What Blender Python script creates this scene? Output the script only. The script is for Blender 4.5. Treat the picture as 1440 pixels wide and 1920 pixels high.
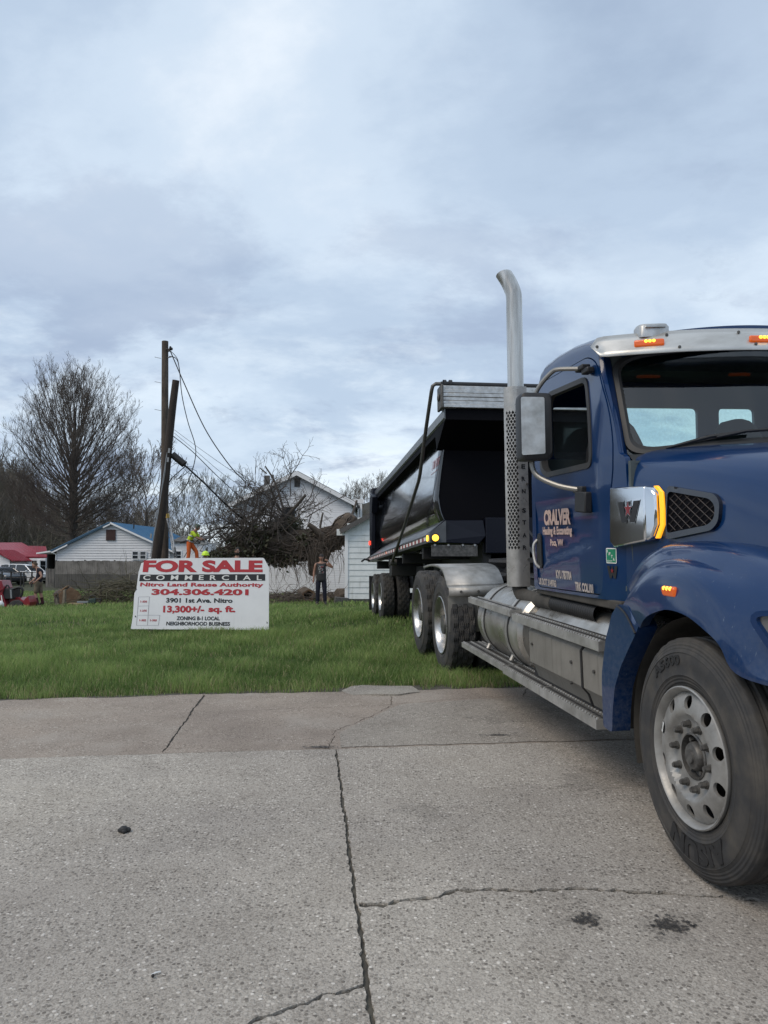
import bpy, bmesh, math, random
import numpy as np
from math import sin, cos, pi, radians
from mathutils import Vector, Matrix, Euler
from mathutils.geometry import delaunay_2d_cdt

scene = bpy.context.scene
COL = scene.collection
for o in list(bpy.data.objects):
    bpy.data.objects.remove(o)
random.seed(7)
RNG = np.random.default_rng(7)

# ------------------------------------------------------------------ camera
cam_d = bpy.data.cameras.new("camera")
cam = bpy.data.objects.new("camera", cam_d)
COL.objects.link(cam)
scene.camera = cam
cam_d.sensor_fit = 'HORIZONTAL'
cam_d.sensor_width = 36.0
cam_d.lens = 36.0
cam_d.clip_start = 0.05
cam_d.clip_end = 4000
CAM_Z, PITCH = 1.38, math.atan(87 / 1440.0)
cam.location = (0, 0, CAM_Z)
cam.rotation_euler = (pi / 2 + PITCH, 0, 0)

# ------------------------------------------------------------------ world: overcast sky
world = bpy.data.worlds.new("World")
scene.world = world
world.use_nodes = True
SUN_EL, SUN_AZ = radians(48), radians(-125)      # soft sun behind the cloud, behind the camera to the left


def build_world():
    nt = world.node_tree
    N, L = nt.nodes, nt.links
    N.clear()
    out = N.new('ShaderNodeOutputWorld')
    bg = N.new('ShaderNodeBackground')
    L.new(bg.outputs[0], out.inputs[0])
    bg.inputs[1].default_value = 1.20
    sky = N.new('ShaderNodeTexSky')
    sky.sky_type = 'NISHITA'
    sky.sun_disc = False
    sky.sun_elevation = SUN_EL
    sky.sun_rotation = SUN_AZ
    sk = N.new('ShaderNodeVectorMath'); sk.operation = 'SCALE'
    L.new(sky.outputs[0], sk.inputs[0]); sk.inputs[3].default_value = 0.10
    tc = N.new('ShaderNodeTexCoord')
    sep = N.new('ShaderNodeSeparateXYZ')
    L.new(tc.outputs['Generated'], sep.inputs[0])

    def math_(op, a, b=None, c=None, clamp=False):
        m = N.new('ShaderNodeMath'); m.operation = op; m.use_clamp = clamp
        for i, v in enumerate((a, b, c)):
            if v is None: continue
            if isinstance(v, (int, float)): m.inputs[i].default_value = v
            else: L.new(v, m.inputs[i])
        return m.outputs[0]
    zc = math_('MAXIMUM', sep.outputs[2], 0.0)
    zd = math_('ADD', zc, 0.28)
    px = math_('DIVIDE', sep.outputs[0], zd)
    py = math_('DIVIDE', sep.outputs[1], zd)
    comb = N.new('ShaderNodeCombineXYZ')
    L.new(px, comb.inputs[0]); L.new(py, comb.inputs[1])

    def noise(scale, detail, rough, dist=0.0, off=(0, 0, 0), sc=(1, 1, 1), rot=0.0):
        mp = N.new('ShaderNodeMapping')
        mp.inputs[1].default_value = off
        mp.inputs[2].default_value = (0, 0, rot)
        mp.inputs[3].default_value = sc
        L.new(comb.outputs[0], mp.inputs[0])
        n = N.new('ShaderNodeTexNoise')
        n.inputs['Scale'].default_value = scale
        n.inputs['Detail'].default_value = detail
        n.inputs['Roughness'].default_value = rough
        n.inputs['Distortion'].default_value = dist
        L.new(mp.outputs[0], n.inputs['Vector'])
        return n.outputs['Fac']

    def ramp(fac, pts, ease=False):
        r = N.new('ShaderNodeValToRGB')
        r.color_ramp.interpolation = 'EASE' if ease else 'LINEAR'
        el = r.color_ramp.elements
        while len(el) < len(pts): el.new(0.5)
        for e, (p, c) in zip(el, pts):
            e.position = p; e.color = (c[0], c[1], c[2], 1)
        L.new(fac, r.inputs[0])
        return r.outputs[0]

    def mix(f, a, b, mode='MIX'):
        m = N.new('ShaderNodeMix'); m.data_type = 'RGBA'; m.blend_type = mode
        if isinstance(f, (int, float)): m.inputs[0].default_value = f
        else: L.new(f, m.inputs[0])
        for s, v in ((6, a), (7, b)):
            if isinstance(v, tuple): m.inputs[s].default_value = (*v, 1)
            else: L.new(v, m.inputs[s])
        return m.outputs[2]
    # broad veils of cloud
    big = noise(1.0, 11, 0.58, 0.15, (3.1, 0.4, 0), (1.0, 1.25, 1), 0.5)
    veil = ramp(big, [(0.30, (0.320, 0.405, 0.53)), (0.46, (0.425, 0.52, 0.645)), (0.58, (0.54, 0.635, 0.745)), (0.72, (0.72, 0.78, 0.845))], True)
    # darker, ragged strata
    strat = noise(1.7, 11, 0.62, 0.2, (7.7, 2.3, 0), (0.85, 1.15, 1), 0.2)
    sm = ramp(strat, [(0.48, (0, 0, 0)), (0.60, (1, 1, 1))], True)
    low = math_('SUBTRACT', 1.0, math_('MULTIPLY', zc, 1.9), clamp=True)
    f = math_('MULTIPLY', sm, math_('MULTIPLY_ADD', low, 0.85, 0.15))
    c1 = mix(f, veil, (0.27, 0.33, 0.46))
    # bright gaps close to the horizon
    gap = noise(2.1, 11, 0.62, 0.2, (1.2, 9.1, 0), (0.85, 1.1, 1), -0.15)
    gm = ramp(gap, [(0.48, (0, 0, 0)), (0.62, (1, 1, 1))], True)
    low2 = math_('SUBTRACT', 1.0, math_('MULTIPLY', zc, 2.3), clamp=True)
    c2 = mix(math_('MULTIPLY', gm, math_('MULTIPLY', low2, 0.9)), c1, (0.75, 0.83, 0.89))
    # small torn scud
    scud = noise(5.0, 6, 0.65, 0.3, (0.3, 4.2, 0), (1, 1, 1), 0.0)
    patch = noise(0.9, 2, 0.5, 0.0, (5.5, 1.0, 0))
    sc = math_('MULTIPLY', ramp(scud, [(0.60, (0, 0, 0)), (0.72, (1, 1, 1))]), ramp(patch, [(0.52, (0, 0, 0)), (0.62, (1, 1, 1))]))
    c3 = mix(math_('MULTIPLY', sc, 0.35), c2, (0.27, 0.33, 0.44))
    # the clear sky only shows faintly through the cloud
    c4 = mix(0.90, sk.outputs[0], c3)
    below = math_('LESS_THAN', sep.outputs[2], -0.02)
    c5 = mix(below, c4, (0.10, 0.105, 0.10))
    L.new(c5, bg.inputs[0])


build_world()
sun_d = bpy.data.lights.new("sun", 'SUN')
sun_d.energy = 1.5
sun_d.angle = radians(32)
sun_d.color = (1.0, 0.86, 0.70)
sun = bpy.data.objects.new("sun", sun_d)
COL.objects.link(sun)
sun.rotation_euler = (pi / 2 - SUN_EL, 0, SUN_AZ + pi)
sun.location = (0, 0, 60)
sun_dir = Vector((sin(SUN_AZ) * cos(SUN_EL), cos(SUN_AZ) * cos(SUN_EL), sin(SUN_EL)))
sun.rotation_euler = sun_dir.to_track_quat('Z', 'Y').to_euler()

scene.view_settings.view_transform = 'Standard'
scene.view_settings.look = 'None'
scene.view_settings.exposure = 0.12
scene.view_settings.gamma = 1.0
scene.cycles.max_bounces = 6
scene.cycles.transparent_max_bounces = 10

# ================================================================== helpers
def at(px, py, d):
    """world point at depth d for a measured direction (photo pixels of 1440 x 1920)"""
    a, b = (px - 720) / 1440.0, (960 - py) / 1440.0
    fy, fz = cos(PITCH) - b * sin(PITCH), sin(PITCH) + b * cos(PITCH)
    return Vector((a / fy * d, d, CAM_Z + fz / fy * d))


class MB:
    def __init__(s):
        s.v, s.f, s.m = [], [], []

    def add(s, vs, fs, mat=0):
        b = len(s.v)
        s.v += [tuple(v) for v in vs]
        for f in fs:
            s.f.append([i + b for i in f]); s.m.append(mat)
        return s

    def box(s, c, d, rot=None, mat=0, taper=None):
        hx, hy, hz = d[0] / 2, d[1] / 2, d[2] / 2
        P = [Vector((x, y, z)) for z in (-hz, hz) for x, y in ((-hx, -hy), (hx, -hy), (hx, hy), (-hx, hy))]
        if taper:
            for p in P[4:]:
                p.x *= taper[0]; p.y *= taper[1]
        if rot is not None:
            R = rot if isinstance(rot, Matrix) else Euler(rot).to_matrix()
            P = [R @ p for p in P]
        C = Vector(c)
        return s.add([p + C for p in P], [(3, 2, 1, 0), (4, 5, 6, 7), (0, 1, 5, 4), (1, 2, 6, 5), (2, 3, 7, 6), (3, 0, 4, 7)], mat)

    def bx(s, x0, x1, y0, y1, z0, z1, mat=0):
        return s.box(((x0 + x1) / 2, (y0 + y1) / 2, (z0 + z1) / 2), (abs(x1 - x0), abs(y1 - y0), abs(z1 - z0)), mat=mat)

    def loft(s, rings, close=True, cap=True, mat=0):
        n = len(rings[0])
        vs = [p for r in rings for p in r]
        fs = []
        for i in range(len(rings) - 1):
            for j in range(n if close else n - 1):
                k = (j + 1) % n
                fs.append((i * n + j, i * n + k, (i + 1) * n + k, (i + 1) * n + j))
        if close and cap:
            fs.append(tuple(range(n))[::-1])
            fs.append(tuple(range((len(rings) - 1) * n, len(rings) * n)))
        return s.add(vs, fs, mat)

    def tube(s, path, r, n=10, cap=True, mat=0):
        P = [Vector(p) for p in path]
        rr = r if isinstance(r, (list, tuple)) else [r] * len(P)
        T = []
        for i in range(len(P)):
            a, b = P[max(i - 1, 0)], P[min(i + 1, len(P) - 1)]
            T.append((b - a).normalized())
        up = Vector((0, 0, 1)) if abs(T[0].z) < 0.9 else Vector((1, 0, 0))
        u = T[0].cross(up).normalized()
        rings = []
        for p, t, q in zip(P, T, rr):
            u = (u - t * u.dot(t)).normalized()
            w = t.cross(u)
            rings.append([p + (u * cos(2 * pi * k / n) + w * sin(2 * pi * k / n)) * q for k in range(n)])
        return s.loft(rings, True, cap, mat)

    def cyl(s, a, b, r, r2=None, n=16, mat=0):
        return s.tube([a, b], [r, r if r2 is None else r2], n, True, mat)

    def lathe(s, prof, n=48, axis='X', c=(0, 0, 0), closed=False, mat=0):
        """prof: (radius, position along axis)"""
        C = Vector(c)
        rings = []
        for (r, h) in prof:
            ring = []
            for k in range(n):
                a = 2 * pi * k / n
                if axis == 'X': p = Vector((h, r * cos(a), r * sin(a)))
                elif axis == 'Y': p = Vector((r * cos(a), h, r * sin(a)))
                else: p = Vector((r * cos(a), r * sin(a), h))
                ring.append(p + C)
            rings.append(ring)
        if closed: rings.append(rings[0])
        return s.loft(rings, True, False, mat)

    def prism(s, poly, fn, d0, d1, mat=0):
        n = len(poly)
        vs = [fn(a, b, d0) for a, b in poly] + [fn(a, b, d1) for a, b in poly]
        fs = [tuple(range(n))[::-1], tuple(range(n, 2 * n))]
        fs += [(i, (i + 1) % n, n + (i + 1) % n, n + i) for i in range(n)]
        return s.add(vs, fs, mat)

    def sphere(s, c, r, n=12, m=8, sc=(1, 1, 1), mat=0):
        C = Vector(c)
        rings = []
        for i in range(m + 1):
            t = pi * i / m
            q = max(sin(t), 1e-3)
            rings.append([C + Vector((r * sc[0] * q * cos(2 * pi * k / n), r * sc[1] * q * sin(2 * pi * k / n), -r * sc[2] * cos(t))) for k in range(n)])
        return s.loft(rings, True, True, mat)

    def build(s, name, mats, parent=None, smooth=35, bevel=0.0, seg=2):
        me = bpy.data.meshes.new(name)
        me.from_pydata(s.v, [], s.f)
        if not isinstance(mats, (list, tuple)): mats = [mats]
        for m in mats: me.materials.append(m)
        if len(mats) > 1: me.polygons.foreach_set('material_index', s.m)
        bm = bmesh.new(); bm.from_mesh(me)
        bmesh.ops.recalc_face_normals(bm, faces=bm.faces)
        bm.to_mesh(me); bm.free()
        if smooth:
            me.polygons.foreach_set('use_smooth', [True] * len(me.polygons))
            me.set_sharp_from_angle(angle=radians(smooth))
        o = bpy.data.objects.new(name, me)
        COL.objects.link(o)
        if parent is not None: o.parent = parent
        if bevel:
            b = o.modifiers.new('bevel', 'BEVEL'); b.width = bevel; b.segments = seg
            b.limit_method = 'ANGLE'; b.angle_limit = radians(40); b.harden_normals = False
        return o


def fast_mesh(name, V, F3, mats, parent=None, col=None, smooth=False, midx=None):
    """numpy verts and equal-length faces"""
    me = bpy.data.meshes.new(name)
    V = np.asarray(V, np.float32); F3 = np.asarray(F3, np.int32)
    k = F3.shape[1]
    me.vertices.add(len(V)); me.vertices.foreach_set('co', V.ravel())
    me.loops.add(F3.size); me.loops.foreach_set('vertex_index', F3.ravel())
    me.polygons.add(len(F3))
    me.polygons.foreach_set('loop_start', np.arange(0, F3.size, k, dtype=np.int32))
    if smooth: me.polygons.foreach_set('use_smooth', np.ones(len(F3), bool))
    for m in (mats if isinstance(mats, (list, tuple)) else [mats]): me.materials.append(m)
    if midx is not None: me.polygons.foreach_set('material_index', np.asarray(midx, np.int32))
    me.update(calc_edges=True)
    if col is not None:
        a = me.color_attributes.new('Col', 'FLOAT_COLOR', 'POINT')
        a.data.foreach_set('color', np.asarray(col, np.float32).ravel())
    me.validate()
    o = bpy.data.objects.new(name, me); COL.objects.link(o)
    if parent is not None: o.parent = parent
    return o


def tag(o, label=None, cat=None, group=None, kind=None):
    if label: o['label'] = label
    if cat: o['category'] = cat
    if group: o['group'] = group
    if kind: o['kind'] = kind
    return o


def empty(name, loc=(0, 0, 0), mat=None, label=None, cat=None, group=None, rz=0):
    o = bpy.data.objects.new(name, None)
    o.empty_display_size = 0.2
    COL.objects.link(o)
    if mat is not None: o.matrix_world = mat
    else:
        o.location = loc; o.rotation_euler = (0, 0, rz)
    return tag(o, label, cat, group)


def copy_tree(o, parent=None):
    c = o.copy(); COL.objects.link(c)
    if parent is not None: c.parent = parent
    for ch in [x for x in bpy.data.objects if x.parent == o]:
        copy_tree(ch, c)
    return c


def inside(poly, P):
    """vectorised point in polygon"""
    poly = np.asarray(poly, float); x, y = P[:, 0], P[:, 1]
    r = np.zeros(len(P), bool)
    n = len(poly)
    for i in range(n):
        x1, y1 = poly[i]; x2, y2 = poly[(i + 1) % n]
        if y1 == y2: continue
        c = ((y1 > y) != (y2 > y)) & (x < (x2 - x1) * (y - y1) / (y2 - y1) + x1)
        r ^= c
    return r


def seg_loop(poly, step):
    out = []
    n = len(poly)
    for i in range(n):
        a, b = Vector(poly[i]), Vector(poly[(i + 1) % n])
        k = max(1, int(round((b - a).length / step)))
        for j in range(k): out.append(tuple(a.lerp(b, j / k)))
    return out


def rnd_poly(poly, r, n=4):
    """round the corners of a polygon; r number or list"""
    out = []
    N = len(poly)
    for i in range(N):
        p, a, b = Vector(poly[i]), Vector(poly[i - 1]), Vector(poly[(i + 1) % N])
        q = r[i] if isinstance(r, (list, tuple)) else r
        da, db = (a - p), (b - p)
        q = min(q, da.length * 0.45, db.length * 0.45)
        if q < 1e-4: out.append(tuple(p)); continue
        s, e = p + da.normalized() * q, p + db.normalized() * q
        for k in range(n + 1):
            t = k / n
            out.append(tuple(s * (1 - t) ** 2 + p * 2 * t * (1 - t) + e * t ** 2))
    return out


def circle(c, r, n=16, ph=0.0):
    return [(c[0] + r * cos(2 * pi * k / n + ph), c[1] + r * sin(2 * pi * k / n + ph)) for k in range(n)]


def panel(mb, outer, holes, fn, grid=0.08, thick=0.0, mat=0, step=None, seed=1):
    """sheet with holes: outline in (a, b) mapped by fn(a, b, depth); thick adds a back and edges"""
    loops = [seg_loop(outer, step or grid)] + [seg_loop(h, step or grid) for h in holes]
    pts, edges = [], []
    for lp in loops:
        b = len(pts); n = len(lp)
        pts += lp; edges += [(b + i, b + (i + 1) % n) for i in range(n)]
    ob = np.array(outer)
    x0, y0 = ob.min(0); x1, y1 = ob.max(0)
    gx, gy = np.meshgrid(np.arange(x0 + grid / 2, x1, grid), np.arange(y0 + grid / 2, y1, grid))
    G = np.stack([gx.ravel(), gy.ravel()], 1)
    if len(G):
        ok = inside(outer, G)
        for h in holes: ok &= ~inside(h, G)
        G = G[ok]
        B = np.array(pts)
        if len(G):
            d = np.min(np.linalg.norm(G[:, None, :] - B[None, :, :], axis=2), axis=1)
            G = G[d > grid * 0.35]
        pts += [tuple(p) for p in G]
    r = delaunay_2d_cdt([Vector(p) for p in pts], edges, [], 0, 1e-6)
    V2, F = r[0], r[2]
    cen = np.array([np.mean([tuple(V2[i]) for i in f], axis=0) for f in F])
    ok = inside(outer, cen)
    for h in holes: ok &= ~inside(h, cen)
    F = [list(f) for f, k in zip(F, ok) if k]
    vs = [fn(p[0], p[1], 0.0) for p in V2]
    fs = list(F)
    if thick:
        n = len(V2)
        vs += [fn(p[0], p[1], thick) for p in V2]
        fs += [[i + n for i in f[::-1]] for f in F]
        cnt = {}
        for f in F:
            for i in range(len(f)):
                e = (f[i], f[(i + 1) % len(f)])
                k = (min(e), max(e))
                cnt.setdefault(k, []).append(e)
        for k, es in cnt.items():
            if len(es) == 1:
                a, b = es[0]
                fs.append([b, a, a + n, b + n])
    mb.add(vs, fs, mat)
    return mb


def spl(P, n, closed=False):
    """Catmull-Rom resample to n points"""
    P = [Vector(p) for p in P]
    m = len(P)
    out = []
    segs = m if closed else m - 1
    for i in range(n):
        t = i / n * segs if closed else i / (n - 1) * segs
        k = min(int(t), segs - 1); u = t - k
        def g(j):
            return P[j % m] if closed else P[max(0, min(m - 1, j))]
        p0, p1, p2, p3 = g(k - 1), g(k), g(k + 1), g(k + 2)
        out.append(0.5 * ((2 * p1) + (p2 - p0) * u + (2 * p0 - 5 * p1 + 4 * p2 - p3) * u * u + (3 * p1 - p0 - 3 * p2 + p3) * u ** 3))
    return out


_TXT = {}
def text2d(body, bold=0.0, res=3, spacing=1.0):
    """2-D triangles of a line of text, normalised to cap height 1, left/bottom at 0"""
    key = (body, bold, res, spacing)
    if key in _TXT: return _TXT[key]
    cu = bpy.data.curves.new('tmp', 'FONT')
    cu.body = body; cu.size = 1.0; cu.offset = bold; cu.resolution_u = res; cu.space_character = spacing
    o = bpy.data.objects.new('tmp', cu); COL.objects.link(o)
    dg = bpy.context.evaluated_depsgraph_get(); dg.update()
    me = bpy.data.meshes.new_from_object(o.evaluated_get(dg))
    V = np.array([v.co[:2] for v in me.vertices]) if len(me.vertices) else np.zeros((1, 2))
    F = [list(p.vertices) for p in me.polygons]
    bpy.data.objects.remove(o); bpy.data.curves.remove(cu); bpy.data.meshes.remove(me)
    V = V - V.min(0)
    ext = V.max(0)
    _TXT[key] = (V, F, ext)
    return _TXT[key]


def letter(mb, body, fn, x0, y0, w, h, bold=0.012, d=0.0, thick=0.0, mat=0, res=3, spacing=1.0):
    """text stretched to the box (x0, y0, w, h); fn(a, b, depth)"""
    V, F, ext = text2d(body, bold, res, spacing)
    S = np.array([w / ext[0], h / ext[1]])
    P = V * S + np.array([x0, y0])
    if thick:
        n = len(P)
        vs = [fn(p[0], p[1], d) for p in P] + [fn(p[0], p[1], d + thick) for p in P]
        fs = list(F)
        cnt = {}
        for f in F:
            for i in range(len(f)):
                e = (f[i], f[(i + 1) % len(f)]); cnt.setdefault((min(e), max(e)), []).append(e)
        for k, es in cnt.items():
            if len(es) == 1:
                a, b = es[0]; fs.append([b, a, a + n, b + n])
        mb.add(vs, fs, mat)
    else:
        mb.add([fn(p[0], p[1], d) for p in P], F, mat)
    return mb


# ================================================================== materials
def pm(name, color, rough=0.5, metal=0.0, coat=0.0, spec=0.5, var=None, bump=None, dust=None, rough_var=None, emit=None, estr=0.0, streak=None):
    """principled material.  var=(scale, colour2, lo, hi): noise between two colours
    bump=(scale, strength, distance)  dust=(colour, z0, z1, scale, amount)"""
    m = bpy.data.materials.new(name); m.use_nodes = True
    nt = m.node_tree; N, L = nt.nodes, nt.links
    b = N['Principled BSDF']
    b.inputs['Base Color'].default_value = (*color, 1)
    b.inputs['Roughness'].default_value = rough
    b.inputs['Metallic'].default_value = metal
    b.inputs['Coat Weight'].default_value = coat
    b.inputs['Coat Roughness'].default_value = 0.06
    b.inputs['Specular IOR Level'].default_value = spec
    if emit:
        b.inputs['Emission Color'].default_value = (*emit, 1); b.inputs['Emission Strength'].default_value = estr
    tc = N.new('ShaderNodeTexCoord')
    src = None

    def noise(scale, detail=6, rough_=0.6, sc=None):
        n = N.new('ShaderNodeTexNoise'); n.inputs['Scale'].default_value = scale
        n.inputs['Detail'].default_value = detail; n.inputs['Roughness'].default_value = rough_
        if sc:
            mp = N.new('ShaderNodeMapping'); mp.inputs[3].default_value = sc
            L.new(tc.outputs['Object'], mp.inputs[0]); L.new(mp.outputs[0], n.inputs['Vector'])
        else: L.new(tc.outputs['Object'], n.inputs['Vector'])
        return n.outputs['Fac']

    def mapr(v, a, b_, lo=0.0, hi=1.0):
        r = N.new('ShaderNodeMapRange'); L.new(v, r.inputs[0])
        r.inputs[1].default_value = a; r.inputs[2].default_value = b_; r.inputs[3].default_value = lo; r.inputs[4].default_value = hi
        return r.outputs[0]

    def mix(f, a, c):
        x = N.new('ShaderNodeMix'); x.data_type = 'RGBA'
        L.new(f, x.inputs[0])
        for s, v in ((6, a), (7, c)):
            if isinstance(v, tuple): x.inputs[s].default_value = (*v, 1)
            else: L.new(v, x.inputs[s])
        return x.outputs[2]
    colr = color
    if var:
        colr = mix(mapr(noise(var[0]), var[2], var[3]), colr, var[1])
    if streak:   # (scale vec, colour, lo, hi)
        colr = mix(mapr(noise(1.0, 5, 0.6, streak[0]), streak[2], streak[3]), colr, streak[1])
    if dust:
        sp = N.new('ShaderNodeSeparateXYZ'); L.new(tc.outputs['Object'], sp.inputs[0])
        hgt = mapr(sp.outputs[2], dust[1], dust[2], 1.0, 0.0)
        nz = mapr(noise(dust[3], 9, 0.7), 0.38, 0.72)
        mu = N.new('ShaderNodeMath'); mu.operation = 'MULTIPLY'; L.new(hgt, mu.inputs[0]); L.new(nz, mu.inputs[1])
        m2 = N.new('ShaderNodeMath'); m2.operation = 'MULTIPLY'; L.new(mu.outputs[0], m2.inputs[0]); m2.inputs[1].default_value = dust[4]
        colr = mix(m2.outputs[0], colr, dust[0])
        rr = N.new('ShaderNodeMath'); rr.operation = 'MULTIPLY_ADD'; L.new(m2.outputs[0], rr.inputs[0]); rr.inputs[1].default_value = 0.7; rr.inputs[2].default_value = rough
        rr.use_clamp = True
        L.new(rr.outputs[0], b.inputs['Roughness'])
        if coat:
            cw = N.new('ShaderNodeMath'); cw.operation = 'MULTIPLY_ADD'; L.new(m2.outputs[0], cw.inputs[0]); cw.inputs[1].default_value = -coat; cw.inputs[2].default_value = coat
            cw.use_clamp = True
            L.new(cw.outputs[0], b.inputs['Coat Weight'])
    if not isinstance(colr, tuple): L.new(colr, b.inputs['Base Color'])
    if rough_var and not dust:
        L.new(mapr(noise(rough_var[0], 7), 0.35, 0.7, rough_var[1], rough_var[2]), b.inputs['Roughness'])
    if bump:
        bp = N.new('ShaderNodeBump'); bp.inputs['Strength'].default_value = bump[1]; bp.inputs['Distance'].default_value = bump[2]
        L.new(noise(bump[0], 5), bp.inputs['Height']); L.new(bp.outputs[0], b.inputs['Normal'])
    return m


M = {}
M['blue'] = pm('blue_paint', (0.0008, 0.023, 0.092), 0.28, 0.0, 0.65, spec=0.25, var=(3.0, (0.0012, 0.026, 0.102), 0.3, 0.7), dust=((0.12, 0.14, 0.17), 0.3, 1.75, 7.0, 0.12))
M['blue_dusty'] = pm('scuffed_blue_paint', (0.0008, 0.023, 0.092), 0.32, 0.0, 0.6, spec=0.25, streak=((70, 70, 16), (0.09, 0.13, 0.20), 0.66, 0.74), dust=((0.26, 0.27, 0.28), 0.45, 1.25, 40.0, 0.30))
M['chrome'] = pm('chrome', (0.75, 0.76, 0.78), 0.06, 1.0)
M['steel'] = pm('stainless_steel', (0.52, 0.51, 0.49), 0.36, 0.5, var=(9, (0.34, 0.33, 0.31), 0.35, 0.7), rough_var=(14, 0.25, 0.5), bump=(40, 0.05, 0.01))
M['steel_dusty'] = pm('dusty_steel', (0.42, 0.415, 0.40), 0.44, 0.4, var=(6, (0.22, 0.215, 0.20), 0.35, 0.7), rough_var=(10, 0.35, 0.65), bump=(30, 0.05, 0.01))
M['alu'] = pm('aluminium', (0.62, 0.62, 0.61), 0.34, 0.85, var=(12, (0.38, 0.375, 0.36), 0.35, 0.7), rough_var=(20, 0.3, 0.55))
M['alu_tank'] = pm('tank_aluminium', (0.50, 0.485, 0.455), 0.34, 0.75, var=(3.5, (0.27, 0.255, 0.225), 0.35, 0.72), rough_var=(6, 0.24, 0.52), streak=((18, 3, 1.2), (0.27, 0.25, 0.22), 0.5, 0.75))
M['cover'] = pm('grey_cover', (0.225, 0.213, 0.19), 0.6, 0.0, var=(5, (0.16, 0.15, 0.132), 0.35, 0.75), streak=((25, 25, 2.0), (0.125, 0.115, 0.10), 0.54, 0.75))
M['black'] = pm('black_plastic', (0.013, 0.013, 0.015), 0.5, 0, var=(20, (0.022, 0.022, 0.023), 0.3, 0.7))
M['gasket'] = pm('rubber_gasket', (0.03, 0.03, 0.03), 0.55, bump=(60, 0.1, 0.01))
M['chassis'] = pm('chassis_black', (0.014, 0.014, 0.015), 0.6, 0, var=(5, (0.03, 0.028, 0.026), 0.4, 0.8))
M['rubber'] = pm('tyre_rubber', (0.040, 0.040, 0.041), 0.75, 0, var=(7, (0.085, 0.077, 0.066), 0.42, 0.75), bump=(70, 0.12, 0.01), spec=0.35)
def add_rings(m):
    nt = m.node_tree; N, L = nt.nodes, nt.links; b = N['Principled BSDF']
    tc = N.new('ShaderNodeTexCoord'); sp = N.new('ShaderNodeSeparateXYZ'); L.new(tc.outputs['Object'], sp.inputs[0])
    cb = N.new('ShaderNodeCombineXYZ'); L.new(sp.outputs[1], cb.inputs[0]); L.new(sp.outputs[2], cb.inputs[1])
    ln = N.new('ShaderNodeVectorMath'); ln.operation = 'LENGTH'; L.new(cb.outputs[0], ln.inputs[0])
    w = N.new('ShaderNodeMath'); w.operation = 'MULTIPLY'; L.new(ln.outputs['Value'], w.inputs[0]); w.inputs[1].default_value = 420
    sn = N.new('ShaderNodeMath'); sn.operation = 'SINE'; L.new(w.outputs[0], sn.inputs[0])
    # rings only near the bead and the shoulder
    r1 = N.new('ShaderNodeMapRange'); L.new(ln.outputs['Value'], r1.inputs[0]); r1.inputs[1].default_value = 0.345; r1.inputs[2].default_value = 0.335; r1.inputs[3].default_value = 0; r1.inputs[4].default_value = 1
    r2 = N.new('ShaderNodeMapRange'); L.new(ln.outputs['Value'], r2.inputs[0]); r2.inputs[1].default_value = 0.455; r2.inputs[2].default_value = 0.465; r2.inputs[3].default_value = 0; r2.inputs[4].default_value = 1
    ad = N.new('ShaderNodeMath'); ad.operation = 'ADD'; L.new(r1.outputs[0], ad.inputs[0]); L.new(r2.outputs[0], ad.inputs[1])
    mu = N.new('ShaderNodeMath'); mu.operation = 'MULTIPLY'; L.new(sn.outputs[0], mu.inputs[0]); L.new(ad.outputs[0], mu.inputs[1])
    bp = N.new('ShaderNodeBump'); bp.inputs['Strength'].default_value = 0.5; bp.inputs['Distance'].default_value = 0.003
    L.new(mu.outputs[0], bp.inputs['Height'])
    old = b.inputs['Normal'].links[0].from_socket if b.inputs['Normal'].links else None
    if old: L.new(old, bp.inputs['Normal'])
    L.new(bp.outputs[0], b.inputs['Normal'])
add_rings(M['rubber'])
M['rubber_text'] = pm('tyre_lettering', (0.016, 0.016, 0.017), 0.6)
M['liner'] = pm('dusty_liner', (0.075, 0.068, 0.058), 0.85, 0, var=(5, (0.03, 0.028, 0.025), 0.35, 0.7))
M['interior'] = pm('cab_interior', (0.070, 0.088, 0.092), 0.7)
M['seat'] = pm('seat_fabric', (0.008, 0.008, 0.009), 0.8)
M['trim'] = pm('dash_trim', (0.03, 0.033, 0.036), 0.6)
M['amber'] = pm('amber_lens', (0.55, 0.085, 0.006), 0.22, 0, 0.6, emit=(1.0, 0.16, 0.005), estr=0.22)
M['amber_lit'] = pm('amber_led', (1.0, 0.45, 0.02), 0.3, emit=(1.0, 0.50, 0.05), estr=2.6)
M['amber_strip'] = pm('amber_strip', (1.0, 0.40, 0.02), 0.3, emit=(1.0, 0.40, 0.012), estr=0.95)
M['red_lit'] = pm('red_led', (0.8, 0.03, 0.02), 0.3, emit=(1.0, 0.06, 0.03), estr=1.6)
M['white'] = pm('white_marking', (0.78, 0.78, 0.76), 0.5)
M['decal'] = pm('faded_decal', (0.58, 0.40, 0.33), 0.6, var=(40, (0.42, 0.32, 0.28), 0.35, 0.7))
M['decal_grey'] = pm('grey_decal', (0.52, 0.45, 0.41), 0.6, var=(40, (0.36, 0.32, 0.29), 0.35, 0.7))
M['green_decal'] = pm('green_sticker', (0.01, 0.20, 0.10), 0.4)
M['logo_red'] = pm('logo_red', (0.22, 0.015, 0.02), 0.4)
M['reflector_red'] = pm('reflector_red', (0.30, 0.07, 0.07), 0.4)
M['bed'] = pm('trailer_black', (0.010, 0.011, 0.014), 0.10, 0, 0.9, spec=0.8, rough_var=(3, 0.07, 0.22), bump=(1.6, 0.10, 0.05))
M['bed_flat'] = pm('trailer_front', (0.002, 0.002, 0.004), 0.7, spec=0.12)
M['navy'] = pm('trailer_navy', (0.003, 0.004, 0.011), 0.4, 0, 0.0, spec=0.3)
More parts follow.
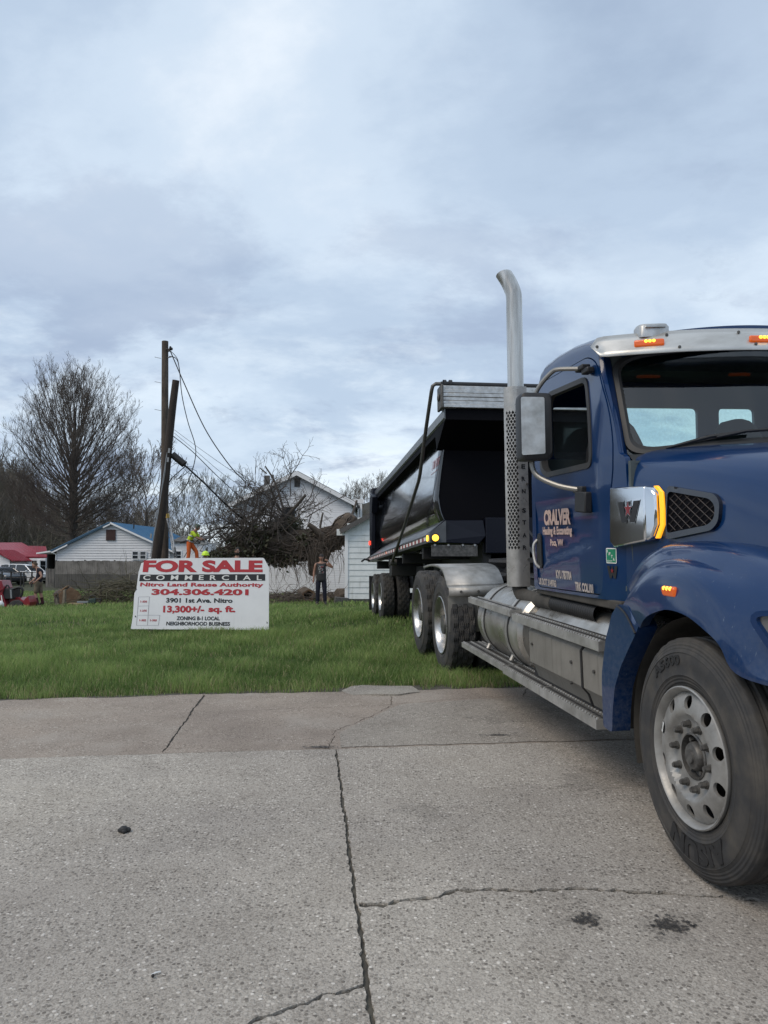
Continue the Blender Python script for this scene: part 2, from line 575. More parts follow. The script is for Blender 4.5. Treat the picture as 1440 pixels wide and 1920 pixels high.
M['rail_grey'] = pm('trailer_rail', (0.15, 0.16, 0.17), 0.32, 0.4, var=(4, (0.10, 0.105, 0.11), 0.35, 0.7))
M['red_faded'] = pm('faded_red', (0.28, 0.035, 0.035), 0.4)


def glass(name, tint, refl=0.06, rough=0.0, haze=None):
    m = bpy.data.materials.new(name); m.use_nodes = True
    nt = m.node_tree; N, L = nt.nodes, nt.links
    N.clear()
    out = N.new('ShaderNodeOutputMaterial')
    tr = N.new('ShaderNodeBsdfTransparent'); tr.inputs[0].default_value = (*tint, 1)
    gl = N.new('ShaderNodeBsdfGlossy'); gl.inputs['Roughness'].default_value = rough
    fr = N.new('ShaderNodeFresnel'); fr.inputs[0].default_value = 1.45 if haze else 1.85
    mx = N.new('ShaderNodeMixShader')
    src = tr.outputs[0]
    if haze:
        df = N.new('ShaderNodeBsdfDiffuse'); df.inputs[0].default_value = (*haze[0], 1)
        m2 = N.new('ShaderNodeMixShader')
        nz = N.new('ShaderNodeTexNoise'); nz.inputs['Scale'].default_value = 45; nz.inputs['Detail'].default_value = 5
        tc = N.new('ShaderNodeTexCoord'); L.new(tc.outputs['Object'], nz.inputs['Vector'])
        mr = N.new('ShaderNodeMapRange'); L.new(nz.outputs['Fac'], mr.inputs[0])
        mr.inputs[1].default_value = 0.3; mr.inputs[2].default_value = 0.8
        mr.inputs[3].default_value = haze[1] * 0.6; mr.inputs[4].default_value = haze[1] * 1.5
        L.new(mr.outputs[0], m2.inputs[0]); L.new(src, m2.inputs[1]); L.new(df.outputs[0], m2.inputs[2])
        src = m2.outputs[0]
    L.new(fr.outputs[0], mx.inputs[0]); L.new(src, mx.inputs[1]); L.new(gl.outputs[0], mx.inputs[2])
    L.new(mx.outputs[0], out.inputs[0])
    return m


M['windshield'] = glass('windshield_glass', (0.72, 0.96, 0.93))
M['rear_glass'] = glass('rear_glass', (0.86, 0.92, 0.92), haze=((0.55, 0.62, 0.64), 0.16))
M['glass_dark'] = pm('house_window_glass', (0.015, 0.02, 0.025), 0.05, spec=0.8)
M['wire'] = pm('grille_wire', (0.055, 0.045, 0.040), 0.45, 0.3)
M['navy_gloss'] = pm('dark_frame', (0.006, 0.007, 0.014), 0.18, 0, 0.6)
M['steel_shiny'] = pm('polished_stack', (0.58, 0.57, 0.545), 0.26, 0.85, streak=((22, 22, 1.6), (0.36, 0.345, 0.32), 0.42, 0.68))
M['visor'] = pm('visor_metal', (0.60, 0.595, 0.57), 0.38, 0.7, streak=((2.5, 8, 8), (0.44, 0.43, 0.405), 0.42, 0.70))
M['arm'] = pm('arm_tube', (0.12, 0.118, 0.112), 0.45, 0.5, var=(8, (0.16, 0.15, 0.14), 0.4, 0.7))
M['lens'] = pm('headlamp_lens', (0.16, 0.165, 0.17), 0.12, 0.3, 0.6)

# ================================================================== wheels
def make_tyre(drive):
    """tyre around the X axis, outer face at x = 0, width toward +x"""
    n = 132 if drive else 120
    W = 0.275
    half = [(0.292, 0.030), (0.300, 0.012), (0.325, 0.004), (0.345, 0.001), (0.349, -0.003), (0.353, 0.0), (0.395, -0.005), (0.43, -0.004), (0.450, 0.0),
            (0.453, -0.003), (0.457, 0.002), (0.480, 0.008), (0.500, 0.014), (0.512, 0.020)]
    tread_x = np.linspace(0.028, W - 0.028, 23 if not drive else 25)
    prof = [(r, x) for r, x in half] + [(0.526 - 0.004 * abs(2 * (x / W) - 1) ** 3, x) for x in tread_x] + [(r, W - x) for r, x in half[::-1]]
    if not drive: prof = [(r if r < .40 else .40 + (r - .40) * .89, x) for r, x in prof]
    prof.append((0.285, W * 0.6)); prof.append((0.285, W * 0.4))
    h0 = len(half)
    rings = []
    for i, (r, x) in enumerate(prof):
        ring = []
        ti = i - h0
        for k in range(n):
            rr = r
            if 0 <= ti < len(tread_x):
                u = ti / (len(tread_x) - 1)
                if drive:
                    g = ti % 6
                    row = ti // 6
                    if g == 0 and 0 < ti < len(tread_x) - 1: rr -= 0.014
                    elif (k + row * 3 + (ti % 2)) % 6 < 2: rr -= 0.014
                else:
                    if ti in (4, 5, 9, 13, 17, 18): rr -= 0.012
                    elif (ti == 0 or ti == len(tread_x) - 1) and k % 3 == 0: rr -= 0.004
            elif drive and (ti in (-1, len(tread_x)) or ti in (-2, len(tread_x) + 1)):
                if (k // 2) % 2 == 0: rr -= 0.008
            a = 2 * pi * k / n
            ring.append(Vector((x, rr * cos(a), rr * sin(a))))
        rings.append(ring)
    rings.append(rings[0])
    mb = MB(); mb.loft(rings, True, False)
    return mb


def wrap_text(mb, body, r0, r1, a_mid, arc, x, flip=False, bold=0.03):
    """raised lettering on the sidewall, seen from -x; a_mid from the top, clockwise as seen from -x"""
    V, F, ext = text2d(body, bold, 3)
    vs = []
    for dz in (x, x - 0.004):
        for p in V:
            t, h = p[0] / ext[0] - 0.5, p[1] / ext[1]
            a = a_mid + (t * arc if not flip else -t * arc)
            r = r0 + (r1 - r0) * (h if not flip else 1 - h)
            # seen from -x: the camera's right is +y
            vs.append(Vector((dz, -r * sin(a), r * cos(a))))
    n = len(V); fs = [[i + n for i in f] for f in F]
    cnt = {}
    for f in F:
        for i in range(len(f)):
            e = (f[i], f[(i + 1) % len(f)]); cnt.setdefault((min(e), max(e)), []).append(e)
    for k, es in cnt.items():
        if len(es) == 1:
            a, b = es[0]; fs.append([b, a, a + n, b + n])
    mb.add(vs, fs)


def steer_wheel(parent, c, side):
    """front wheel assembly; side -1: outer face looks to -x"""
    w = bpy.data.objects.new('front_wheel', None); COL.objects.link(w); w.parent = parent; w.location = c
    w.empty_display_size = 0.1
    if side > 0: w.rotation_euler = (0, 0, pi)
    w.scale = (1, 0.955, 0.955)
    make_tyre(False).build('tyre', M['rubber'], w, smooth=50).scale = (1, 1.025, 1.025)
    for args in (('A5600', 0.402, 0.448, radians(-24), 0.62, -0.005, False, 0.03), ('AISUN', 0.362, 0.448, radians(180 - 10), 1.15, -0.004, False, 0.045)):
        tx = MB(); wrap_text(tx, *args); tx.build('sidewall_lettering', M['rubber_text'], w, smooth=0)
    rim = MB()
    rim.lathe([(0.272, 0.16), (0.280, 0.06), (0.298, 0.022), (0.309, 0.006), (0.3085, -0.004), (0.303, -0.008), (0.296, -0.003), (0.288, 0.014), (0.281, 0.030)], 72, 'X')

    def disc_x(r):
        P = [(0.281, 0.024), (0.274, 0.020), (0.262, 0.010), (0.245, 0.003), (0.215, -0.004), (0.195, -0.007), (0.183, -0.003), (0.172, 0.014), (0.163, 0.022), (0.10, 0.024), (0.0, 0.024)]
        for (r1, x1), (r2, x2) in zip(P[:-1], P[1:]):
            if r2 <= r <= r1: return x2 + (x1 - x2) * (r - r2) / (r1 - r2)
        return 0.03
    holes = [circle((0.240 * cos(2 * pi * (k + 0.5) / 10), 0.240 * sin(2 * pi * (k + 0.5) / 10)), 0.0300, 16) for k in range(10)] + [circle((0, 0), 0.103, 28)]
    panel(rim, circle((0, 0), 0.281, 72), holes, lambda a, b, d: Vector((disc_x(math.hypot(a, b)) + d, a, b)), 0.016, 0.014, step=0.012)
    rim.build('rim', M['steel_wheel'], w, smooth=40)
    # dark inside of the wheel behind the hand holes
    bk = MB(); bk.lathe([(0.275, 0.10), (0.10, 0.09), (0.10, 0.05)], 32, 'X')
    bk.build('brake_drum', M['chassis'], w)
    hub = MB()
    hub.lathe([(0.104, 0.045), (0.102, 0.020), (0.095, 0.016), (0.090, 0.05), (0.066, 0.052), (0.062, 0.022), (0.054, 0.012), (0.032, 0.008), (0.030, -0.002), (0.0, -0.003)], 32, 'X')
    for k in range(6):
        a = 2 * pi * k / 6; hub.cyl((0.055, 0.077 * cos(a), 0.077 * sin(a)), (0.028, 0.077 * cos(a), 0.074 * sin(a)), 0.010, n=6)
    hub.build('hub', M['hub'], w)
    for k in range(10):
        a = 2 * pi * k / 10 + 0.1
        nb = MB()
        c0 = Vector((0, 0.140 * cos(a), 0.140 * sin(a)))
        nb.cyl(c0 + Vector((0.024, 0, 0)), c0 + Vector((0.014, 0, 0)), 0.0190, 0.0180, 14)
        nb.cyl(c0 + Vector((0.014, 0, 0)), c0 + Vector((-0.006, 0, 0)), 0.0150, 0.0142, 6)
        nb.cyl(c0 + Vector((-0.006, 0, 0)), c0 + Vector((-0.012, 0, 0)), 0.0105, n=10)
        nb.build('lug_nut', M['hub'], w)
    if side < 0:
        st = MB()
        ang = radians(-72)
        ctr = Vector((disc_x(0.252) - 0.0025, -0.252 * sin(ang), 0.252 * cos(ang)))
        def sf(a, b, d):
            return Vector((disc_x(min(0.28, math.hypot(ctr.y + a, ctr.z + b))) - 0.003 + d, ctr.y + a, ctr.z + b))
        panel(st, [(0.026, 0.026), (-0.026, 0.020), (-0.012, -0.028), (0.014, -0.022)], [], sf, 0.012)
        letter(st, 'A', sf, -0.008, -0.012, 0.018, 0.028, 0.03, d=-0.001, mat=1)
        st.build('wheel_sticker', [M['white'], M['black']], w, smooth=0)
    return w


def dual_wheel(name, parent, c, side, mesh_cache={}):
    w = bpy.data.objects.new(name, None); COL.objects.link(w); w.parent = parent; w.location = c
    w.empty_display_size = 0.1
    if side > 0: w.rotation_euler = (0, 0, pi)
    for k in range(2):
        key = ('t',)
        if key not in mesh_cache:
            o = make_tyre(True).build('tyre', M['rubber'], w, smooth=40); mesh_cache[key] = o.data
        else:
            o = bpy.data.objects.new('tyre', mesh_cache[key]); COL.objects.link(o); o.parent = w
        o.location = (0.33 * k, 0, 0); o.rotation_euler = (0.3 * k + c[1], 0, 0)
    key = ('r',)
    if key not in mesh_cache:
        rm = MB()
        rm.lathe([(0.285, 0.27), (0.272, 0.20), (0.272, 0.06), (0.297, 0.024), (0.309, 0.008), (0.3085, -0.003), (0.302, -0.007), (0.294, 0.0), (0.283, 0.018),
                  (0.268, 0.05), (0.262, 0.13), (0.255, 0.155), (0.20, 0.165), (0.17, 0.168), (0.12, 0.165)], 56, 'X')
        o = rm.build('rim', M['polished'], w, smooth=45); mesh_cache[key] = o.data
        hb = MB()
        hb.lathe([(0.125, 0.17), (0.118, 0.12), (0.105, 0.04), (0.098, 0.02), (0.05, 0.015), (0.0, 0.014)], 28, 'X')
        for q in range(10):
            a = 2 * pi * q / 10
            hb.cyl((0.165, 0.150 * cos(a), 0.150 * sin(a)), (0.125, 0.150 * cos(a), 0.150 * sin(a)), 0.016, n=6)
        o = hb.build('hub', M['hub'], w); mesh_cache[('h',)] = o.data
    else:
        for q, nm in (('r', 'rim'), ('h', 'hub')):
            o = bpy.data.objects.new(nm, mesh_cache[(q,)]); COL.objects.link(o); o.parent = w
    return w


M['steel_wheel'] = pm('wheel_alloy', (0.36, 0.355, 0.34), 0.5, 0.5, var=(9, (0.22, 0.213, 0.20), 0.38, 0.72), rough_var=(14, 0.42, 0.66), bump=(50, 0.06, 0.01))
M['polished'] = pm('polished_rim', (0.60, 0.595, 0.58), 0.25, 0.9, var=(6, (0.34, 0.32, 0.30), 0.38, 0.72), rough_var=(8, 0.2, 0.5))
M['hub'] = pm('hub_metal', (0.085, 0.082, 0.078), 0.55, 0.5, var=(30, (0.17, 0.165, 0.155), 0.4, 0.7))

# ================================================================== tractor unit
TRAC = Matrix.Translation((2.510, 3.491, 0.021)) @ Matrix.Rotation(math.atan(0.137), 4, 'Z') @ Matrix.Rotation(radians(1.55), 4, 'X') @ Matrix.Rotation(radians(-1.0), 4, 'Y')
T = empty('semi_truck', mat=TRAC, label='blue day cab semi truck with tall chrome stack in the right foreground', cat='truck')


def cabx(z):
    return 1.02 - max(0.0, z - 1.95) * 0.10 - max(0.0, 1.3 - z) * 0.03


def side_fn(s, off=0.0):
    return lambda a, b, d: Vector((s * (cabx(b) - max(0.0, 1.33 - a) * 0.20 + off - d), a, b))


door_out = rnd_poly([(2.475, 1.105), (1.335, 1.125), (1.27, 1.5), (1.165, 1.94), (1.26, 2.26), (1.45, 2.555), (1.60, 2.625), (2.40, 2.63), (2.475, 2.57)], [0.05, 0.05, .2, .25, .3, .1, .1, .06, .06])
win_in = rnd_poly([(1.425, 1.925), (1.50, 2.22), (1.60, 2.475), (2.30, 2.50), (2.345, 2.30), (2.33, 1.99), (2.22, 1.925)], [0.05, .3, .06, .06, .2, .10, .08])


def grow(poly, k):
    """offset a closed polygon outward by k"""
    n = len(poly); area = sum(poly[i][0] * poly[(i + 1) % n][1] - poly[(i + 1) % n][0] * poly[i][1] for i in range(n))
    sg = 1 if area > 0 else -1
    out = []
    for i in range(n):
        a, p, b = Vector(poly[i - 1]), Vector(poly[i]), Vector(poly[(i + 1) % n])
        d1, d2 = (p - a), (b - p)
        if d1.length < 1e-7: d1 = d2
        if d2.length < 1e-7: d2 = d1
        nn = Vector((d1.normalized().y + d2.normalized().y, -(d1.normalized().x + d2.normalized().x))) * sg
        if nn.length < 1e-6: nn = Vector((d1.y, -d1.x)) * sg
        out.append(tuple(p + nn.normalized() * k))
    return out


cab_out = rnd_poly([(2.56, 1.08), (1.06, 1.10), (1.05, 1.55), (1.07, 1.93), (1.13, 1.955), (1.20, 2.16), (1.40, 2.52), (1.46, 2.665), (2.50, 2.70), (2.56, 2.62)], [0.04, .03, .02, .06, .02, .2, .1, .03, .05, .05])
cab = MB()
for s in (-1, 1):
    panel(cab, cab_out, [grow(door_out, 0.007)], side_fn(s), 0.10, 0.03)
# roof: lofted across
ys = [1.30, 1.36, 1.46, 1.62, 1.9, 2.2, 2.45, 2.53, 2.56]
zr = [2.60, 2.665, 2.70, 2.735, 2.765, 2.775, 2.765, 2.74, 2.68]
rings = []
for y, zt in zip(ys, zr):
    half = [(cabx(2.64) - 0.002, min(2.66, zt - 0.03)), (0.935, zt - 0.02), (0.88, zt + 0.018), (0.75, zt + 0.028), (0.5, zt + 0.034), (0.25, zt + 0.036), (0, zt + 0.036)]
    bow = 0.16 if y < 1.5 else 0.0
    full = [(-x, z) for x, z in half] + [(x, z) for x, z in half[-2::-1]]
    full = spl([(x, z, 0) for x, z in full], 41)
    rings.append([Vector((p.x, y - bow * (1 - (p.x / 0.95) ** 2) * max(0, (1.5 - y) / 0.2), p.y)) for p in full])
cab.loft(rings, False, False)
# rear wall with three windows
rw = [rnd_poly([(-.33, 2.06), (.32, 2.06), (.32, 2.46), (-.33, 2.46)], 0.04), rnd_poly([(.50, 2.06), (.80, 2.06), (.80, 2.46), (.50, 2.46)], 0.04), rnd_poly([(-.86, 2.06), (-.54, 2.06), (-.54, 2.46), (-.86, 2.46)], 0.04)]
panel(cab, [(-0.99, 1.08), (0.99, 1.08), (0.99, 1.95), (0.93, 2.68), (0.6, 2.80), (-0.6, 2.80), (-0.93, 2.68), (-0.99, 1.95)], rw, lambda a, b, d: Vector((a, 2.545 - d, b)), 0.15, 0.03)


def ws(u, v, d=0.0):
    """windscreen surface, u -1..1, v 0..1"""
    q = 1 - u * u
    return Vector((u * (0.905 - 0.03 * v), 1.17 + 0.26 * v - 0.24 * q + d, 1.945 + 0.625 * v + 0.055 * q))


# pillars, cowl and header: strips from the cab side to the screen edge
for s in (-1, 1):
    P = [(1.05, 1.55), (1.07, 1.90), (1.13, 1.955), (1.20, 2.16), (1.30, 2.36), (1.40, 2.52), (1.46, 2.665)]
    A = spl([(s * (cabx(z) - max(0.0, 1.33 - y) * 0.20), y, z) for y, z in P[1:]], 16)
    B = spl([ws(s * 1.0, v) for v in (-0.06, 0.0, 0.3, 0.6, 0.85, 1.0)], 16)
    mid = [(a + b) * 0.5 + Vector((s * 0.022, -0.028, 0)) for a, b in zip(A, B)]
    cab.loft([A, mid, B], False, False)
hd = [[ws(u, 1.0) for u in np.linspace(-1, 1, 33)], [ws(u, 1.0) + Vector((0, -0.01, 0.05)) for u in np.linspace(-1, 1, 33)], [ws(u, 1.0) + Vector((0, 0.01, 0.12)) for u in np.linspace(-1, 1, 33)]]
cab.loft(hd, False, False)
cw = [[ws(u, 0.0) for u in np.linspace(-1, 1, 33)], [ws(u, -0.05) + Vector((0, -0.05, 0)) for u in np.linspace(-1, 1, 33)], [Vector((u * 0.95, 1.0 - 0.1 * (1 - u * u), 1.88 + 0.09 * (1 - u * u))) for u in np.linspace(-1, 1, 33)]]
cab.loft(cw, False, False)
cab_o = cab.build('cab', M['blue'], T, smooth=38)

# door with a window hole, both sides; the near door carries lettering
ridge = [(2.42, 1.11), (2.40, 1.20), (2.33, 1.27), (2.2, 1.30), (1.95, 1.345), (1.62, 1.40)]


def door_relief(a, b):
    """pressed panel step in the lower door"""
    zr_ = np.interp(a, [1.3, 1.62, 1.95, 2.2, 2.33, 2.40, 2.47], [1.46, 1.40, 1.345, 1.30, 1.27, 1.20, 1.05])
    t = max(0.0, min(1.0, (zr_ - b) / 0.03 + 0.5))
    f = max(0.0, min(1.0, (a - 1.35) / 0.3))
    return 0.016 * t * f


doors = []
for s in (-1, 1):
    d = MB()
    fn = side_fn(s, 0.004)
    panel(d, door_out, [grow(win_in, 0.018)], lambda a, b, q: fn(a, b, q) + Vector((-s * (0.016 - door_relief(a, b)) * 0.9, 0, 0)) * (1 if b < 1.6 else max(0, 1 - (b - 1.6) / 0.15)), 0.035, 0.04)
    do = d.build('door', M['blue'], T, smooth=30)
    doors.append(do)
    g = MB()
    a_, b_ = grow(win_in, 0.028), grow(win_in, -0.008)
    f2 = side_fn(s, 0.012)
    panel(g, seg_loop(a_, 0.05), [seg_loop(b_, 0.05)], f2, 0.3, 0.05, step=0.05)
    g.build('window_seal', M['gasket'], do)
    h = MB()
    hy, hz = 2.405, 1.365
    rec = rnd_poly([(hy - .05, hz - .13), (hy + .045, hz - .11), (hy + .055, hz + .08), (hy + .02, hz + .14), (hy - .035, hz + .12)], 0.035)
    panel(h, rec, [], side_fn(s, 0.006), 0.05, 0.01, mat=0)
    path = [(s * 1.022, hy + .045, hz + .085), (s * 1.048, hy + .05, hz + .05), (s * 1.052, hy + .045, hz - .02), (s * 1.046, hy + .02, hz - .09), (s * 1.022, hy + .0, hz - .12)]
    h.tube(spl(path, 14), 0.011, 8, mat=1)
    h.build('handle', [M['black'], M['steel']], do)

# pane of the far door
fg = MB(); panel(fg, win_in, [], side_fn(1, -0.012), 0.1); fg.build('window_pane', M['rear_glass'], doors[1])

# lettering on the near door
def dfn(a, b, d):
    # a runs to the right in the picture (towards the front of the truck)
    y = 2.40 - a
    return Vector((-(cabx(b) + 0.0065 + d), y, b))


for nm, body, x, z, w, h, bold, mt in (('name_lettering', 'CRALVER', 0.115, 1.553, 0.51, 0.112, 0.055, 'decal'), ('trade_lettering', 'Hauling & Excavating', 0.085, 1.470, 0.56, 0.074, 0.045, 'decal'), ('town_lettering', 'Poca, WV', 0.235, 1.400, 0.25, 0.056, 0.045, 'decal'),
        ('permit_lettering', 'KYU 787704', 0.33, 1.183, 0.285, 0.060, 0.045, 'decal_grey'), ('number_lettering', 'US DOT 3149763', -0.035, 1.118, 0.36, 0.052, 0.040, 'decal_grey'), ('number_lettering', 'TRK COL101', 0.67, 1.122, 0.29, 0.058, 0.045, 'decal_grey')):
    dl = MB(); letter(dl, body, dfn, x, z, w, h, bold); dl.build(nm, M[mt], doors[0], smooth=0)

# fuel tax sticker and small emblem on the cowl, beside the door
st = MB()
def cfn(a, b, d): return Vector((-(cabx(b) - max(0.0, 0.065 + a) * 0.20 + 0.003 - d), 1.265 - a, b))
panel(st, rnd_poly([(0, 1.315), (0.098, 1.315), (0.098, 1.405), (0, 1.405)], 0.008), [], cfn, 0.05, mat=1)
panel(st, [(0.006, 1.321), (0.092, 1.321), (0.092, 1.399), (0.006, 1.399)], [], lambda a, b, d: cfn(a, b, -0.0015), 0.05, mat=0)
for ch, x, z in (('I', .012, 1.378), ('F', .030, 1.362), ('T', .050, 1.346), ('A', .068, 1.330)):
    letter(st, ch, cfn, x, z, 0.006 if ch == 'I' else 0.016, 0.018, 0.02, d=-0.003, mat=1)
letter(st, '2025 KY', cfn, .012, 1.325, 0.05, 0.009, 0.01, d=-0.003, mat=1)
st.build('fuel_tax_sticker', [M['green_decal'], M['white']], cab_o, smooth=0)


def w_emblem(mb, fn, x0, z0, w, h, m_letter, m_edge, m_star, d=0.0, edge=0.0):
    """a heavy W with a star at its centre"""
    P = [(0, 1), (.26, 1), (.355, .38), (.42, .78), (.42, 1), (.58, 1), (.58, .78), (.645, .38), (.74, 1), (1, 1), (.80, 0), (.60, 0), (.5, .33), (.40, 0), (.20, 0)]
    Q = [(x0 + a * w, z0 + b * h) for a, b in P]
    if edge:
        panel(mb, grow(Q, edge), [], lambda a, b, q: fn(a, b, -d - q), 0.3, mat=m_edge)
    panel(mb, Q, [], lambda a, b, q: fn(a, b, -d - 0.002 - q), 0.3, mat=m_letter)
    S = []
    for k in range(10):
        r = (0.17 if k % 2 == 0 else 0.07) * w
        a = pi / 2 + k * pi / 5
        S.append((x0 + w * .5 + r * cos(a), z0 + h * .62 + r * sin(a)))
    if edge: panel(mb, grow(S, edge * .7), [], lambda a, b, q: fn(a, b, -d - 0.003 - q), 0.3, mat=m_edge)
    panel(mb, S, [], lambda a, b, q: fn(a, b, -d - 0.004 - q), 0.3, mat=m_star)


em = MB()
w_emblem(em, cfn, 0.008, 1.228, 0.098, 0.072, 0, 0, 1)
em.build('small_emblem', [M['black'], M['logo_red']], cab_o, smooth=0)

# windscreen, seal, wiper
g = MB()
us, vs_ = np.linspace(-1, 1, 41), np.linspace(0, 1, 13)
g.loft([[ws(u, v, 0.004) for u in us] for v in vs_], False, False)
g.build('windshield', M['windshield'], T, smooth=80)
fr = MB()
E_ = []
def ws_edge(k):
    """rounded rectangle on the screen surface, inset k"""
    pl = rnd_poly([(-1 + k, k * 1.2), (1 - k, k * 1.2), (1 - k, 1 - k), (-1 + k, 1 - k)], 0.16, 6)
    return seg_loop(pl, 0.06)
eo, ei = ws_edge(-0.012), ws_edge(0.038)
# same number of points on both loops
eo = [tuple(v)[:2] for v in spl([(a, b, 0) for a, b in eo], 120, True)]
ei = [tuple(v)[:2] for v in spl([(a, b, 0) for a, b in ei], 120, True)]
R0 = [ws(a, b, 0.01) for a, b in eo]
R1 = [ws(a, b, -0.022) for a, b in eo]
R2 = [ws(a * .5 + c * .5, b * .5 + e * .5, -0.024) for (a, b), (c, e) in zip(eo, ei)]
R3 = [ws(a, b, -0.004) for a, b in ei]
R4 = [ws(a, b, 0.012) for a, b in ei]
for A_, B_ in ((R0, R1), (R1, R2), (R2, R3), (R3, R4)):
    fr.loft([A_, B_], True, False)
fr.build('windshield_seal', M['gasket'], T, smooth=40)
wp = MB()
p0, p1 = ws(-0.80, 0.02, -0.03), ws(-0.30, 0.115, -0.035)
wp.tube([p0, (p0 + p1) / 2 + Vector((0, -.012, .012)), p1], [0.008, 0.013, 0.008], 6)
wp.tube([p0 + Vector((0, .012, -.004)), p1 + Vector((0, .012, -.004))], 0.006, 5)
wp.tube([ws(-0.05, -0.03, -0.05), ws(-0.15, 0.115, -0.06), ws(-0.35, 0.105, -0.055), ws(-0.52, 0.07, -0.05)], [0.012, 0.012, 0.010, 0.008], 6)
wp.build('wiper', M['black'], T)
for k, p in enumerate(rw):
    rg = MB(); panel(rg, p, [], lambda a, b, d: Vector((a, 2.532, b)), 0.2); rg.build('rear_window', M['rear_glass'], T)

# sun visor with marker lamps
vz = MB()
VT = lambda u: Vector((u * 1.02, 1.46 - 0.34 * (1 - abs(u) ** 2.2) - 0.05, 2.700 - 0.012 * (1 - u * u)))
VB = lambda u: Vector((u * 1.045, 1.36 - 0.36 * (1 - abs(u) ** 2.2) - 0.05, 2.552 - 0.020 * (1 - u * u)))
rows = []
for k in range(5):
    t = k / 4
    row = []
    for u in np.linspace(-1, 1, 61):
        p = VT(u).lerp(VB(u), t)
        # round the outer ends
        e = max(0.0, (abs(u) - 0.94) / 0.06)
        p.z += (0.5 - t) * 0.0 - (p.z - (VT(u).z + VB(u).z) / 2) * (1 - math.sqrt(max(0.0, 1 - min(1, e) ** 2))) * 0.75
        row.append(p)
    rows.append(row)
vz.loft(rows, False, False)
vis = vz.build('sun_visor', M['alu_visor'] if 'alu_visor' in M else M['steel_dusty'], T, smooth=50)
vis.data.materials[0] = M['visor']
sm_ = vis.modifiers.new('thick', 'SOLIDIFY'); sm_.thickness = 0.004
def vis_pt(u, t, off=0.0):
    p = VT(u).lerp(VB(u), t)
    return p + Vector((0, -off, off * 0.3))
for u in (-0.73, -0.135, 0.46, 0.9):
    lb = MB(); c = vis_pt(u, 0.55, 0.008)
    tang = (VB(u + 0.02) - VB(u - 0.02)).normalized()
    rot = Matrix((tang, tang.cross(Vector((0, 0, 1))) * -1, Vector((0, 0, 1)))).transposed()
    lb.box(c, (0.17, 0.022, 0.044), rot)
    lamp = lb.build('marker_lamp', M['amber'], T, bevel=0.012, seg=3)
    lb = MB()
    for q in (-1, 0, 1):
        lb.sphere(c + tang * 0.022 * q + Vector((0, -0.012, 0.010)), 0.012, 10, 6, (1, .5, .8))
    lb.build('led', M['amber_lit'], lamp)
for u, t in ((-0.975, 0.5), (-0.63, 0.2), (-0.59, 0.8), (-0.25, 0.2), (-0.19, 0.75), (0.2, 0.2), (0.6, 0.7)):
    c = vis_pt(u, t, 0.004); sc_ = MB(); sc_.cyl(c, c + Vector((0, -0.006, 0.001)), 0.010, 0.008, 10); sc_.build('screw', M['hub'], vis)
bk = MB()
bk.loft([[Vector((x, y, z)) for x, y in rnd_poly([(-.80 + k, 1.20 + k), (-.60 - k, 1.17 + k), (-.60 - k, 1.30 - k), (-.80 + k, 1.33 - k)], .03)] for z, k in ((2.66, .012), (2.722, .012), (2.740, .022), (2.745, .04))], True, True)
bk.box((-.70, 1.196, 2.722), (.12, .02, .012), (0, 0, -.1))
bk.build('roof_lamp_base', M['alu'], T)

# cab interior
it = MB()
it.bx(-0.97, 0.97, 1.02, 2.5, 1.16, 1.19)                       # floor
it.bx(-0.97, 0.97, 1.0, 1.03, 1.1, 1.9)                          # firewall
it.bx(-0.93, 0.93, 2.475, 2.505, 1.15, 2.055)                    # lower rear wall
it.bx(-0.90, 0.90, 1.45, 2.5, 2.655, 2.68)                       # headliner
it.bx(-0.88, 0.88, 1.40, 1.56, 2.50, 2.66)                       # overhead console
it.build('cab_lining', M['interior'], T)
da = MB()
da.loft([[Vector((u * 0.93, 1.05 + 0.03 * k - (0.2 if k < 2 else 0.12) * (1 - u * u), z)) for u in np.linspace(-1, 1, 21)] for k, z in ((0, 1.90), (2, 1.945), (8, 1.935), (14, 1.88), (15, 1.6))], False, False)
da.build('dashboard', M['trim'], T, smooth=50)
for sx, hd_ in ((-0.48, 1), (0.50, 1)):
    se = MB()
    se.loft([[Vector((sx + x, y, z)) for x, y in rnd_poly([(-.25, 1.72), (.25, 1.72), (.25, 2.22), (-.25, 2.22)], 0.08)] for z in (1.50, 1.56, 1.64)], True, True)
    ba = []
    for z, w, y in ((1.60, .25, 2.13), (1.80, .25, 2.17), (2.00, .235, 2.22), (2.10, .215, 2.25), (2.20, .18, 2.275), (2.27, .15, 2.29), (2.32, .10, 2.30), (2.335, .04, 2.305)):
        ba.append([Vector((sx + x, yy, z)) for x, yy in rnd_poly([(-w, y - .07), (w, y - .07), (w, y + .07), (-w, y + .07)], 0.06)])
    se.loft(ba, True, True)
    se.bx(sx - .18, sx + .18, 1.78, 2.15, 1.19, 1.50)
    se.build('seat', M['seat'], T, smooth=50)
sw = MB()
sw.lathe([(0.215, 0.0), (0.225, 0.012), (0.235, 0), (0.225, -0.012)], 40, 'Z', closed=True)
for a in (0.3, 2.4, 4.4): sw.tube([(0, 0, -0.03), (0.22 * cos(a), 0.22 * sin(a), 0)], 0.014, 6)
sw.cyl((0, 0, -0.03), (0, 0, -0.4), 0.03, n=10)
swo = sw.build('steering_wheel', M['black'], T); swo.location = (0.50, 1.50, 1.98); swo.rotation_euler = (radians(-38), 0, 0)

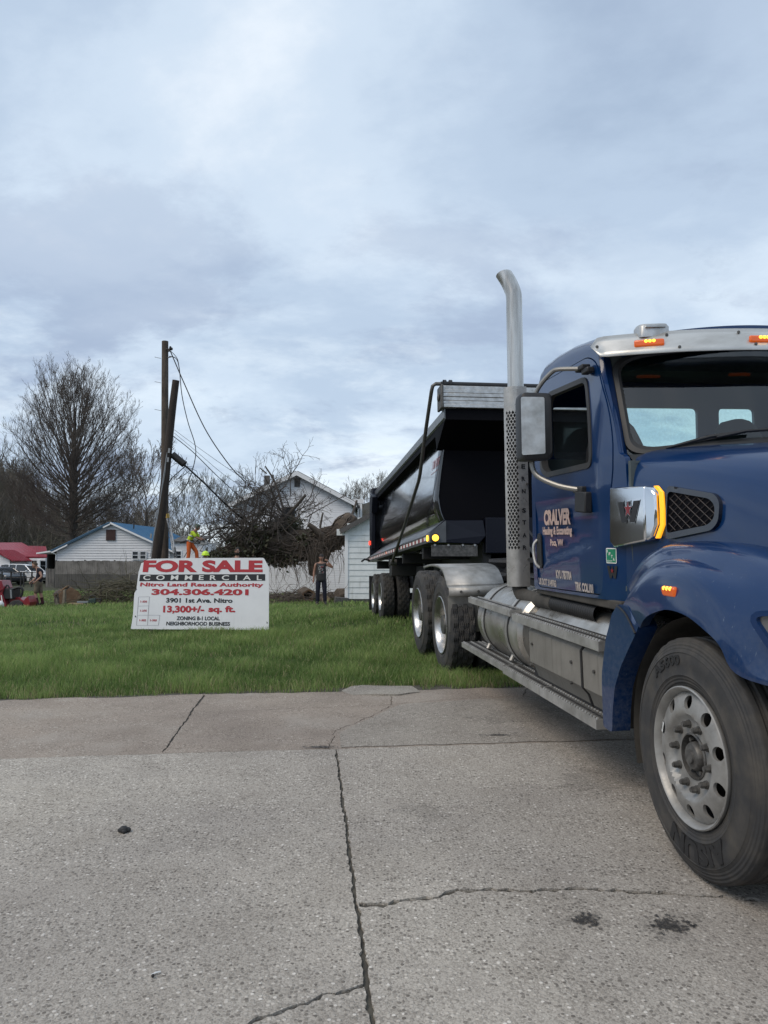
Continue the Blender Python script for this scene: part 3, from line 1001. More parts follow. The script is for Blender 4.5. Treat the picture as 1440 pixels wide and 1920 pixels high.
# ------------------------------------------------------------------ hood
H = {1.075: [(0, 2.005), (.40, 2.0), (.72, 1.975), (.875, 1.935), (.950, 1.85), (.970, 1.62), (.975, 1.10)],
     0.50: [(0, 1.95), (.38, 1.945), (.68, 1.92), (.83, 1.87), (.905, 1.765), (.935, 1.5), (.945, 1.10)],
     0.00: [(0, 1.89), (.36, 1.885), (.62, 1.857), (.77, 1.793), (.85, 1.67), (.885, 1.45), (.91, 1.08)],
     -0.60: [(0, 1.79), (.32, 1.785), (.53, 1.757), (.67, 1.68), (.755, 1.55), (.80, 1.38), (.83, 1.05)],
     -1.15: [(0, 1.66), (.28, 1.65), (.45, 1.61), (.565, 1.53), (.63, 1.40), (.68, 1.22), (.72, 0.95)]}
hy_ = sorted(H)
prof = {y: spl([(x, z, 0) for x, z in H[y]], 28) for y in hy_}
cols = [spl([(prof[y][j].x, y, prof[y][j].y) for y in hy_], 36) for j in range(28)]
hood = MB()
rings = []
for i in range(36):
    half = [cols[j][i] for j in range(28)]
    rings.append([Vector((-p.x, p.y, p.z)) for p in half[::-1]] + [p.copy() for p in half[1:]])
hood.loft(rings, False, False)
# rear return lip of the hood, giving the shut line
hood.loft([rings[-1], [p * 1.0 + Vector((-p.x * 0.03, 0.004, -0.03)) for p in rings[-1]]], False, False)
hood.add(rings[0], [tuple(range(len(rings[0])))])
hood_o = hood.build('hood', M['blue'], T, smooth=60)


def hood_x(y, z):
    """outer x of the hood side at height z"""
    y = max(min(y, 1.075), -1.15)
    best = None
    ks = hy_
    for a, b in zip(ks[:-1], ks[1:]):
        if a <= y <= b:
            t = (y - a) / (b - a)
            pts = [(prof[a][j].lerp(prof[b][j], t)) for j in range(28)]
            break
    for p, q in zip(pts[:-1], pts[1:]):
        if q.y <= z <= p.y: return p.x + (q.x - p.x) * (p.y - z) / max(1e-6, p.y - q.y)
    return pts[-1].x if z < pts[-1].y else 0.0


# cowl panel between hood and door (part of the cab side) is covered by cab_out; chrome intake panel over the seam
for s in (-1, 1):
    ip = MB()
    out = rnd_poly([(1.205, 1.765), (0.74, 1.735), (0.685, 1.69), (0.675, 1.53), (0.72, 1.465), (1.14, 1.41), (1.195, 1.44)], [.05, .04, .03, .03, .05, .08, .04])
    xb = 0.955
    def ipf(a, b, d, s=s):
        e = 0.0
        x = xb + 0.058 + (1.60 - b) * 0.035
        if a < 0.80: x -= (0.80 - a) * 0.16
        if a > 1.16: x -= (a - 1.16) ** 2 * 2.0
        return Vector((s * (x - d), a, b))
    mainp = [(1.205, 1.762), (0.775, 1.740), (0.760, 1.448), (1.14, 1.410), (1.198, 1.440)]
    ip.prism(mainp, ipf2 := (lambda a, b, d, s=s: Vector((s * (xb + 0.058 + (1.60 - b) * 0.035 - d), a, b))), 0.0, 0.05)
    nose = [(0.7755, 1.740), (0.735, 1.730), (0.700, 1.695), (0.690, 1.535), (0.722, 1.462), (0.7605, 1.448)]
    ip.prism(nose, lambda a, b, d, s=s: Vector((s * (xb + 0.058 + (1.60 - b) * 0.035 - d - (0.775 - a) * 0.30), a, b)), 0.0, 0.05)
    ipo = ip.build('intake_panel', M['chrome'], T, smooth=20, bevel=0.010)
    if True:
        e2 = MB()
        if s < 0: efn = lambda a, b, d: Vector((-(xb + 0.0595 + (1.60 - b) * 0.035 - d), 1.115 - a, b))
        else: efn = lambda a, b, d: Vector(((xb + 0.0595 + (1.60 - b) * 0.035 - d), 0.78 + a, b))
        w_emblem(e2, efn, 0.035, 1.552, 0.262, 0.115, 0, 1, 2, d=0.001, edge=0.008)
        e2.build('emblem', [M['black'], M['chrome'], M['logo_red']], ipo, smooth=0)
    # amber strip
    am = MB()
    L_ = [(0.722, 1.738), (0.688, 1.702), (0.680, 1.615), (0.678, 1.532), (0.708, 1.462)]
    L2 = [(a - 0.028, b) for a, b in L_]
    def amf(a, b, d, s=s): return Vector((s * (xb + 0.026 + (1.60 - b) * 0.03 - d - (0.70 - a) * 0.35), a, b))
    am.prism(L_ + L2[::-1], amf, 0.0, 0.012)
    am.build('side_lamp', M['amber_strip'], T, bevel=0.004)
    # grille frame + mesh
    gr = MB()
    O_ = rnd_poly([(0.640, 1.735), (0.27, 1.672), (0.225, 1.63), (0.225, 1.54), (0.27, 1.50), (0.63, 1.455)], [.03, .04, .03, .03, .04, .03])
    I_ = rnd_poly([(0.630, 1.705), (0.30, 1.650), (0.255, 1.615), (0.255, 1.555), (0.30, 1.525), (0.625, 1.488)], [.03, .03, .03, .03, .03, .03])
    def gf(a, b, d, s=s): return Vector((s * (hood_x(a, b) + 0.022 - d), a, b))
    panel(gr, O_, [I_], gf, 0.05, 0.03, mat=0)
    panel(gr, O_, [], lambda a, b, d: gf(a, b, 0.014), 0.06, mat=1)
    # diamond wires clipped to the opening
    Ia = np.array(I_)
    for fam in (0, 1):
        for k in range(-14, 15):
            q = []
            for t in np.linspace(-0.4, 0.4, 81):
                a, b = 0.44 + t, 1.60 + (t * 0.62 if fam == 0 else -t * 0.62) + k * 0.043
                q.append((a, b))
            ins = inside(I_, np.array(q))
            run = [q[i] for i in range(81) if ins[i]]
            if len(run) > 2:
                gr.tube([gf(a, b, 0.009) for a, b in (run[0], run[len(run) // 2], run[-1])], 0.0026, 4, mat=2)
    gr.build('intake_grille', [M['navy_gloss'] if 'navy_gloss' in M else M['blue'], M['bed_flat'], M['wire'] if 'wire' in M else M['hub']], T, smooth=35)

# ------------------------------------------------------------------ fenders
C0 = [(1.05, 1.19), (.861, 1.324), (.676, 1.389), (.487, 1.427), (.173, 1.44), (-.1, 1.415), (-.3, 1.37), (-.5, 1.30), (-.75, 1.2), (-1.05, 1.1)]
C1 = [(.80, 1.13), (.63, 1.262), (.46, 1.34), (.28, 1.371), (.065, 1.366), (-.155, 1.325), (-.36, 1.28), (-.60, 1.19), (-.85, 1.09), (-1.1, .97)]
C2 = [(.72, 1.09), (.57, 1.19), (.404, 1.265), (.178, 1.304), (-.024, 1.30), (-.198, 1.236), (-.354, 1.115), (-.46, .99), (-.64, .955), (-.95, .93)]
C3 = [(.47, 1.03), (.36, 1.09), (.26, 1.125), (.129, 1.151), (-.023, 1.141), (-.157, 1.10), (-.27, 1.05), (-.36, .955), (-.60, .935), (-.95, .91)]
X0 = [.975, .965, .95, .935, .905, .88, .86, .83, .78, .72]
X1 = [1.06, 1.10, 1.12, 1.125, 1.125, 1.125, 1.125, 1.11, 1.06, .95]
X2 = [1.185, 1.195, 1.20, 1.205, 1.205, 1.205, 1.205, 1.205, 1.18, 1.08]
X3 = [1.20, 1.225, 1.23, 1.235, 1.235, 1.235, 1.235, 1.225, 1.19, 1.09]
for s in (-1, 1):
    cur = []
    for C_, X_ in ((C0, X0), (C1, X1), (C2, X2), (C3, X3)):
        cur.append(spl([(s * x, y, z) for (y, z), x in zip(C_, X_)], 46))
    rows = []
    for (A_, B_, bul) in ((0, 1, 0.045), (1, 2, 0.012), (2, 3, 0.006)):
        for k in range(6):
            t = k / 6
            rows.append([cur[A_][i].lerp(cur[B_][i], t) + Vector((s * 0.5, 0, 0.85)) * bul * 4 * t * (1 - t) for i in range(46)])
    rows.append(cur[3])
    # rolled inner lip
    rows.append([p + Vector((-s * 0.05, 0, 0.012)) for p in cur[3]])
    rows.append([p + Vector((-s * 0.06, 0, 0.06)) for p in cur[3]])
    # the first row runs into the hood
    rows.insert(0, [p + Vector((-s * 0.10, 0, 0.02)) for p in cur[0]])
    fd = MB(); fd.loft(rows, False, False)
    fo = fd.build('fender', M['blue_dusty'], T, smooth=24)
    fp_ = MB()
    A_ = [c[-1] for c in cur] + [cur[3][-1] + Vector((0, 0, -0.16))]
    fp_.loft([A_, [Vector((s * x, -1.17, z)) for x, z in ((.56, 1.56), (.60, 1.36), (.61, 1.15), (.61, .95), (.61, .75))]], False, False)
    fp_.loft([[p + Vector((0, 0.02, 0)) for p in A_[3:]], [Vector((s * 1.13, -.55, .935)), Vector((s * 1.13, -.55, .76))]], False, False)
    fp_.build('front_panel', M['blue'], T, smooth=30).modifiers.new('t', 'SOLIDIFY').thickness = 0.01
    # rear quarter piece behind the wheel
    qp = MB()
    out = [(.70, 1.125), (.58, 1.125), (.47, 1.035), (.56, .93), (.655, .81), (.715, .69), (.745, .56), (.755, .455), (.865, .46), (.875, .75), (.845, .93), (.78, 1.06)]
    qf = lambda a, b, d: Vector((s * (1.205 + (0.02 if b < 1.0 else 0) * min(1, (1.0 - b) / .3 if b < 1 else 0) - d), a, b))
    panel(qp, rnd_poly(out, 0.02, 2), [], qf, 0.05, 0.10)
    qp.build('fender_extension', M['blue_dusty'], T, smooth=30, bevel=0.008)
    lip = MB()
    lip.tube(spl([qf(a, b, 0.0) + Vector((s * 0.004, 0, 0)) for a, b in [(.70, 1.12), (.60, 1.085), (.50, 1.0)]], 8), 0.006, 6)
    lip.build('fender_seam', M['black'], T)
    # marker lamp on the flare
    ml = MB(); c = Vector((s * 1.222, 0.125, 1.232))
    ml.box(c, (0.030, 0.115, 0.046), (0, s * 0.25, 0))
    m1 = ml.build('marker_lamp', M['amber'], T, bevel=0.012, seg=3)
    ml = MB()
    for q in (-1, 0, 1): ml.sphere(c + Vector((s * 0.012, q * 0.028, 0.012)), 0.013, 10, 6, (.6, 1, .8))
    ml.build('led', M['amber_lit'], m1)
    # wheel well liner
    wl = MB()
    arc = [Vector((0, 0.62 * cos(a), 0.527 + 0.60 * sin(a))) for a in np.linspace(radians(-18), radians(185), 24)]
    wl.loft([[p + Vector((s * 1.17, 0, 0)) for p in arc], [p + Vector((s * 0.55, 0, 0)) for p in arc]], False, False)
    wl.build('wheel_liner', M['liner'], T, smooth=60)
    # headlamp
    hl = MB()
    def hf(a, b, d):
        y = -0.50 - a
        return Vector((s * (1.235 - 0.55 * a - 0.25 * a * a - d), y + d * 0.2, b))
    hp = rnd_poly([(0.0, 1.185), (0.30, 1.22), (0.42, 1.06), (0.34, 0.99), (0.12, 0.985)], 0.03)
    panel(hl, grow(hp, 0.02), [hp], lambda a, b, d: hf(a, b, d - 0.006), 0.06, 0.05, mat=0)
    panel(hl, hp, [], lambda a, b, d: hf(a, b, 0.012), 0.06, mat=1)
    hl.build('headlight', [M['blue'], M['lens']] if 'lens' in M else [M['blue'], M['black']], T)

# nose: grille surround, bumper
ns = MB()
ns.bx(-0.60, 0.60, -1.20, -1.12, 0.75, 1.62, mat=0)
for k in range(9): ns.bx(-0.50, 0.50, -1.225, -1.19, 0.82 + k * 0.085, 0.855 + k * 0.085, mat=1)
ns.build('grille', [M['black'], M['chrome']], T, bevel=0.02)
bm_ = MB()
bm_.loft([[Vector((x, y, z)) for z in (0.36, 0.38, 0.72, 0.74)] for x, y in ((-1.16, -0.75), (-1.1, -1.05), (-0.8, -1.28), (0, -1.36), (0.8, -1.28), (1.1, -1.05), (1.16, -0.75))], False, False)
b_o = bm_.build('bumper', M['chrome'], T, smooth=40)
b_o.modifiers.new('thick', 'SOLIDIFY').thickness = 0.02

# ------------------------------------------------------------------ wheels, chassis
steer_wheel(T, (-1.215, 0.015, 0.538), -1)
steer_wheel(T, (1.215, 0.015, 0.538), 1)
for y in (5.10, 6.45):
    for s in (-1, 1):
        dual_wheel('drive_wheel', T, (s * 1.21, y, 0.527), s)
ch = MB()
for s in (-1, 1): ch.bx(s * 0.40, s * 0.50, -0.9, 7.2, 0.80, 1.06)
for y in (-0.7, 1.0, 2.9, 4.2, 5.8, 7.1): ch.bx(-0.4, 0.4, y - .06, y + .06, 0.84, 1.02)
for y in (0.0, 5.10, 6.45):
    ch.cyl((-0.95, y, 0.527), (0.95, y, 0.527), 0.075, n=14)
    if y > 1: ch.sphere((0, y, 0.53), 0.23, 16, 10)
ch.bx(-0.55, 0.55, 0.9, 2.5, 0.55, 1.1)                                # gearbox bulk
ch.bx(-0.50, 0.50, -0.8, 0.9, 0.75, 1.5)                               # engine bulk
ch.bx(-0.72, -0.35, 0.2, 0.9, 0.55, 1.05)
ch.bx(-0.9, 0.9, 5.0, 6.6, 0.98, 1.05)
ch.build('chassis', M['chassis'], T, bevel=0.01)
fw_ = MB()
fw_.lathe([(0.0, 1.20), (0.46, 1.20), (0.47, 1.17), (0.44, 1.12), (0.0, 1.12)], 32, 'Z', (0, 5.75, 0))
fw_.bx(-0.35, 0.35, 5.45, 6.1, 1.04, 1.13)
fw_.build('fifth_wheel', M['chassis'], T)
# back of cab: deck plate, air lines and gear
dk = MB()
dk.bx(-0.55, 0.55, 2.75, 4.4, 1.07, 1.085)
dk.bx(-0.6, 0.65, 2.62, 2.72, 1.1, 1.9)
dk.cyl((-0.30, 3.1, 1.12), (-0.30, 4.3, 1.12), 0.13, n=16)
dk.bx(-0.75, -0.35, 2.7, 3.0, 1.12, 1.42)
dk.build('back_deck', M['chassis'], T, bevel=0.01)
al_ = MB()
for k, (x, r) in enumerate(((-0.2, 0.014), (-0.05, 0.014), (0.1, 0.012))):
    al_.tube(spl([(x, 2.7, 1.75), (x - .1, 3.2, 1.35), (x - .25, 3.9, 1.22 + .05 * k), (x - .1, 4.8, 1.35), (x, 5.6, 1.55)], 20), r, 6)
al_.build('air_line', M['black'], T)

# ------------------------------------------------------------------ tanks, covers, steps
tk = MB()
def tank(y0, y1, r, c):
    P = [(0.0, y0), (r * .6, y0), (r * .9, y0 + .012), (r, y0 + .05)] + [(r, y1 - .05), (r * .9, y1 - .012), (r * .6, y1), (0.0, y1)]
    tk.lathe([(max(q, 1e-3), h) for q, h in P], 48, 'Y', c)
tank(2.62, 3.90, 0.325, (-0.80, 0, 0.72))
tank(1.10, 2.60, 0.290, (-0.78, 0, 0.72))
tk_o = tk.build('fuel_tank', M['alu_tank'], T, smooth=40)
for y in (2.95, 3.66):
    sp_ = MB(); sp_.lathe([(0.326, y - .03), (0.334, y - .03), (0.334, y + .03), (0.326, y + .03)], 48, 'Y', (-0.80, 0, 0.72))
    so_ = sp_.build('tank_strap', M['steel_dusty'], tk_o)
    sp_ = MB(); sp_.lathe([(0.326, y - .048), (0.330, y - .048), (0.330, y + .048), (0.326, y + .048)], 48, 'Y', (-0.80, 0, 0.72)); sp_.build('strap_rubber', M['black'], tk_o)
cap = MB(); cap.cyl((-0.86, 3.30, 1.03), (-0.87, 3.30, 1.075), 0.055, n=20); cap.build('fuel_cap', M['alu'], tk_o, bevel=0.006)
cv = MB()
sec = [(-0.90, 0.865), (-1.02, 0.850), (-1.095, 0.825), (-1.128, 0.785), (-1.122, 0.565), (-1.085, 0.525), (-1.05, 0.43), (-0.90, 0.36), (-0.70, 0.36)]
for (y0, y1) in ((1.02, 1.385), (1.395, 2.47)):
    rr = []
    for y, k in ((y0, .012), (y0 + .012, 0.0), (y1 - .012 if y1 < 2 else y1 - .10, 0.0), (y1, .012 if y1 < 2 else 0.045)):
        rr.append([Vector((x + k, y, z)) for x, z in sec])
    cv.loft(rr, False, False)
cvo = cv.build('tank_cover', M['cover'], T, smooth=25)
for y0 in (1.0, 1.39, 2.47):
    pass
sm = MB()
for (x0, z0), (x1, z1) in zip(sec[:-3], sec[1:-2]): sm.tube([(x0 - .001, 1.39, z0), (x1 - .001, 1.39, z1)], 0.0085, 6)
sm.build('cover_seam', M['chassis'], cvo)
cb = MB()
cb.bx(-1.06, -0.55, 1.02, 2.46, 0.40, 0.80)
cb.build('battery_box', M['chassis'], T)
for y, z in ((2.30, .70), (2.32, .55), (1.55, .69), (1.56, .56), (1.2, .69)):
    bs = MB(); bs.cyl((-1.12, y, z), (-1.137, y, z), 0.011, n=8); bs.build('cover_bolt', M['hub'], cvo)


M['step_top'] = pm('step_top', (0.13, 0.128, 0.122), 0.6, 0.2, var=(12, (0.085, 0.082, 0.078), 0.35, 0.7))


def tread_step(y0, y1, z, x0=-1.165, x1=-0.945, h=0.055, tilt=0.0):
    st_ = MB()
    st_.bx(x0, x1, y0, y1, z - h, z, mat=0)
    st_.bx(x0 + .012, x1 - .008, y0 + .008, y1 - .008, z - .002, z + .002, mat=2)
    # raised grip teeth in rows
    nrow = 6
    for r in range(nrow):
        x = x0 + 0.018 + r * (x1 - x0 - 0.036) / (nrow - 1)
        n = int((y1 - y0) / 0.042)
        for k in range(n):
            y = y0 + 0.02 + (k + (0.5 if r % 2 else 0)) * 0.042
            if y > y1 - 0.015: continue
            if r in (1, 3):      # drain slots: dark
                st_.box((x, y, z + 0.0025), (0.016, 0.026, 0.003), mat=1)
            else:
                st_.box((x, y, z + 0.005), (0.014, 0.022, 0.011), mat=0, taper=(0.5, 0.5))
    return st_.build('step', [M['steel_dusty'], M['chassis'], M['step_top']], T, smooth=0)


tread_step(1.10, 2.06, 0.437); tread_step(2.065, 2.93, 0.437)
tread_step(2.94, 4.33, 0.442, h=0.045)
tread_step(1.045, 2.66, 0.885); tread_step(2.72, 4.03, 0.905, h=0.05)
bt = MB()
for y in (1.15, 1.75, 2.4, 3.05, 3.7): bt.tube([(-0.80, y, 0.47), (-0.95, y, 0.40), (-1.08, y, 0.385)], 0.022, 6)
for y in (3.05, 3.75): bt.tube([(-1.06, y, 0.455), (-1.02, y + .02, 0.52), (-0.98, y + .03, 0.56)], 0.018, 8)
for y in (2.85, 3.6, 3.95): bt.tube([(-1.10, y, 0.86), (-1.08, y + .03, 0.80), (-1.06, y + .05, 0.74)], 0.010, 6)
for y in (1.2, 2.4): bt.tube([(-1.08, y, 0.84), (-0.95, y, 0.83), (-0.85, y, 0.9)], 0.014, 6)
bt.build('step_bracket', M['steel_dusty'], T)
sl = MB(); sl.bx(-1.00, -0.90, 1.10, 2.55, 1.045, 1.10); sl.build('sill', M['liner'], T, bevel=0.008)

# ------------------------------------------------------------------ exhaust
ex = MB()
SX, SY = -0.985, 3.02
ex.tube([(SX, SY, 2.66), (SX, SY, 3.36)], 0.066, 24)
tip = spl([(SX, SY, 3.36), (SX, SY, 3.46), (SX - .010, SY + .01, 3.52), (SX - .035, SY + .03, 3.595), (SX - .065, SY + .05, 3.66)], 14)
# slanted cut end
rings = []
up = Vector((0, 1, 0))
for i, p in enumerate(tip):
    t = (tip[min(i + 1, 13)] - tip[max(i - 1, 0)]).normalized()
    u = (up - t * up.dot(t)).normalized(); w = t.cross(u)
    ring = [p + (u * cos(2 * pi * k / 24) + w * sin(2 * pi * k / 24)) * 0.066 for k in range(24)]
    if i == 13:
        ring = [q + t * ((q - p).dot(Vector((1, 0.3, 0.2)).normalized()) * -0.35) for q in ring]
    rings.append(ring)
ex.loft(rings, True, False)
inn = [[p.lerp(sum(r, Vector()) / 24, 0.04) for p in r] for r in rings]
ex.loft(inn[::-1], True, False)
exo = ex.build('exhaust_stack', M['steel_shiny'], T, smooth=50)
el = MB(); el.cyl((SX, SY, 1.05), (SX, SY, 2.66), 0.060, n=20); el.build('exhaust_pipe', M['chassis'], T, smooth=50)  # pipe inside the shield coloured dark, painting in the shade behind its holes
el = MB()
el.tube(spl([(SX, SY, 1.12), (SX, SY, 1.06), (SX + .01, SY - .05, 1.00), (SX + .03, SY - .16, 0.985), (SX + .04, SY - .40, 0.985), (SX + .05, SY - .7, 0.985)], 20), 0.060, 20)
el.build('exhaust_elbow', M['liner'], T, smooth=50)
fx = MB()
fx.lathe([(0.056 + 0.006 * (k % 2), 2.32 - 0.018 * k) for k in range(46)], 20, 'Y', (SX + .05, 0, 0.985))
fx.build('exhaust_flex', M['chassis'], T, smooth=20)
# heat shield: folded sheet, rounded perforated outer half, flat half with letters
def shield_sec(w):
    """w metres along the sheet from the back of the outer side"""
    r = 0.082
    q = r * pi * 0.62
    if w < q:
        a = radians(200) - w / r          # from the back round the outside
        return (SX + r * cos(a), SY - 0.0 + r * sin(a) * -1.0)
    return (SX + r * cos(radians(200) - pi * 0.62) + (w - q) * 0.985, SY - r * abs(sin(radians(200) - pi * 0.62)) + (w - q) * 0.17)


RS = 0.088
def shf(a, b, d):
    """a: angle-like metres, 0 = facing straight to the camera side front centre"""
    if a < 0:
        th = a / RS                      # wraps to the outside (left)
        return Vector((SX - 0.015 + (RS - d) * sin(th), SY - (RS - d) * cos(th), b))
    return Vector((SX - 0.015 + a, SY - RS + d + a * 0.16, b))


sh = MB()
holes = []
z = 1.385
row = 0
while z < 2.50:
    for k, a in enumerate((-0.012, -0.040, -0.068, -0.096)):
        aa = a - (0.014 if row % 2 else 0.0)
        if aa < -0.108: continue
        holes.append([(aa - .0125, z), (aa, z - .017), (aa + .0125, z), (aa, z + .017)])
    z += 0.025; row += 1
panel(sh, rnd_poly([(-0.145, 1.07), (0.082, 1.07), (0.082, 2.70), (-0.145, 2.70)], 0.01), holes, shf, 0.035, 0.004, step=0.03)
shp = sh.build('heat_shield', M['steel'], T, smooth=40)
sb = MB(); sb.bx(SX + .062, SX + .068, SY - RS + .017, SY + .12, 1.07, 2.70); sb.build('shield_flange', M['steel_dusty'], shp)
zs = [537, 632, 728, 826, 922, 1018, 1115, 1264, 1358, 1457, 1553]
for chh, yy in zip('WESTERNSTAR', zs):
    zc = 2.445 - (yy - 537) / (1553 - 537) * (2.445 - 1.385)
    lt = MB(); letter(lt, chh, shf, 0.022, zc - 0.018, 0.034, 0.036, 0.035, d=-0.002); lt.build('letter', M['black'], shp, smooth=0)
bl = MB()
for a, z in ((0.070, 1.29), (0.070, 1.9), (0.070, 2.6)): bl.cyl(shf(a, z, 0), shf(a, z, -0.008), 0.010, n=8)
bl.build('shield_bolt', M['hub'], shp)

# ------------------------------------------------------------------ drive-axle half fender (stainless)
for s in (-1, 1):
    df = MB()
    arc = [(5.98, 1.125), (5.55, 1.165), (5.2, 1.17), (4.95, 1.145), (4.78, 1.07), (4.67, .97)]
    arc = spl([(a, b, 0) for a, b in arc], 18)
    df.loft([[Vector((s * x, p.x, p.y)) for p in arc] for x in (1.225, 0.62)], False, False)
    df.loft([[Vector((s * 1.225, p.x, p.y)) for p in arc], [Vector((s * 1.222, p.x + (0.012 if i > 9 else 0), p.y - 0.028)) for i, p in enumerate(arc)]], False, False)
    # folded ledge and front flap
    df.loft([[Vector((s * x, y, z)) for x in (1.225, 0.62)] for y, z in ((4.67, .97), (4.60, .955), (4.585, .875), (4.645, .868), (4.64, .50))], False, False)
    o = df.build('wheel_fender', M['steel_dusty'], T, smooth=28)
    o.modifiers.new('thick', 'SOLIDIFY').thickness = 0.005
    bl = MB()
    for x in (1.10, 0.92, 0.74): bl.cyl((s * x, 4.592, 0.915), (s * x, 4.578, 0.915), 0.014, n=8)
    for x in (1.12, 0.95): bl.cyl((s * x, 4.64, 0.53), (s * x, 4.63, 0.53), 0.009, n=8)
    bl.build('fender_bolt', M['hub'], o)

# ------------------------------------------------------------------ mirrors
M['mirror_arm'] = pm('mirror_arm_metal', (0.27, 0.265, 0.25), 0.4, 0.6)
for s in (-1, 1):
    mr = MB()
    cx_, y_, z_ = -1.262, 1.76, 2.20
    sec = [(1.0, 1.0), (0.97, 1.0)]
    shell = []
    for y, k in ((1.70, 0.86), (1.715, 0.97), (1.76, 1.0), (1.84, 0.97), (1.87, 0.90)):
        shell.append([Vector((-s * (cx_ + a * k), y - 0.15 * (a), z_ + b * k)) for a, b in rnd_poly([(-.100, -.235), (.100, -.225), (.100, .215), (-.100, .225)], 0.035)])
    mr.loft(shell, True, True)
    mo = mr.build('mirror', M['black'], T, smooth=35)
    pl = MB()
    panel(pl, rnd_poly([(-.112, -.205), (.050, -.197), (.050, .190), (-.112, .195)], 0.015), [], lambda a, b, d: Vector((-s * (cx_ + a * 0.92 - 0.004), 1.694 - 0.15 * a + d, z_ + b * .95)), 0.05, 0.004)
    pl.build('mirror_back_plate', M['alu'], mo)
    q = -s
    ar = MB()
    ar.tube(spl([(q * -1.235, 1.80, 2.38), (q * -1.235, 1.80, 2.43), (q * -1.205, 1.77, 2.49), (q * -1.155, 1.72, 2.550), (q * -1.12, 1.68, 2.562), (q * -1.02, 1.58, 2.545)], 18), 0.015, 10, mat=0)
    ar.box((q * -1.005, 1.57, 2.545), (0.06, 0.12, 0.035), (0, 0, 0), mat=1)
    ar.box((q * -1.0, 1.50, 2.515), (0.05, 0.10, 0.035), (0, 0, 0), mat=1)
    ar.build('mirror_arm', [M['mirror_arm'], M['black']], mo, bevel=0.008)
    ar = MB()
    ar.tube(spl([(q * -1.27, 1.80, 2.0), (q * -1.27, 1.80, 1.93), (q * -1.24, 1.76, 1.865), (q * -1.14, 1.66, 1.80), (q * -1.02, 1.55, 1.765)], 16), 0.017, 10, mat=0)
    ar.box((q * -1.035, 1.575, 1.77), (0.05, 0.14, 0.045), (0.05, 0, 0), mat=1)
    ar.box((q * -1.04, 1.52, 1.69), (0.05, 0.17, 0.13), (0.08, 0, 0), mat=1)
    ar.build('mirror_arm', [M['mirror_arm'], M['black']], mo, bevel=0.008)

# ================================================================== dump trailer
TLM = Matrix.Translation((0, 0, 0)) @ Matrix.Rotation(math.atan(0.115), 4, 'Z') @ Matrix.Rotation(radians(-2.0), 4, 'X')
_o = Vector((.63, 10.5, 0)) - TLM.to_3x3() @ Vector((-1.29, 0, 0)); _o.z = 0
TLM = Matrix.Translation(_o) @ TLM
D = empty('dump_trailer', mat=TLM, label='glossy black half-round dump trailer hitched behind the blue truck', cat='trailer')
YF, YR = 0.10, 8.75


def bodyx(z):
    return float(np.interp(z, [1.62, 1.70, 1.80, 1.92, 2.05, 2.25, 2.55, 3.25], [0.60, 0.82, 0.97, 1.075, 1.13, 1.155, 1.12, 1.02]))


zs_ = [1.62, 1.68, 1.74, 1.82, 1.92, 2.02, 2.12, 2.25, 2.4, 2.55, 2.75, 2.95, 3.1, 3.22]
bd = MB()
for s in (-1, 1):
    bd.loft([[Vector((s * bodyx(z), y + (0.0 if y > YF else 0), z)) for z in zs_] for y in (YF, 0.5, 1.5, 2.5, 3.5, 4.5, 5.5, 6.5, 7.5, 8.4)], False, False)
bd.loft([[Vector((x, y, 1.62)) for x in (-0.6, 0.6)] for y in (YF, 8.4)], False, False)
body = bd.build('dump_body', M['bed'], D, smooth=60)
sd = body.modifiers.new('thick', 'SOLIDIFY'); sd.thickness = 0.02; sd.offset = -1
# load floor inside
# front bulkhead, sloping out to the overhanging cap
fb = MB()
prof = [(s * bodyx(z), z) for s, z in [(-1, z) for z in zs_]] + [(bodyx(z), z) for z in zs_[::-1]]
panel(fb, prof, [], lambda a, b, d: Vector((a, YF + 0.012 + d, b)), 0.3, 0.02)
fb.build('front_bulkhead', M['bed_flat'], D, smooth=0)
cp = MB()
cp.loft([[Vector((x, y, z)) for x in (-1.155, 1.155)] for y, z in ((0.12, 2.9), (-0.50, 3.19), (-0.555, 3.20), (-0.555, 3.345), (0.3, 3.345))], False, False)
for s in (-1, 1):
    cp.add([(s * 1.155, .12, 2.9), (s * 1.155, -.50, 3.19), (s * 1.155, -.555, 3.20), (s * 1.155, -.555, 3.345), (s * 1.155, .3, 3.345)], [(0, 1, 2, 3, 4)])
cp.build('cab_guard', M['bed_flat'], D, smooth=20)
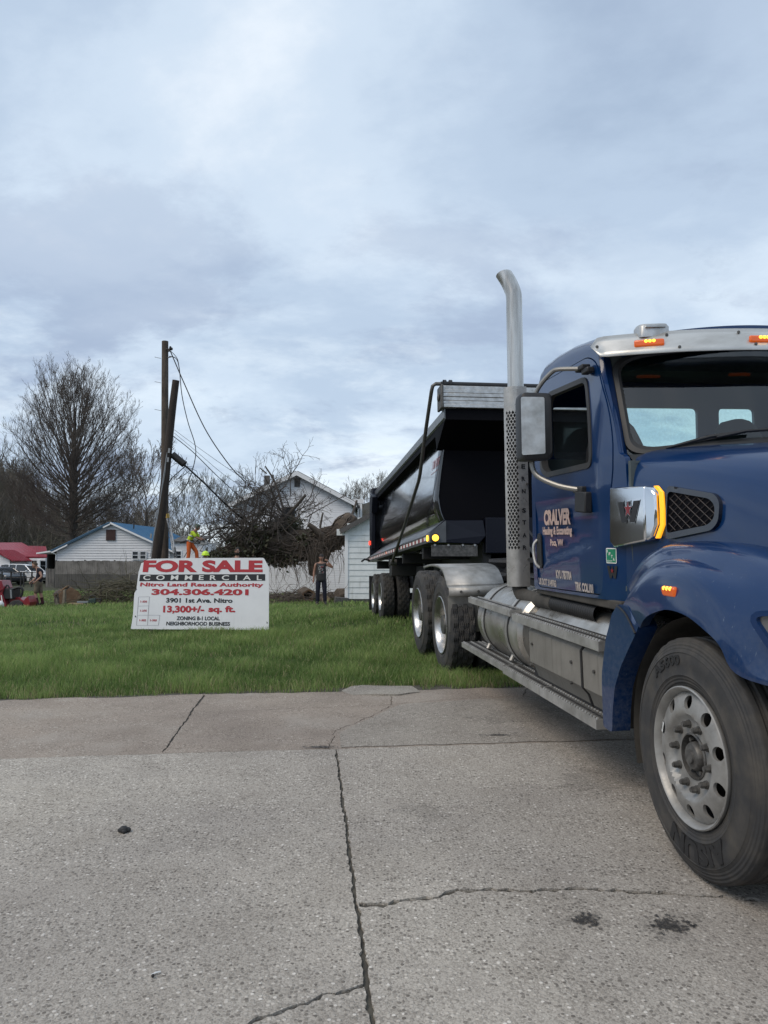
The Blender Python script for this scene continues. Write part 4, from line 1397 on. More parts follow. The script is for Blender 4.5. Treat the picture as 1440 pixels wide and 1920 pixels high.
# top rails
for s in (-1, 1):
    tr = MB()
    tr.loft([[Vector((s * x, y, z)) for x, z in ((1.155, 3.205), (1.175, 3.225), (1.175, 3.335), (1.155, 3.35), (1.02, 3.35), (1.0, 3.33), (1.0, 3.225), (1.02, 3.205))] for y in (-0.55, 8.75)], True, True)
    tr.build('top_rail', M['rail_grey'], D, smooth=30)
    un = MB(); un.bx(s * 1.03, s * 1.15, 0.1, 8.7, 3.12, 3.204); un.build('rail_web', M['bed_flat'], D)
    # sloping side fairing with reflective tape
    sf = MB()
    P = [(1.295, 1.60), (1.295, 1.715), (1.285, 1.728), (1.06, 1.90), (1.06, 1.60)]
    sf.loft([[Vector((s * x, y, z)) for x, z in P] for y in (-0.02, 8.95)], True, True)
    sf.build('side_fairing', M['rail_grey'], D, smooth=20)
    tp = MB()
    n = 0
    y = 0.25
    while y < 8.6:
        tp.add([(s * 1.2975, y, 1.638), (s * 1.2975, y + .17, 1.638), (s * 1.2975, y + .17, 1.688), (s * 1.2975, y, 1.688)], [(0, 1, 2, 3)], mat=n % 2)
        y += 0.175; n += 1
    tp.build('reflective_tape', [M['white'], M['reflector_red']], D, smooth=0)
    # corner post and tailgate hinge
    rp = MB()
    rp.bx(s * 1.06, s * 1.27, 8.40, 8.80, 1.62, 3.22)
    rp.bx(s * 1.02, s * 1.24, 8.42, 8.95, 3.0, 3.42)
    rp.box((s * 1.2, 8.25, 3.02), (0.16, 0.35, 0.42), (0.35, 0, 0))
    rp.bx(s * 1.16, s * 1.262, 8.30, 8.42, 1.9, 3.2)
    rp.build('corner_post', M['navy'], D, bevel=0.02)
    lm = MB(); lm.box((s * 1.285, 8.55, 2.06), (0.05, 0.12, 0.10)); lm.build('tail_lamp', M['red_lit'], D, bevel=0.01)
    lm = MB(); lm.cyl((s * 1.275, 0.10, 1.662), (s * 1.312, 0.10, 1.662), 0.042, n=20); lm.build('side_lamp', M['amber_lit'], D, bevel=0.008)
    lm = MB(); lm.box((s * 1.30, 5.0, 1.665), (0.02, 0.09, 0.05)); lm.build('side_lamp', M['amber'], D, bevel=0.01)
    lm = MB(); lm.cyl((s * 1.215, -0.02, 1.66), (s * 1.215, -0.065, 1.66), 0.046, n=20)
    fl = lm.build('front_lamp', M['amber_lit'], D, bevel=0.008)
    lm = MB(); lm.lathe([(0.047, -0.02), (0.060, -0.02), (0.060, -0.055), (0.047, -0.060)], 24, 'Y', (s * 1.215, 0, 1.66)); lm.build('lamp_ring', M['black'], fl)
tg = MB(); tg.bx(-1.06, 1.06, 8.82, 8.90, 1.65, 3.1)
for k in range(5): tg.bx(-1.06, 1.06, 8.90, 8.95, 1.75 + .3 * k, 1.83 + .3 * k)
tg.build('tailgate', M['bed'], D, bevel=0.015)
# lower front box
lf = MB()
lf.loft([[Vector((x, y, z)) for x, y, z in ((-1.29, -0.02, 1.60), (-0.60, -0.02, 1.575), (-0.50, -0.02, 1.69), (-0.52, 0.02, 1.915), (-1.075, 0.06, 1.915), (-1.29, -0.02, 1.728))],
         [Vector((x, y, z)) for x, y, z in ((-1.29, 0.25, 1.60), (-0.60, 0.25, 1.575), (-0.50, 0.25, 1.69), (-0.52, 0.25, 1.915), (-1.075, 0.25, 1.915), (-1.29, 0.25, 1.728))]], True, True)
lf.loft([[Vector((-x, y, z)) for x, y, z in ((-1.29, -0.02, 1.60), (-0.60, -0.02, 1.575), (-0.50, -0.02, 1.69), (-0.52, 0.02, 1.915), (-1.075, 0.06, 1.915), (-1.29, -0.02, 1.728))],
         [Vector((-x, y, z)) for x, y, z in ((-1.29, 0.25, 1.60), (-0.60, 0.25, 1.575), (-0.50, 0.25, 1.69), (-0.52, 0.25, 1.915), (-1.075, 0.25, 1.915), (-1.29, 0.25, 1.728))]], True, True)
lf.bx(-0.5, 0.5, -0.01, 0.25, 1.45, 1.95)
lf.build('front_apron', M['navy'], D, smooth=0, bevel=0.012)
mf = MB(); mf.bx(-1.265, -0.62, -0.012, 0.0, 1.41, 1.565)
mf.build('splash_plate', M['hub'], D)
bl = MB()
for x in (-1.22, -1.03, -0.83, -0.66): bl.cyl((x, -0.012, 1.562), (x, -0.035, 1.562), 0.016, n=8)
bl.build('bolt', M['alu'], D)
# frame, suspension, tool gear
fm = MB()
for s in (-1, 1):
    fm.bx(s * 0.40, s * 0.52, 0.1, 8.9, 1.25, 1.60)
for y in (1.0, 3.2, 5.2, 7.5): fm.bx(-1.22, 1.22, y - .05, y + .05, 1.40, 1.58)
fm.bx(-0.5, 0.5, 0.2, 1.6, 1.18, 1.26)
for s in (-1, 1):
    fm.bx(s * 0.62, s * 0.78, 3.4, 3.6, 0.75, 1.5)
    fm.bx(s * 0.55, s * 0.85, 3.3, 3.7, 0.70, 0.76)
    fm.bx(s * 0.45, s * 0.62, 5.9, 9.0, 0.95, 1.25)
fm.cyl((0, 0.55, 1.35), (0, 0.55, 1.95), 0.12, n=16)
for y in (6.67, 8.25): fm.cyl((-0.9, y, 0.765), (0.9, y, 0.765), 0.07, n=12)
fm.bx(-1.20, -0.70, 4.9, 5.3, 1.20, 1.42)
fm.build('frame', M['chassis'], D, bevel=0.01)
for y in (6.67, 8.25):
    for s in (-1, 1): dual_wheel('trailer_wheel', D, (s * 1.24, y, 0.765), s)
mfl = MB()
for s in (-1, 1): mfl.bx(s * 0.68, s * 1.26, 9.05, 9.06, 0.40, 1.25)
mfl.build('mud_flap', M['black'], D)
# tarp housing, tarp roll and swing arms
th = MB()
for k in range(4):
    z0 = 3.40 + 0.052 * k
    th.bx(-1.19, 1.19, -0.585 + (0.006 if k % 2 else 0), -0.36, z0, z0 + 0.049)
th.bx(-1.19, 1.19, -0.61, -0.36, 3.352, 3.398)
th.bx(-1.19, 1.19, -0.575, -0.36, 3.60, 3.655)
tho = th.build('tarp_housing', M['alu'], D, bevel=0.006)
for s in (-1, 1):
    te = MB(); te.bx(s * 1.225, s * 1.19, -0.63, -0.34, 3.34, 3.66); te.cyl((s * 1.225, -.5, 3.5), (s * 1.25, -.5, 3.5), 0.05, n=12); te.build('housing_end', M['hub'], tho, bevel=0.01)
rl = MB(); rl.cyl((-1.20, -0.48, 3.695), (1.20, -0.48, 3.695), 0.036, n=16)
rl.lathe([(0.06, -1.17), (0.06, -1.13), (0.038, -1.13), (0.038, -1.09), (0.06, -1.09), (0.06, -1.05)], 18, 'X', (0, -0.48, 3.695))
rl.build('tarp_roll', M['black'], D)
for s in (-1, 1):
    ta = MB()
    pts = [(s * 1.32, 3.85, 1.45), (s * 1.325, 2.05, 2.035), (s * 1.33, 0.62, 2.54), (s * 1.33, 0.50, 2.62), (s * 1.325, 0.0, 3.17), (s * 1.32, -0.44, 3.60), (s * 1.31, -0.48, 3.665), (s * 1.27, -0.485, 3.695), (s * 1.12, -0.48, 3.70)]
    ta.tube(pts, 0.026, 10)
    ta.build('tarp_arm', M['arm'] if 'arm' in M else M['hub'], D, smooth=40)
    pv = MB(); pv.cyl((s * 1.24, 3.87, 1.44), (s * 1.36, 3.87, 1.44), 0.06, n=14); pv.build('arm_pivot', M['hub'], D)
# faded red lettering on the body side (not legible in the photo: slanted strokes)
rt = MB()
def bfn(a, b, d): return Vector((-(bodyx(b) + 0.006 + d), 0.82 - a, b))
for k, (x, w) in enumerate(((0, .07), (.10, .08), (.21, .05), (.29, .09), (.41, .05), (.49, .09))):
    rt.prism([(x, 2.72), (x + .025, 2.72), (x + .045, 2.85), (x + .02, 2.85)], bfn, 0, 0.001)
    if w > .06: rt.prism([(x + .02, 2.83), (x + .02 + w - .02, 2.83), (x + .02 + w - .017, 2.85), (x + .023, 2.85)], bfn, 0.0015, 0.0025)
    if w > .07: rt.prism([(x + .05, 2.72), (x + .075, 2.72), (x + .092, 2.82), (x + .067, 2.82)], bfn, 0, 0.001)
rt.prism([(-.03, 2.655), (.55, 2.655), (.55, 2.662), (-.03, 2.662)], bfn, 0, 0.001)
rt.build('side_lettering', M['red_faded'], D, smooth=0)
hk = MB(); hk.tube([(-1.26, 8.6, 1.62), (-1.42, 8.5, 1.66), (-1.50, 8.45, 1.60)], 0.025, 6); hk.tube([(-1.40, 8.5, 1.65), (-1.27, 8.5, 1.74)], 0.015, 6)
hk.build('latch_lever', M['black'], D)

# ================================================================== ground
T3 = TRAC.to_3x3(); TINV = TRAC.inverted()
PN = T3 @ Vector((0, 0, 1)); PO = TRAC.translation


def pave_z(x, y):
    return PO.z - (PN.x * (x - PO.x) + PN.y * (y - PO.y)) / PN.z


def loc_xy(x, y):
    """world xy -> tractor-frame xy (on the pavement plane)"""
    c, s = math.cos(math.atan(.137)), math.sin(math.atan(.137))
    dx, dy = x - PO.x, y - PO.y
    return dx * c + dy * s, -dx * s + dy * c


def sstep(t):
    t = np.clip(t, 0, 1); return t * t * (3 - 2 * t)


EDGE_X = [-40, -20, -5.51, -3.56, -1.97, -0.52, 6, 30]
EDGE_Y = [6.4, 5.2, 4.51, 4.38, 4.20, 4.12, 4.0, 3.8]


def edge_y(lx):
    return np.interp(lx, EDGE_X, EDGE_Y)


def ground_z(x, y):
    """lawn height"""
    x = np.asarray(x, float); y = np.asarray(y, float)
    base = np.interp(y, [5, 7, 9, 13.6, 16.3, 18.9, 26.5, 32, 45, 60, 100], [.08, .11, .12, .03, .02, -.05, -.23, -.36, -.5, -.6, -.6])
    base = base - 0.17 * sstep((-x - 6) / 8) * sstep((y - 14) / 12)
    base = base + 0.02 * np.sin(x * 0.9 + 1.3) * np.cos(y * 0.7) * sstep((y - 9) / 3)
    lx, ly = loc_xy(x, y)
    d = ly - edge_y(lx)
    w = sstep(d / 2.6)
    pz = pave_z(x, y)
    z = pz * (1 - w) + base * w
    return np.where(d < 0.02, np.minimum(pz - 0.06, pz - 0.06), z)


M['soil'] = pm('lawn_soil', (0.035, 0.045, 0.016), 0.95, var=(1.3, (0.055, 0.050, 0.025), 0.4, 0.7), bump=(25, 0.5, 0.04))
gx = np.concatenate([np.arange(-600, -40, 20), np.arange(-40, -12, 1.0), np.arange(-12, 12, 0.25), np.arange(12, 40, 1.0), np.arange(40, 601, 20)])
gy = np.concatenate([np.arange(-600, -20, 20), np.arange(-20, 4, 1.0), np.arange(4, 20, 0.2), np.arange(20, 60, 1.0), np.arange(60, 701, 20)])
GX, GY = np.meshgrid(gx, gy)
GZ = ground_z(GX, GY)
far = np.hypot(GX, GY) > 60
GZ = np.where(far & (GY < 30), np.minimum(GZ, -0.4), GZ)
ny, nx = GX.shape
idx = np.arange(nx * ny).reshape(ny, nx)
F = np.stack([idx[:-1, :-1], idx[:-1, 1:], idx[1:, 1:], idx[1:, :-1]], -1).reshape(-1, 4)
g_o = fast_mesh('ground', np.stack([GX, GY, GZ], -1).reshape(-1, 3), F, M['soil'], smooth=True)
tag(g_o, kind='structure')


# ---- concrete
def concrete(name, cols, scale, agg, stain):
    m = bpy.data.materials.new(name); m.use_nodes = True
    nt = m.node_tree; N, L = nt.nodes, nt.links
    b = N['Principled BSDF']; b.inputs['Roughness'].default_value = 0.9; b.inputs['Specular IOR Level'].default_value = 0.25
    tc = N.new('ShaderNodeTexCoord')

    def vor(sc):
        v = N.new('ShaderNodeTexVoronoi'); v.inputs['Scale'].default_value = sc; L.new(tc.outputs['Object'], v.inputs['Vector']); return v

    def noi(sc, det=6, ro=0.6):
        v = N.new('ShaderNodeTexNoise'); v.inputs['Scale'].default_value = sc; v.inputs['Detail'].default_value = det; v.inputs['Roughness'].default_value = ro
        L.new(tc.outputs['Object'], v.inputs['Vector']); return v.outputs['Fac']

    def ramp(f, pts):
        r = N.new('ShaderNodeValToRGB'); el = r.color_ramp.elements
        while len(el) < len(pts): el.new(0.5)
        for e, (p, c) in zip(el, pts): e.position = p; e.color = (*c, 1)
        L.new(f, r.inputs[0]); return r.outputs[0]

    def mix(f, a, c, mode='MIX'):
        x = N.new('ShaderNodeMix'); x.data_type = 'RGBA'; x.blend_type = mode
        if isinstance(f, float): x.inputs[0].default_value = f
        else: L.new(f, x.inputs[0])
        for s, v in ((6, a), (7, c)):
            if isinstance(v, tuple): x.inputs[s].default_value = (*v, 1)
            else: L.new(v, x.inputs[s])
        return x.outputs[2]
    v1, v2 = vor(scale), vor(scale * 2.6)
    sp = N.new('ShaderNodeSeparateColor'); L.new(v1.outputs['Color'], sp.inputs[0])
    peb = ramp(sp.outputs[0], [(0.0, cols[0]), (0.35, cols[1]), (0.7, cols[2]), (0.93, cols[3]), (1.0, cols[4])])
    sp2 = N.new('ShaderNodeSeparateColor'); L.new(v2.outputs['Color'], sp2.inputs[0])
    fine = ramp(sp2.outputs[1], [(0.0, cols[0]), (0.6, cols[2]), (1.0, cols[3])])
    paste = ramp(noi(scale * 1.2, 4), [(0.25, cols[1]), (0.75, cols[2])])
    # aggregate shows through the paste where the cell centre is near
    ds = N.new('ShaderNodeMapRange'); L.new(v1.outputs['Distance'], ds.inputs[0]); ds.inputs[1].default_value = 0.38; ds.inputs[2].default_value = 0.50
    ds.inputs[3].default_value = 1.0; ds.inputs[4].default_value = 0.0
    sel = N.new('ShaderNodeMath'); sel.operation = 'GREATER_THAN'; L.new(sp.outputs[2], sel.inputs[0]); sel.inputs[1].default_value = 1 - agg
    mm = N.new('ShaderNodeMath'); mm.operation = 'MULTIPLY'; L.new(ds.outputs[0], mm.inputs[0]); L.new(sel.outputs[0], mm.inputs[1])
    base = mix(mm.outputs[0], mix(0.5, paste, fine), peb)
    st1 = ramp(noi(0.55, 5, 0.55), [(0.35, (0.80, 0.79, 0.80)), (0.65, (1.12, 1.11, 1.09))])
    st2 = ramp(noi(2.4, 6, 0.65), [(0.30, (0.86, 0.85, 0.84)), (0.55, (1, 1, 1)), (0.75, (1.07, 1.06, 1.05))])
    c = mix(1.0, mix(1.0, base, st1, 'MULTIPLY'), st2, 'MULTIPLY')
    if stain:
        c = mix(ramp(noi(1.1, 7, 0.6), [(0.52, (0, 0, 0)), (0.74, (0.5, 0.5, 0.5))]), c, stain)
    L.new(c, b.inputs['Base Color'])
    bp = N.new('ShaderNodeBump'); bp.inputs['Strength'].default_value = 0.55; bp.inputs['Distance'].default_value = 0.006
    hm = N.new('ShaderNodeMath'); hm.operation = 'ADD'; L.new(mm.outputs[0], hm.inputs[0]); L.new(noi(scale * 2.5, 3), hm.inputs[1])
    L.new(hm.outputs[0], bp.inputs['Height']); L.new(bp.outputs[0], b.inputs['Normal'])
    return m


M['conc'] = concrete('driveway_concrete', [(0.155, 0.140, 0.122), (0.300, 0.276, 0.243), (0.435, 0.403, 0.357), (0.56, 0.525, 0.47), (0.72, 0.685, 0.63)], 66, 0.75, (0.27, 0.243, 0.222))
M['conc_far'] = concrete('apron_concrete', [(0.130, 0.106, 0.086), (0.260, 0.218, 0.183), (0.348, 0.303, 0.258), (0.437, 0.392, 0.342), (0.582, 0.550, 0.493)], 75, 0.60, (0.354, 0.332, 0.302))
M['conc_old'] = concrete('worn_concrete', [(0.135, 0.121, 0.104), (0.25, 0.227, 0.198), (0.355, 0.326, 0.287), (0.46, 0.43, 0.38), (0.60, 0.57, 0.52)], 66, 0.7, (0.30, 0.275, 0.245))
M['joint'] = pm('joint_dirt', (0.058, 0.052, 0.043), 0.95, var=(14, (0.105, 0.098, 0.078), 0.4, 0.7), bump=(60, 0.5, 0.02))
def stain_mat(name, color, lo, hi, amax):
    m = pm(name, color, 0.75); nt = m.node_tree; N, L = nt.nodes, nt.links; b = N['Principled BSDF']
    tc = N.new('ShaderNodeTexCoord'); n = N.new('ShaderNodeTexNoise'); n.inputs['Scale'].default_value = 55; n.inputs['Detail'].default_value = 6; n.inputs['Roughness'].default_value = 0.7
    L.new(tc.outputs['Object'], n.inputs['Vector']); r = N.new('ShaderNodeMapRange'); L.new(n.outputs['Fac'], r.inputs[0])
    r.inputs[1].default_value = lo; r.inputs[2].default_value = hi; r.inputs[3].default_value = 0; r.inputs[4].default_value = amax
    L.new(r.outputs[0], b.inputs['Alpha']); return m
M['stain'] = stain_mat('oil_stain', (0.030, 0.028, 0.027), 0.36, 0.56, 0.92)
M['stain_faint'] = stain_mat('faint_stain', (0.075, 0.068, 0.062), 0.40, 0.68, 0.30)


def pl(x, y, dz=0.0):
    """tractor-frame ground point -> world"""
    return TRAC @ Vector((x, y, dz))


def crack(path, w0, w1=None, jag=0.012, n=60, seed=0):
    """ragged polygon along a line"""
    R = random.Random(seed)
    P = [Vector((p[0], p[1], 0)) for p in path]
    L_ = [0]
    for a, b in zip(P[:-1], P[1:]): L_.append(L_[-1] + (b - a).length)
    pts = []
    wob = 0.0
    for i in range(n + 1):
        t = L_[-1] * i / n
        k = max(j for j in range(len(L_)) if L_[j] <= t + 1e-9); k = min(k, len(P) - 2)
        q = P[k].lerp(P[k + 1], (t - L_[k]) / max(1e-9, L_[k + 1] - L_[k]))
        d = (P[k + 1] - P[k]).normalized(); nn = Vector((-d.y, d.x, 0))
        wob = wob * 0.7 + R.uniform(-jag, jag) * 0.8
        pts.append((q + nn * wob, nn))
    w1 = w0 if w1 is None else w1
    A_, B_ = [], []
    for i, (q, nn) in enumerate(pts):
        w = (w0 + (w1 - w0) * i / n) * R.uniform(0.45, 1.45) * 0.5
        a = q + nn * w; b = q - nn * w * R.uniform(0.6, 1.2)
        A_.append((a.x, a.y)); B_.append((b.x, b.y))
    return A_ + B_[::-1]


cracks = [
    crack([(-9, 2.62), (-4.83, 2.47), (-3.2, 2.36), (-2.56, 2.29)], 0.010, 0.010, 0.005, 160, 1),
    crack([(-2.58, 2.285), (-1.8, 2.235), (-0.66, 2.14), (3, 1.9)], 0.010, 0.008, 0.005, 160, 2),
    crack([(-2.555, 2.28), (-2.60, 1.2), (-2.63, 0.35), (-2.64, 0.05), (-2.66, -0.5), (-2.70, -1.6), (-2.75, -5)], 0.017, 0.026, 0.004, 300, 3),
    crack([(-2.63, 0.03), (-2.45, 0.02), (-2.2, 0.07), (-1.95, 0.03), (-1.55, -0.03), (-1.02, -0.21), (-0.4, -0.30), (0.8, -0.5)], 0.032, 0.012, 0.014, 150, 4),
    crack([(-2.665, -0.52), (-2.80, -0.55), (-3.0, -0.66), (-3.2, -0.74), (-3.6, -1.0), (-4.2, -1.3)], 0.018, 0.014, 0.012, 80, 5),
    crack([(-3.74, 2.43), (-3.69, 3.4), (-3.645, 4.36)], 0.014, 0.022, 0.008, 60, 6),
    crack([(-2.62, 2.30), (-2.55, 2.75), (-2.33, 3.05), (-2.05, 3.45), (-1.95, 3.6)], 0.006, 0.008, 0.018, 50, 7),
    crack([(-3.35, 3.62), (-2.7, 3.62), (-2.03, 3.60), (-1.4, 3.72), (-0.7, 3.70), (0.4, 3.66)], 0.007, 0.006, 0.010, 80, 8),
    crack([(-1.98, 3.6), (-1.92, 4.0), (-1.78, 4.2)], 0.010, 0.016, 0.014, 24, 9),
    crack([(-0.75, 3.70), (-0.62, 4.0), (-0.52, 4.14)], 0.014, 0.020, 0.012, 24, 10),
]


def slab_mesh(name, outer, mat, dz, z_under=0.03):
    hs = [c for c in cracks]
    loops = [seg_loop(outer, 0.4)] + hs
    pts, edges, faces = [], [], []
    for i, lp in enumerate(loops):
        b = len(pts); n = len(lp)
        pts += [Vector(p) for p in lp]
        if i == 0: edges += [(b + k, b + (k + 1) % n) for k in range(n)]
        else: edges += [(b + k, b + (k + 1) % n) for k in range(n)]
    r = delaunay_2d_cdt(pts, edges, [], 0, 1e-5)
    V2, F = r[0], r[2]
    cen = np.array([np.mean([tuple(V2[i]) for i in f], axis=0) for f in F])
    ok = inside(outer, cen)
    for h in hs: ok &= ~inside(h, cen)
    F = [list(f) for f, k in zip(F, ok) if k]
    n = len(V2)
    vs = [pl(p[0], p[1], dz) for p in V2] + [pl(p[0], p[1], dz - z_under) for p in V2]
    fs = list(F)
    cnt = {}
    for f in F:
        for i in range(len(f)):
            e = (f[i], f[(i + 1) % len(f)]); cnt.setdefault((min(e), max(e)), []).append(e)
    for k, es in cnt.items():
        if len(es) == 1:
            a, b = es[0]; fs.append([b, a, a + n, b + n])
    mb = MB(); mb.add(vs, fs)
    return tag(mb.build(name, mat, smooth=0), kind='structure')


def jag_line(P, amp, step, seed):
    R = random.Random(seed); out = []
    for a, b in zip(P[:-1], P[1:]):
        a, b = Vector(a), Vector(b); k = max(1, int((b - a).length / step))
        for j in range(k):
            p = a.lerp(b, j / k); out.append((p.x + R.uniform(-amp, amp) * .3, p.y + R.uniform(-amp, amp)))
    out.append(tuple(P[-1])); return out


lower = [(-14, 2.78), (-9, 2.62), (-4.83, 2.47), (-3.2, 2.36), (-2.56, 2.285), (-1.8, 2.235), (-0.66, 2.14), (3, 1.9), (14, 1.3)]
upper = jag_line([(14, 4.0), (6, 4.0), (-0.52, 4.12), (-1.97, 4.20), (-3.56, 4.38), (-5.51, 4.51), (-14, 4.95)], 0.035, 0.12, 3)
slab_mesh('driveway', [(-14, -12), (14, -12)] + lower[::-1], M['conc'], 0.024)
slab_mesh('driveway_apron', lower + upper, M['conc_far'], 0.022)
# dirt that fills the joints
jm = MB(); jm.add([pl(-14, -12, 0.013), pl(14, -12, 0.013), pl(14, 3.98, 0.013), pl(-14, 4.85, 0.013)], [(0, 1, 2, 3)])
tag(jm.build('joint_fill', M['joint'], smooth=0), kind='structure')
# worn patch of older concrete in the apron, a loose slab piece at the lawn edge
wp_ = rnd_poly(jag_line([(-2.52, 2.32), (-2.50, 2.7), (-2.30, 3.02), (-2.02, 3.42), (-1.90, 3.58), (-1.3, 3.66), (-0.7, 3.64), (0.3, 3.58), (1.6, 3.4), (1.6, 2.05), (-0.66, 2.16), (-1.8, 2.255), (-2.52, 2.32)], 0.02, 0.15, 5), 0.0)
pm_ = MB(); panel(pm_, wp_, [c for c in ()], lambda a, b, d: pl(a, b, 0.0258), 0.3)
tag(pm_.build('driveway_patch', M['conc_old'], smooth=0), kind='structure')
cp_ = MB()
cpo = rnd_poly(jag_line([(-2.26, 4.05), (-1.86, 3.97), (-1.62, 4.08), (-1.66, 4.30), (-1.93, 4.46), (-2.25, 4.42), (-2.36, 4.22), (-2.26, 4.05)], 0.03, 0.12, 8), 0.03, 2)
panel(cp_, cpo, [], lambda a, b, d: pl(a, b, 0.036 + 0.012 * math.sin(a * 9) * math.sin(b * 8) - d), 0.08, 0.05)
M['slab'] = concrete('slab_concrete', [(0.134, 0.124, 0.108), (0.268, 0.250, 0.220), (0.366, 0.342, 0.303), (0.464, 0.437, 0.391), (0.610, 0.578, 0.517)], 70, 0.4, None)
tag(cp_.build('broken_slab', M['slab'], smooth=40), 'pale broken piece of concrete lying at the lawn edge', 'concrete slab')


def blot(c, r, seed, sx=1.0):
    R = random.Random(seed); ph = [R.uniform(0, 6.28) for _ in range(6)]
    out = []
    for k in range(72):
        a = 2 * pi * k / 72
        q = r * (1 + 0.20 * sin(2 * a + ph[0]) + 0.16 * sin(3 * a + ph[1]) + 0.14 * sin(7 * a + ph[2]) + 0.12 * sin(13 * a + ph[3]) + 0.08 * sin(23 * a + ph[4]))
        out.append((c[0] + q * cos(a) * sx, c[1] + q * sin(a)))
    return out


ss = MB()
for c, r, sd_, sx in (((-1.79, -0.245), .032, 3, 1.0), ((-1.50, -0.335), .046, 5, 1.25)):
    panel(ss, blot(c, r, sd_, sx), [], lambda a, b, d: pl(a, b, 0.0285), 0.05)
    R = random.Random(sd_)
    for k in range(16):
        a, q = R.uniform(0, 6.28), r * R.uniform(1.0, 1.7)
        panel(ss, blot((c[0] + q * cos(a) * sx, c[1] + q * sin(a)), R.uniform(.004, .011), k), [], lambda a, b, d: pl(a, b, 0.0285), 0.05)
tag(ss.build('oil_stain', M['stain'], smooth=0), kind='structure')
fs_ = MB()
for c, r, sd_, sx in (((-1.79, -0.245), .075, 13, 1.0), ((-1.50, -0.335), .10, 15, 1.3), ((-1.0, 1.3), .22, 16, 1.2), ((-2.2, 1.0), .12, 17, 1.1), ((-1.0, 3.0), .25, 20, 1.6)):
    panel(fs_, blot(c, r, sd_, sx), [], lambda a, b, d: pl(a, b, 0.0265), 0.15)
tag(fs_.build('faint_stain', M['stain_faint'], smooth=0), kind='structure')
ds = MB()
for c, r, sd_, sx in (((-1.36, 2.42), .022, 11, 3.0), ((-2.66, 2.34), .026, 12, 3.0)):
    panel(ds, blot(c, r, sd_, sx), [], lambda a, b, d: pl(a, b, 0.0305), 0.05)
    R = random.Random(sd_)
    for k in range(14):
        panel(ds, blot((c[0] + R.uniform(-.14, .14), c[1] + R.uniform(-.03, .03)), R.uniform(.003, .010), k), [], lambda a, b, d: pl(a, b, 0.0305), 0.05)
tag(ds.build('dirt_patch', M['stain'], smooth=0), kind='structure')
# lump of asphalt on the concrete
lm = MB(); q = pl(-3.72, 0.97, 0.038)
for dx, dy, r in ((0, 0, .024), (.018, .006, .017), (-.02, .004, .013), (.006, -.014, .014)):
    lm.sphere(q + Vector((dx, dy, r * .4 - .01)), r, 9, 6, (1, .9, .8))
tag(lm.build('asphalt_lump', M['chassis'], smooth=30), 'small black lump of asphalt lying on the grey concrete', 'asphalt lump')
lt_ = MB(); q = pl(-2.9, 0.0, 0.0)
q = pl(-3.36, -0.36, 0.027)
lt_.tube([q + Vector((-.012, -.008, .003)), q + Vector((0, .0, .006)), q + Vector((.012, .012, .003))], 0.003, 5)
lt_.sphere(q + Vector((-.004, -.018, .005)), 0.006, 8, 5, mat=1)
tag(lt_.build('litter_scrap', [M['white'], M['chassis']]), 'tiny scrap of white litter on the concrete near the front', 'litter')


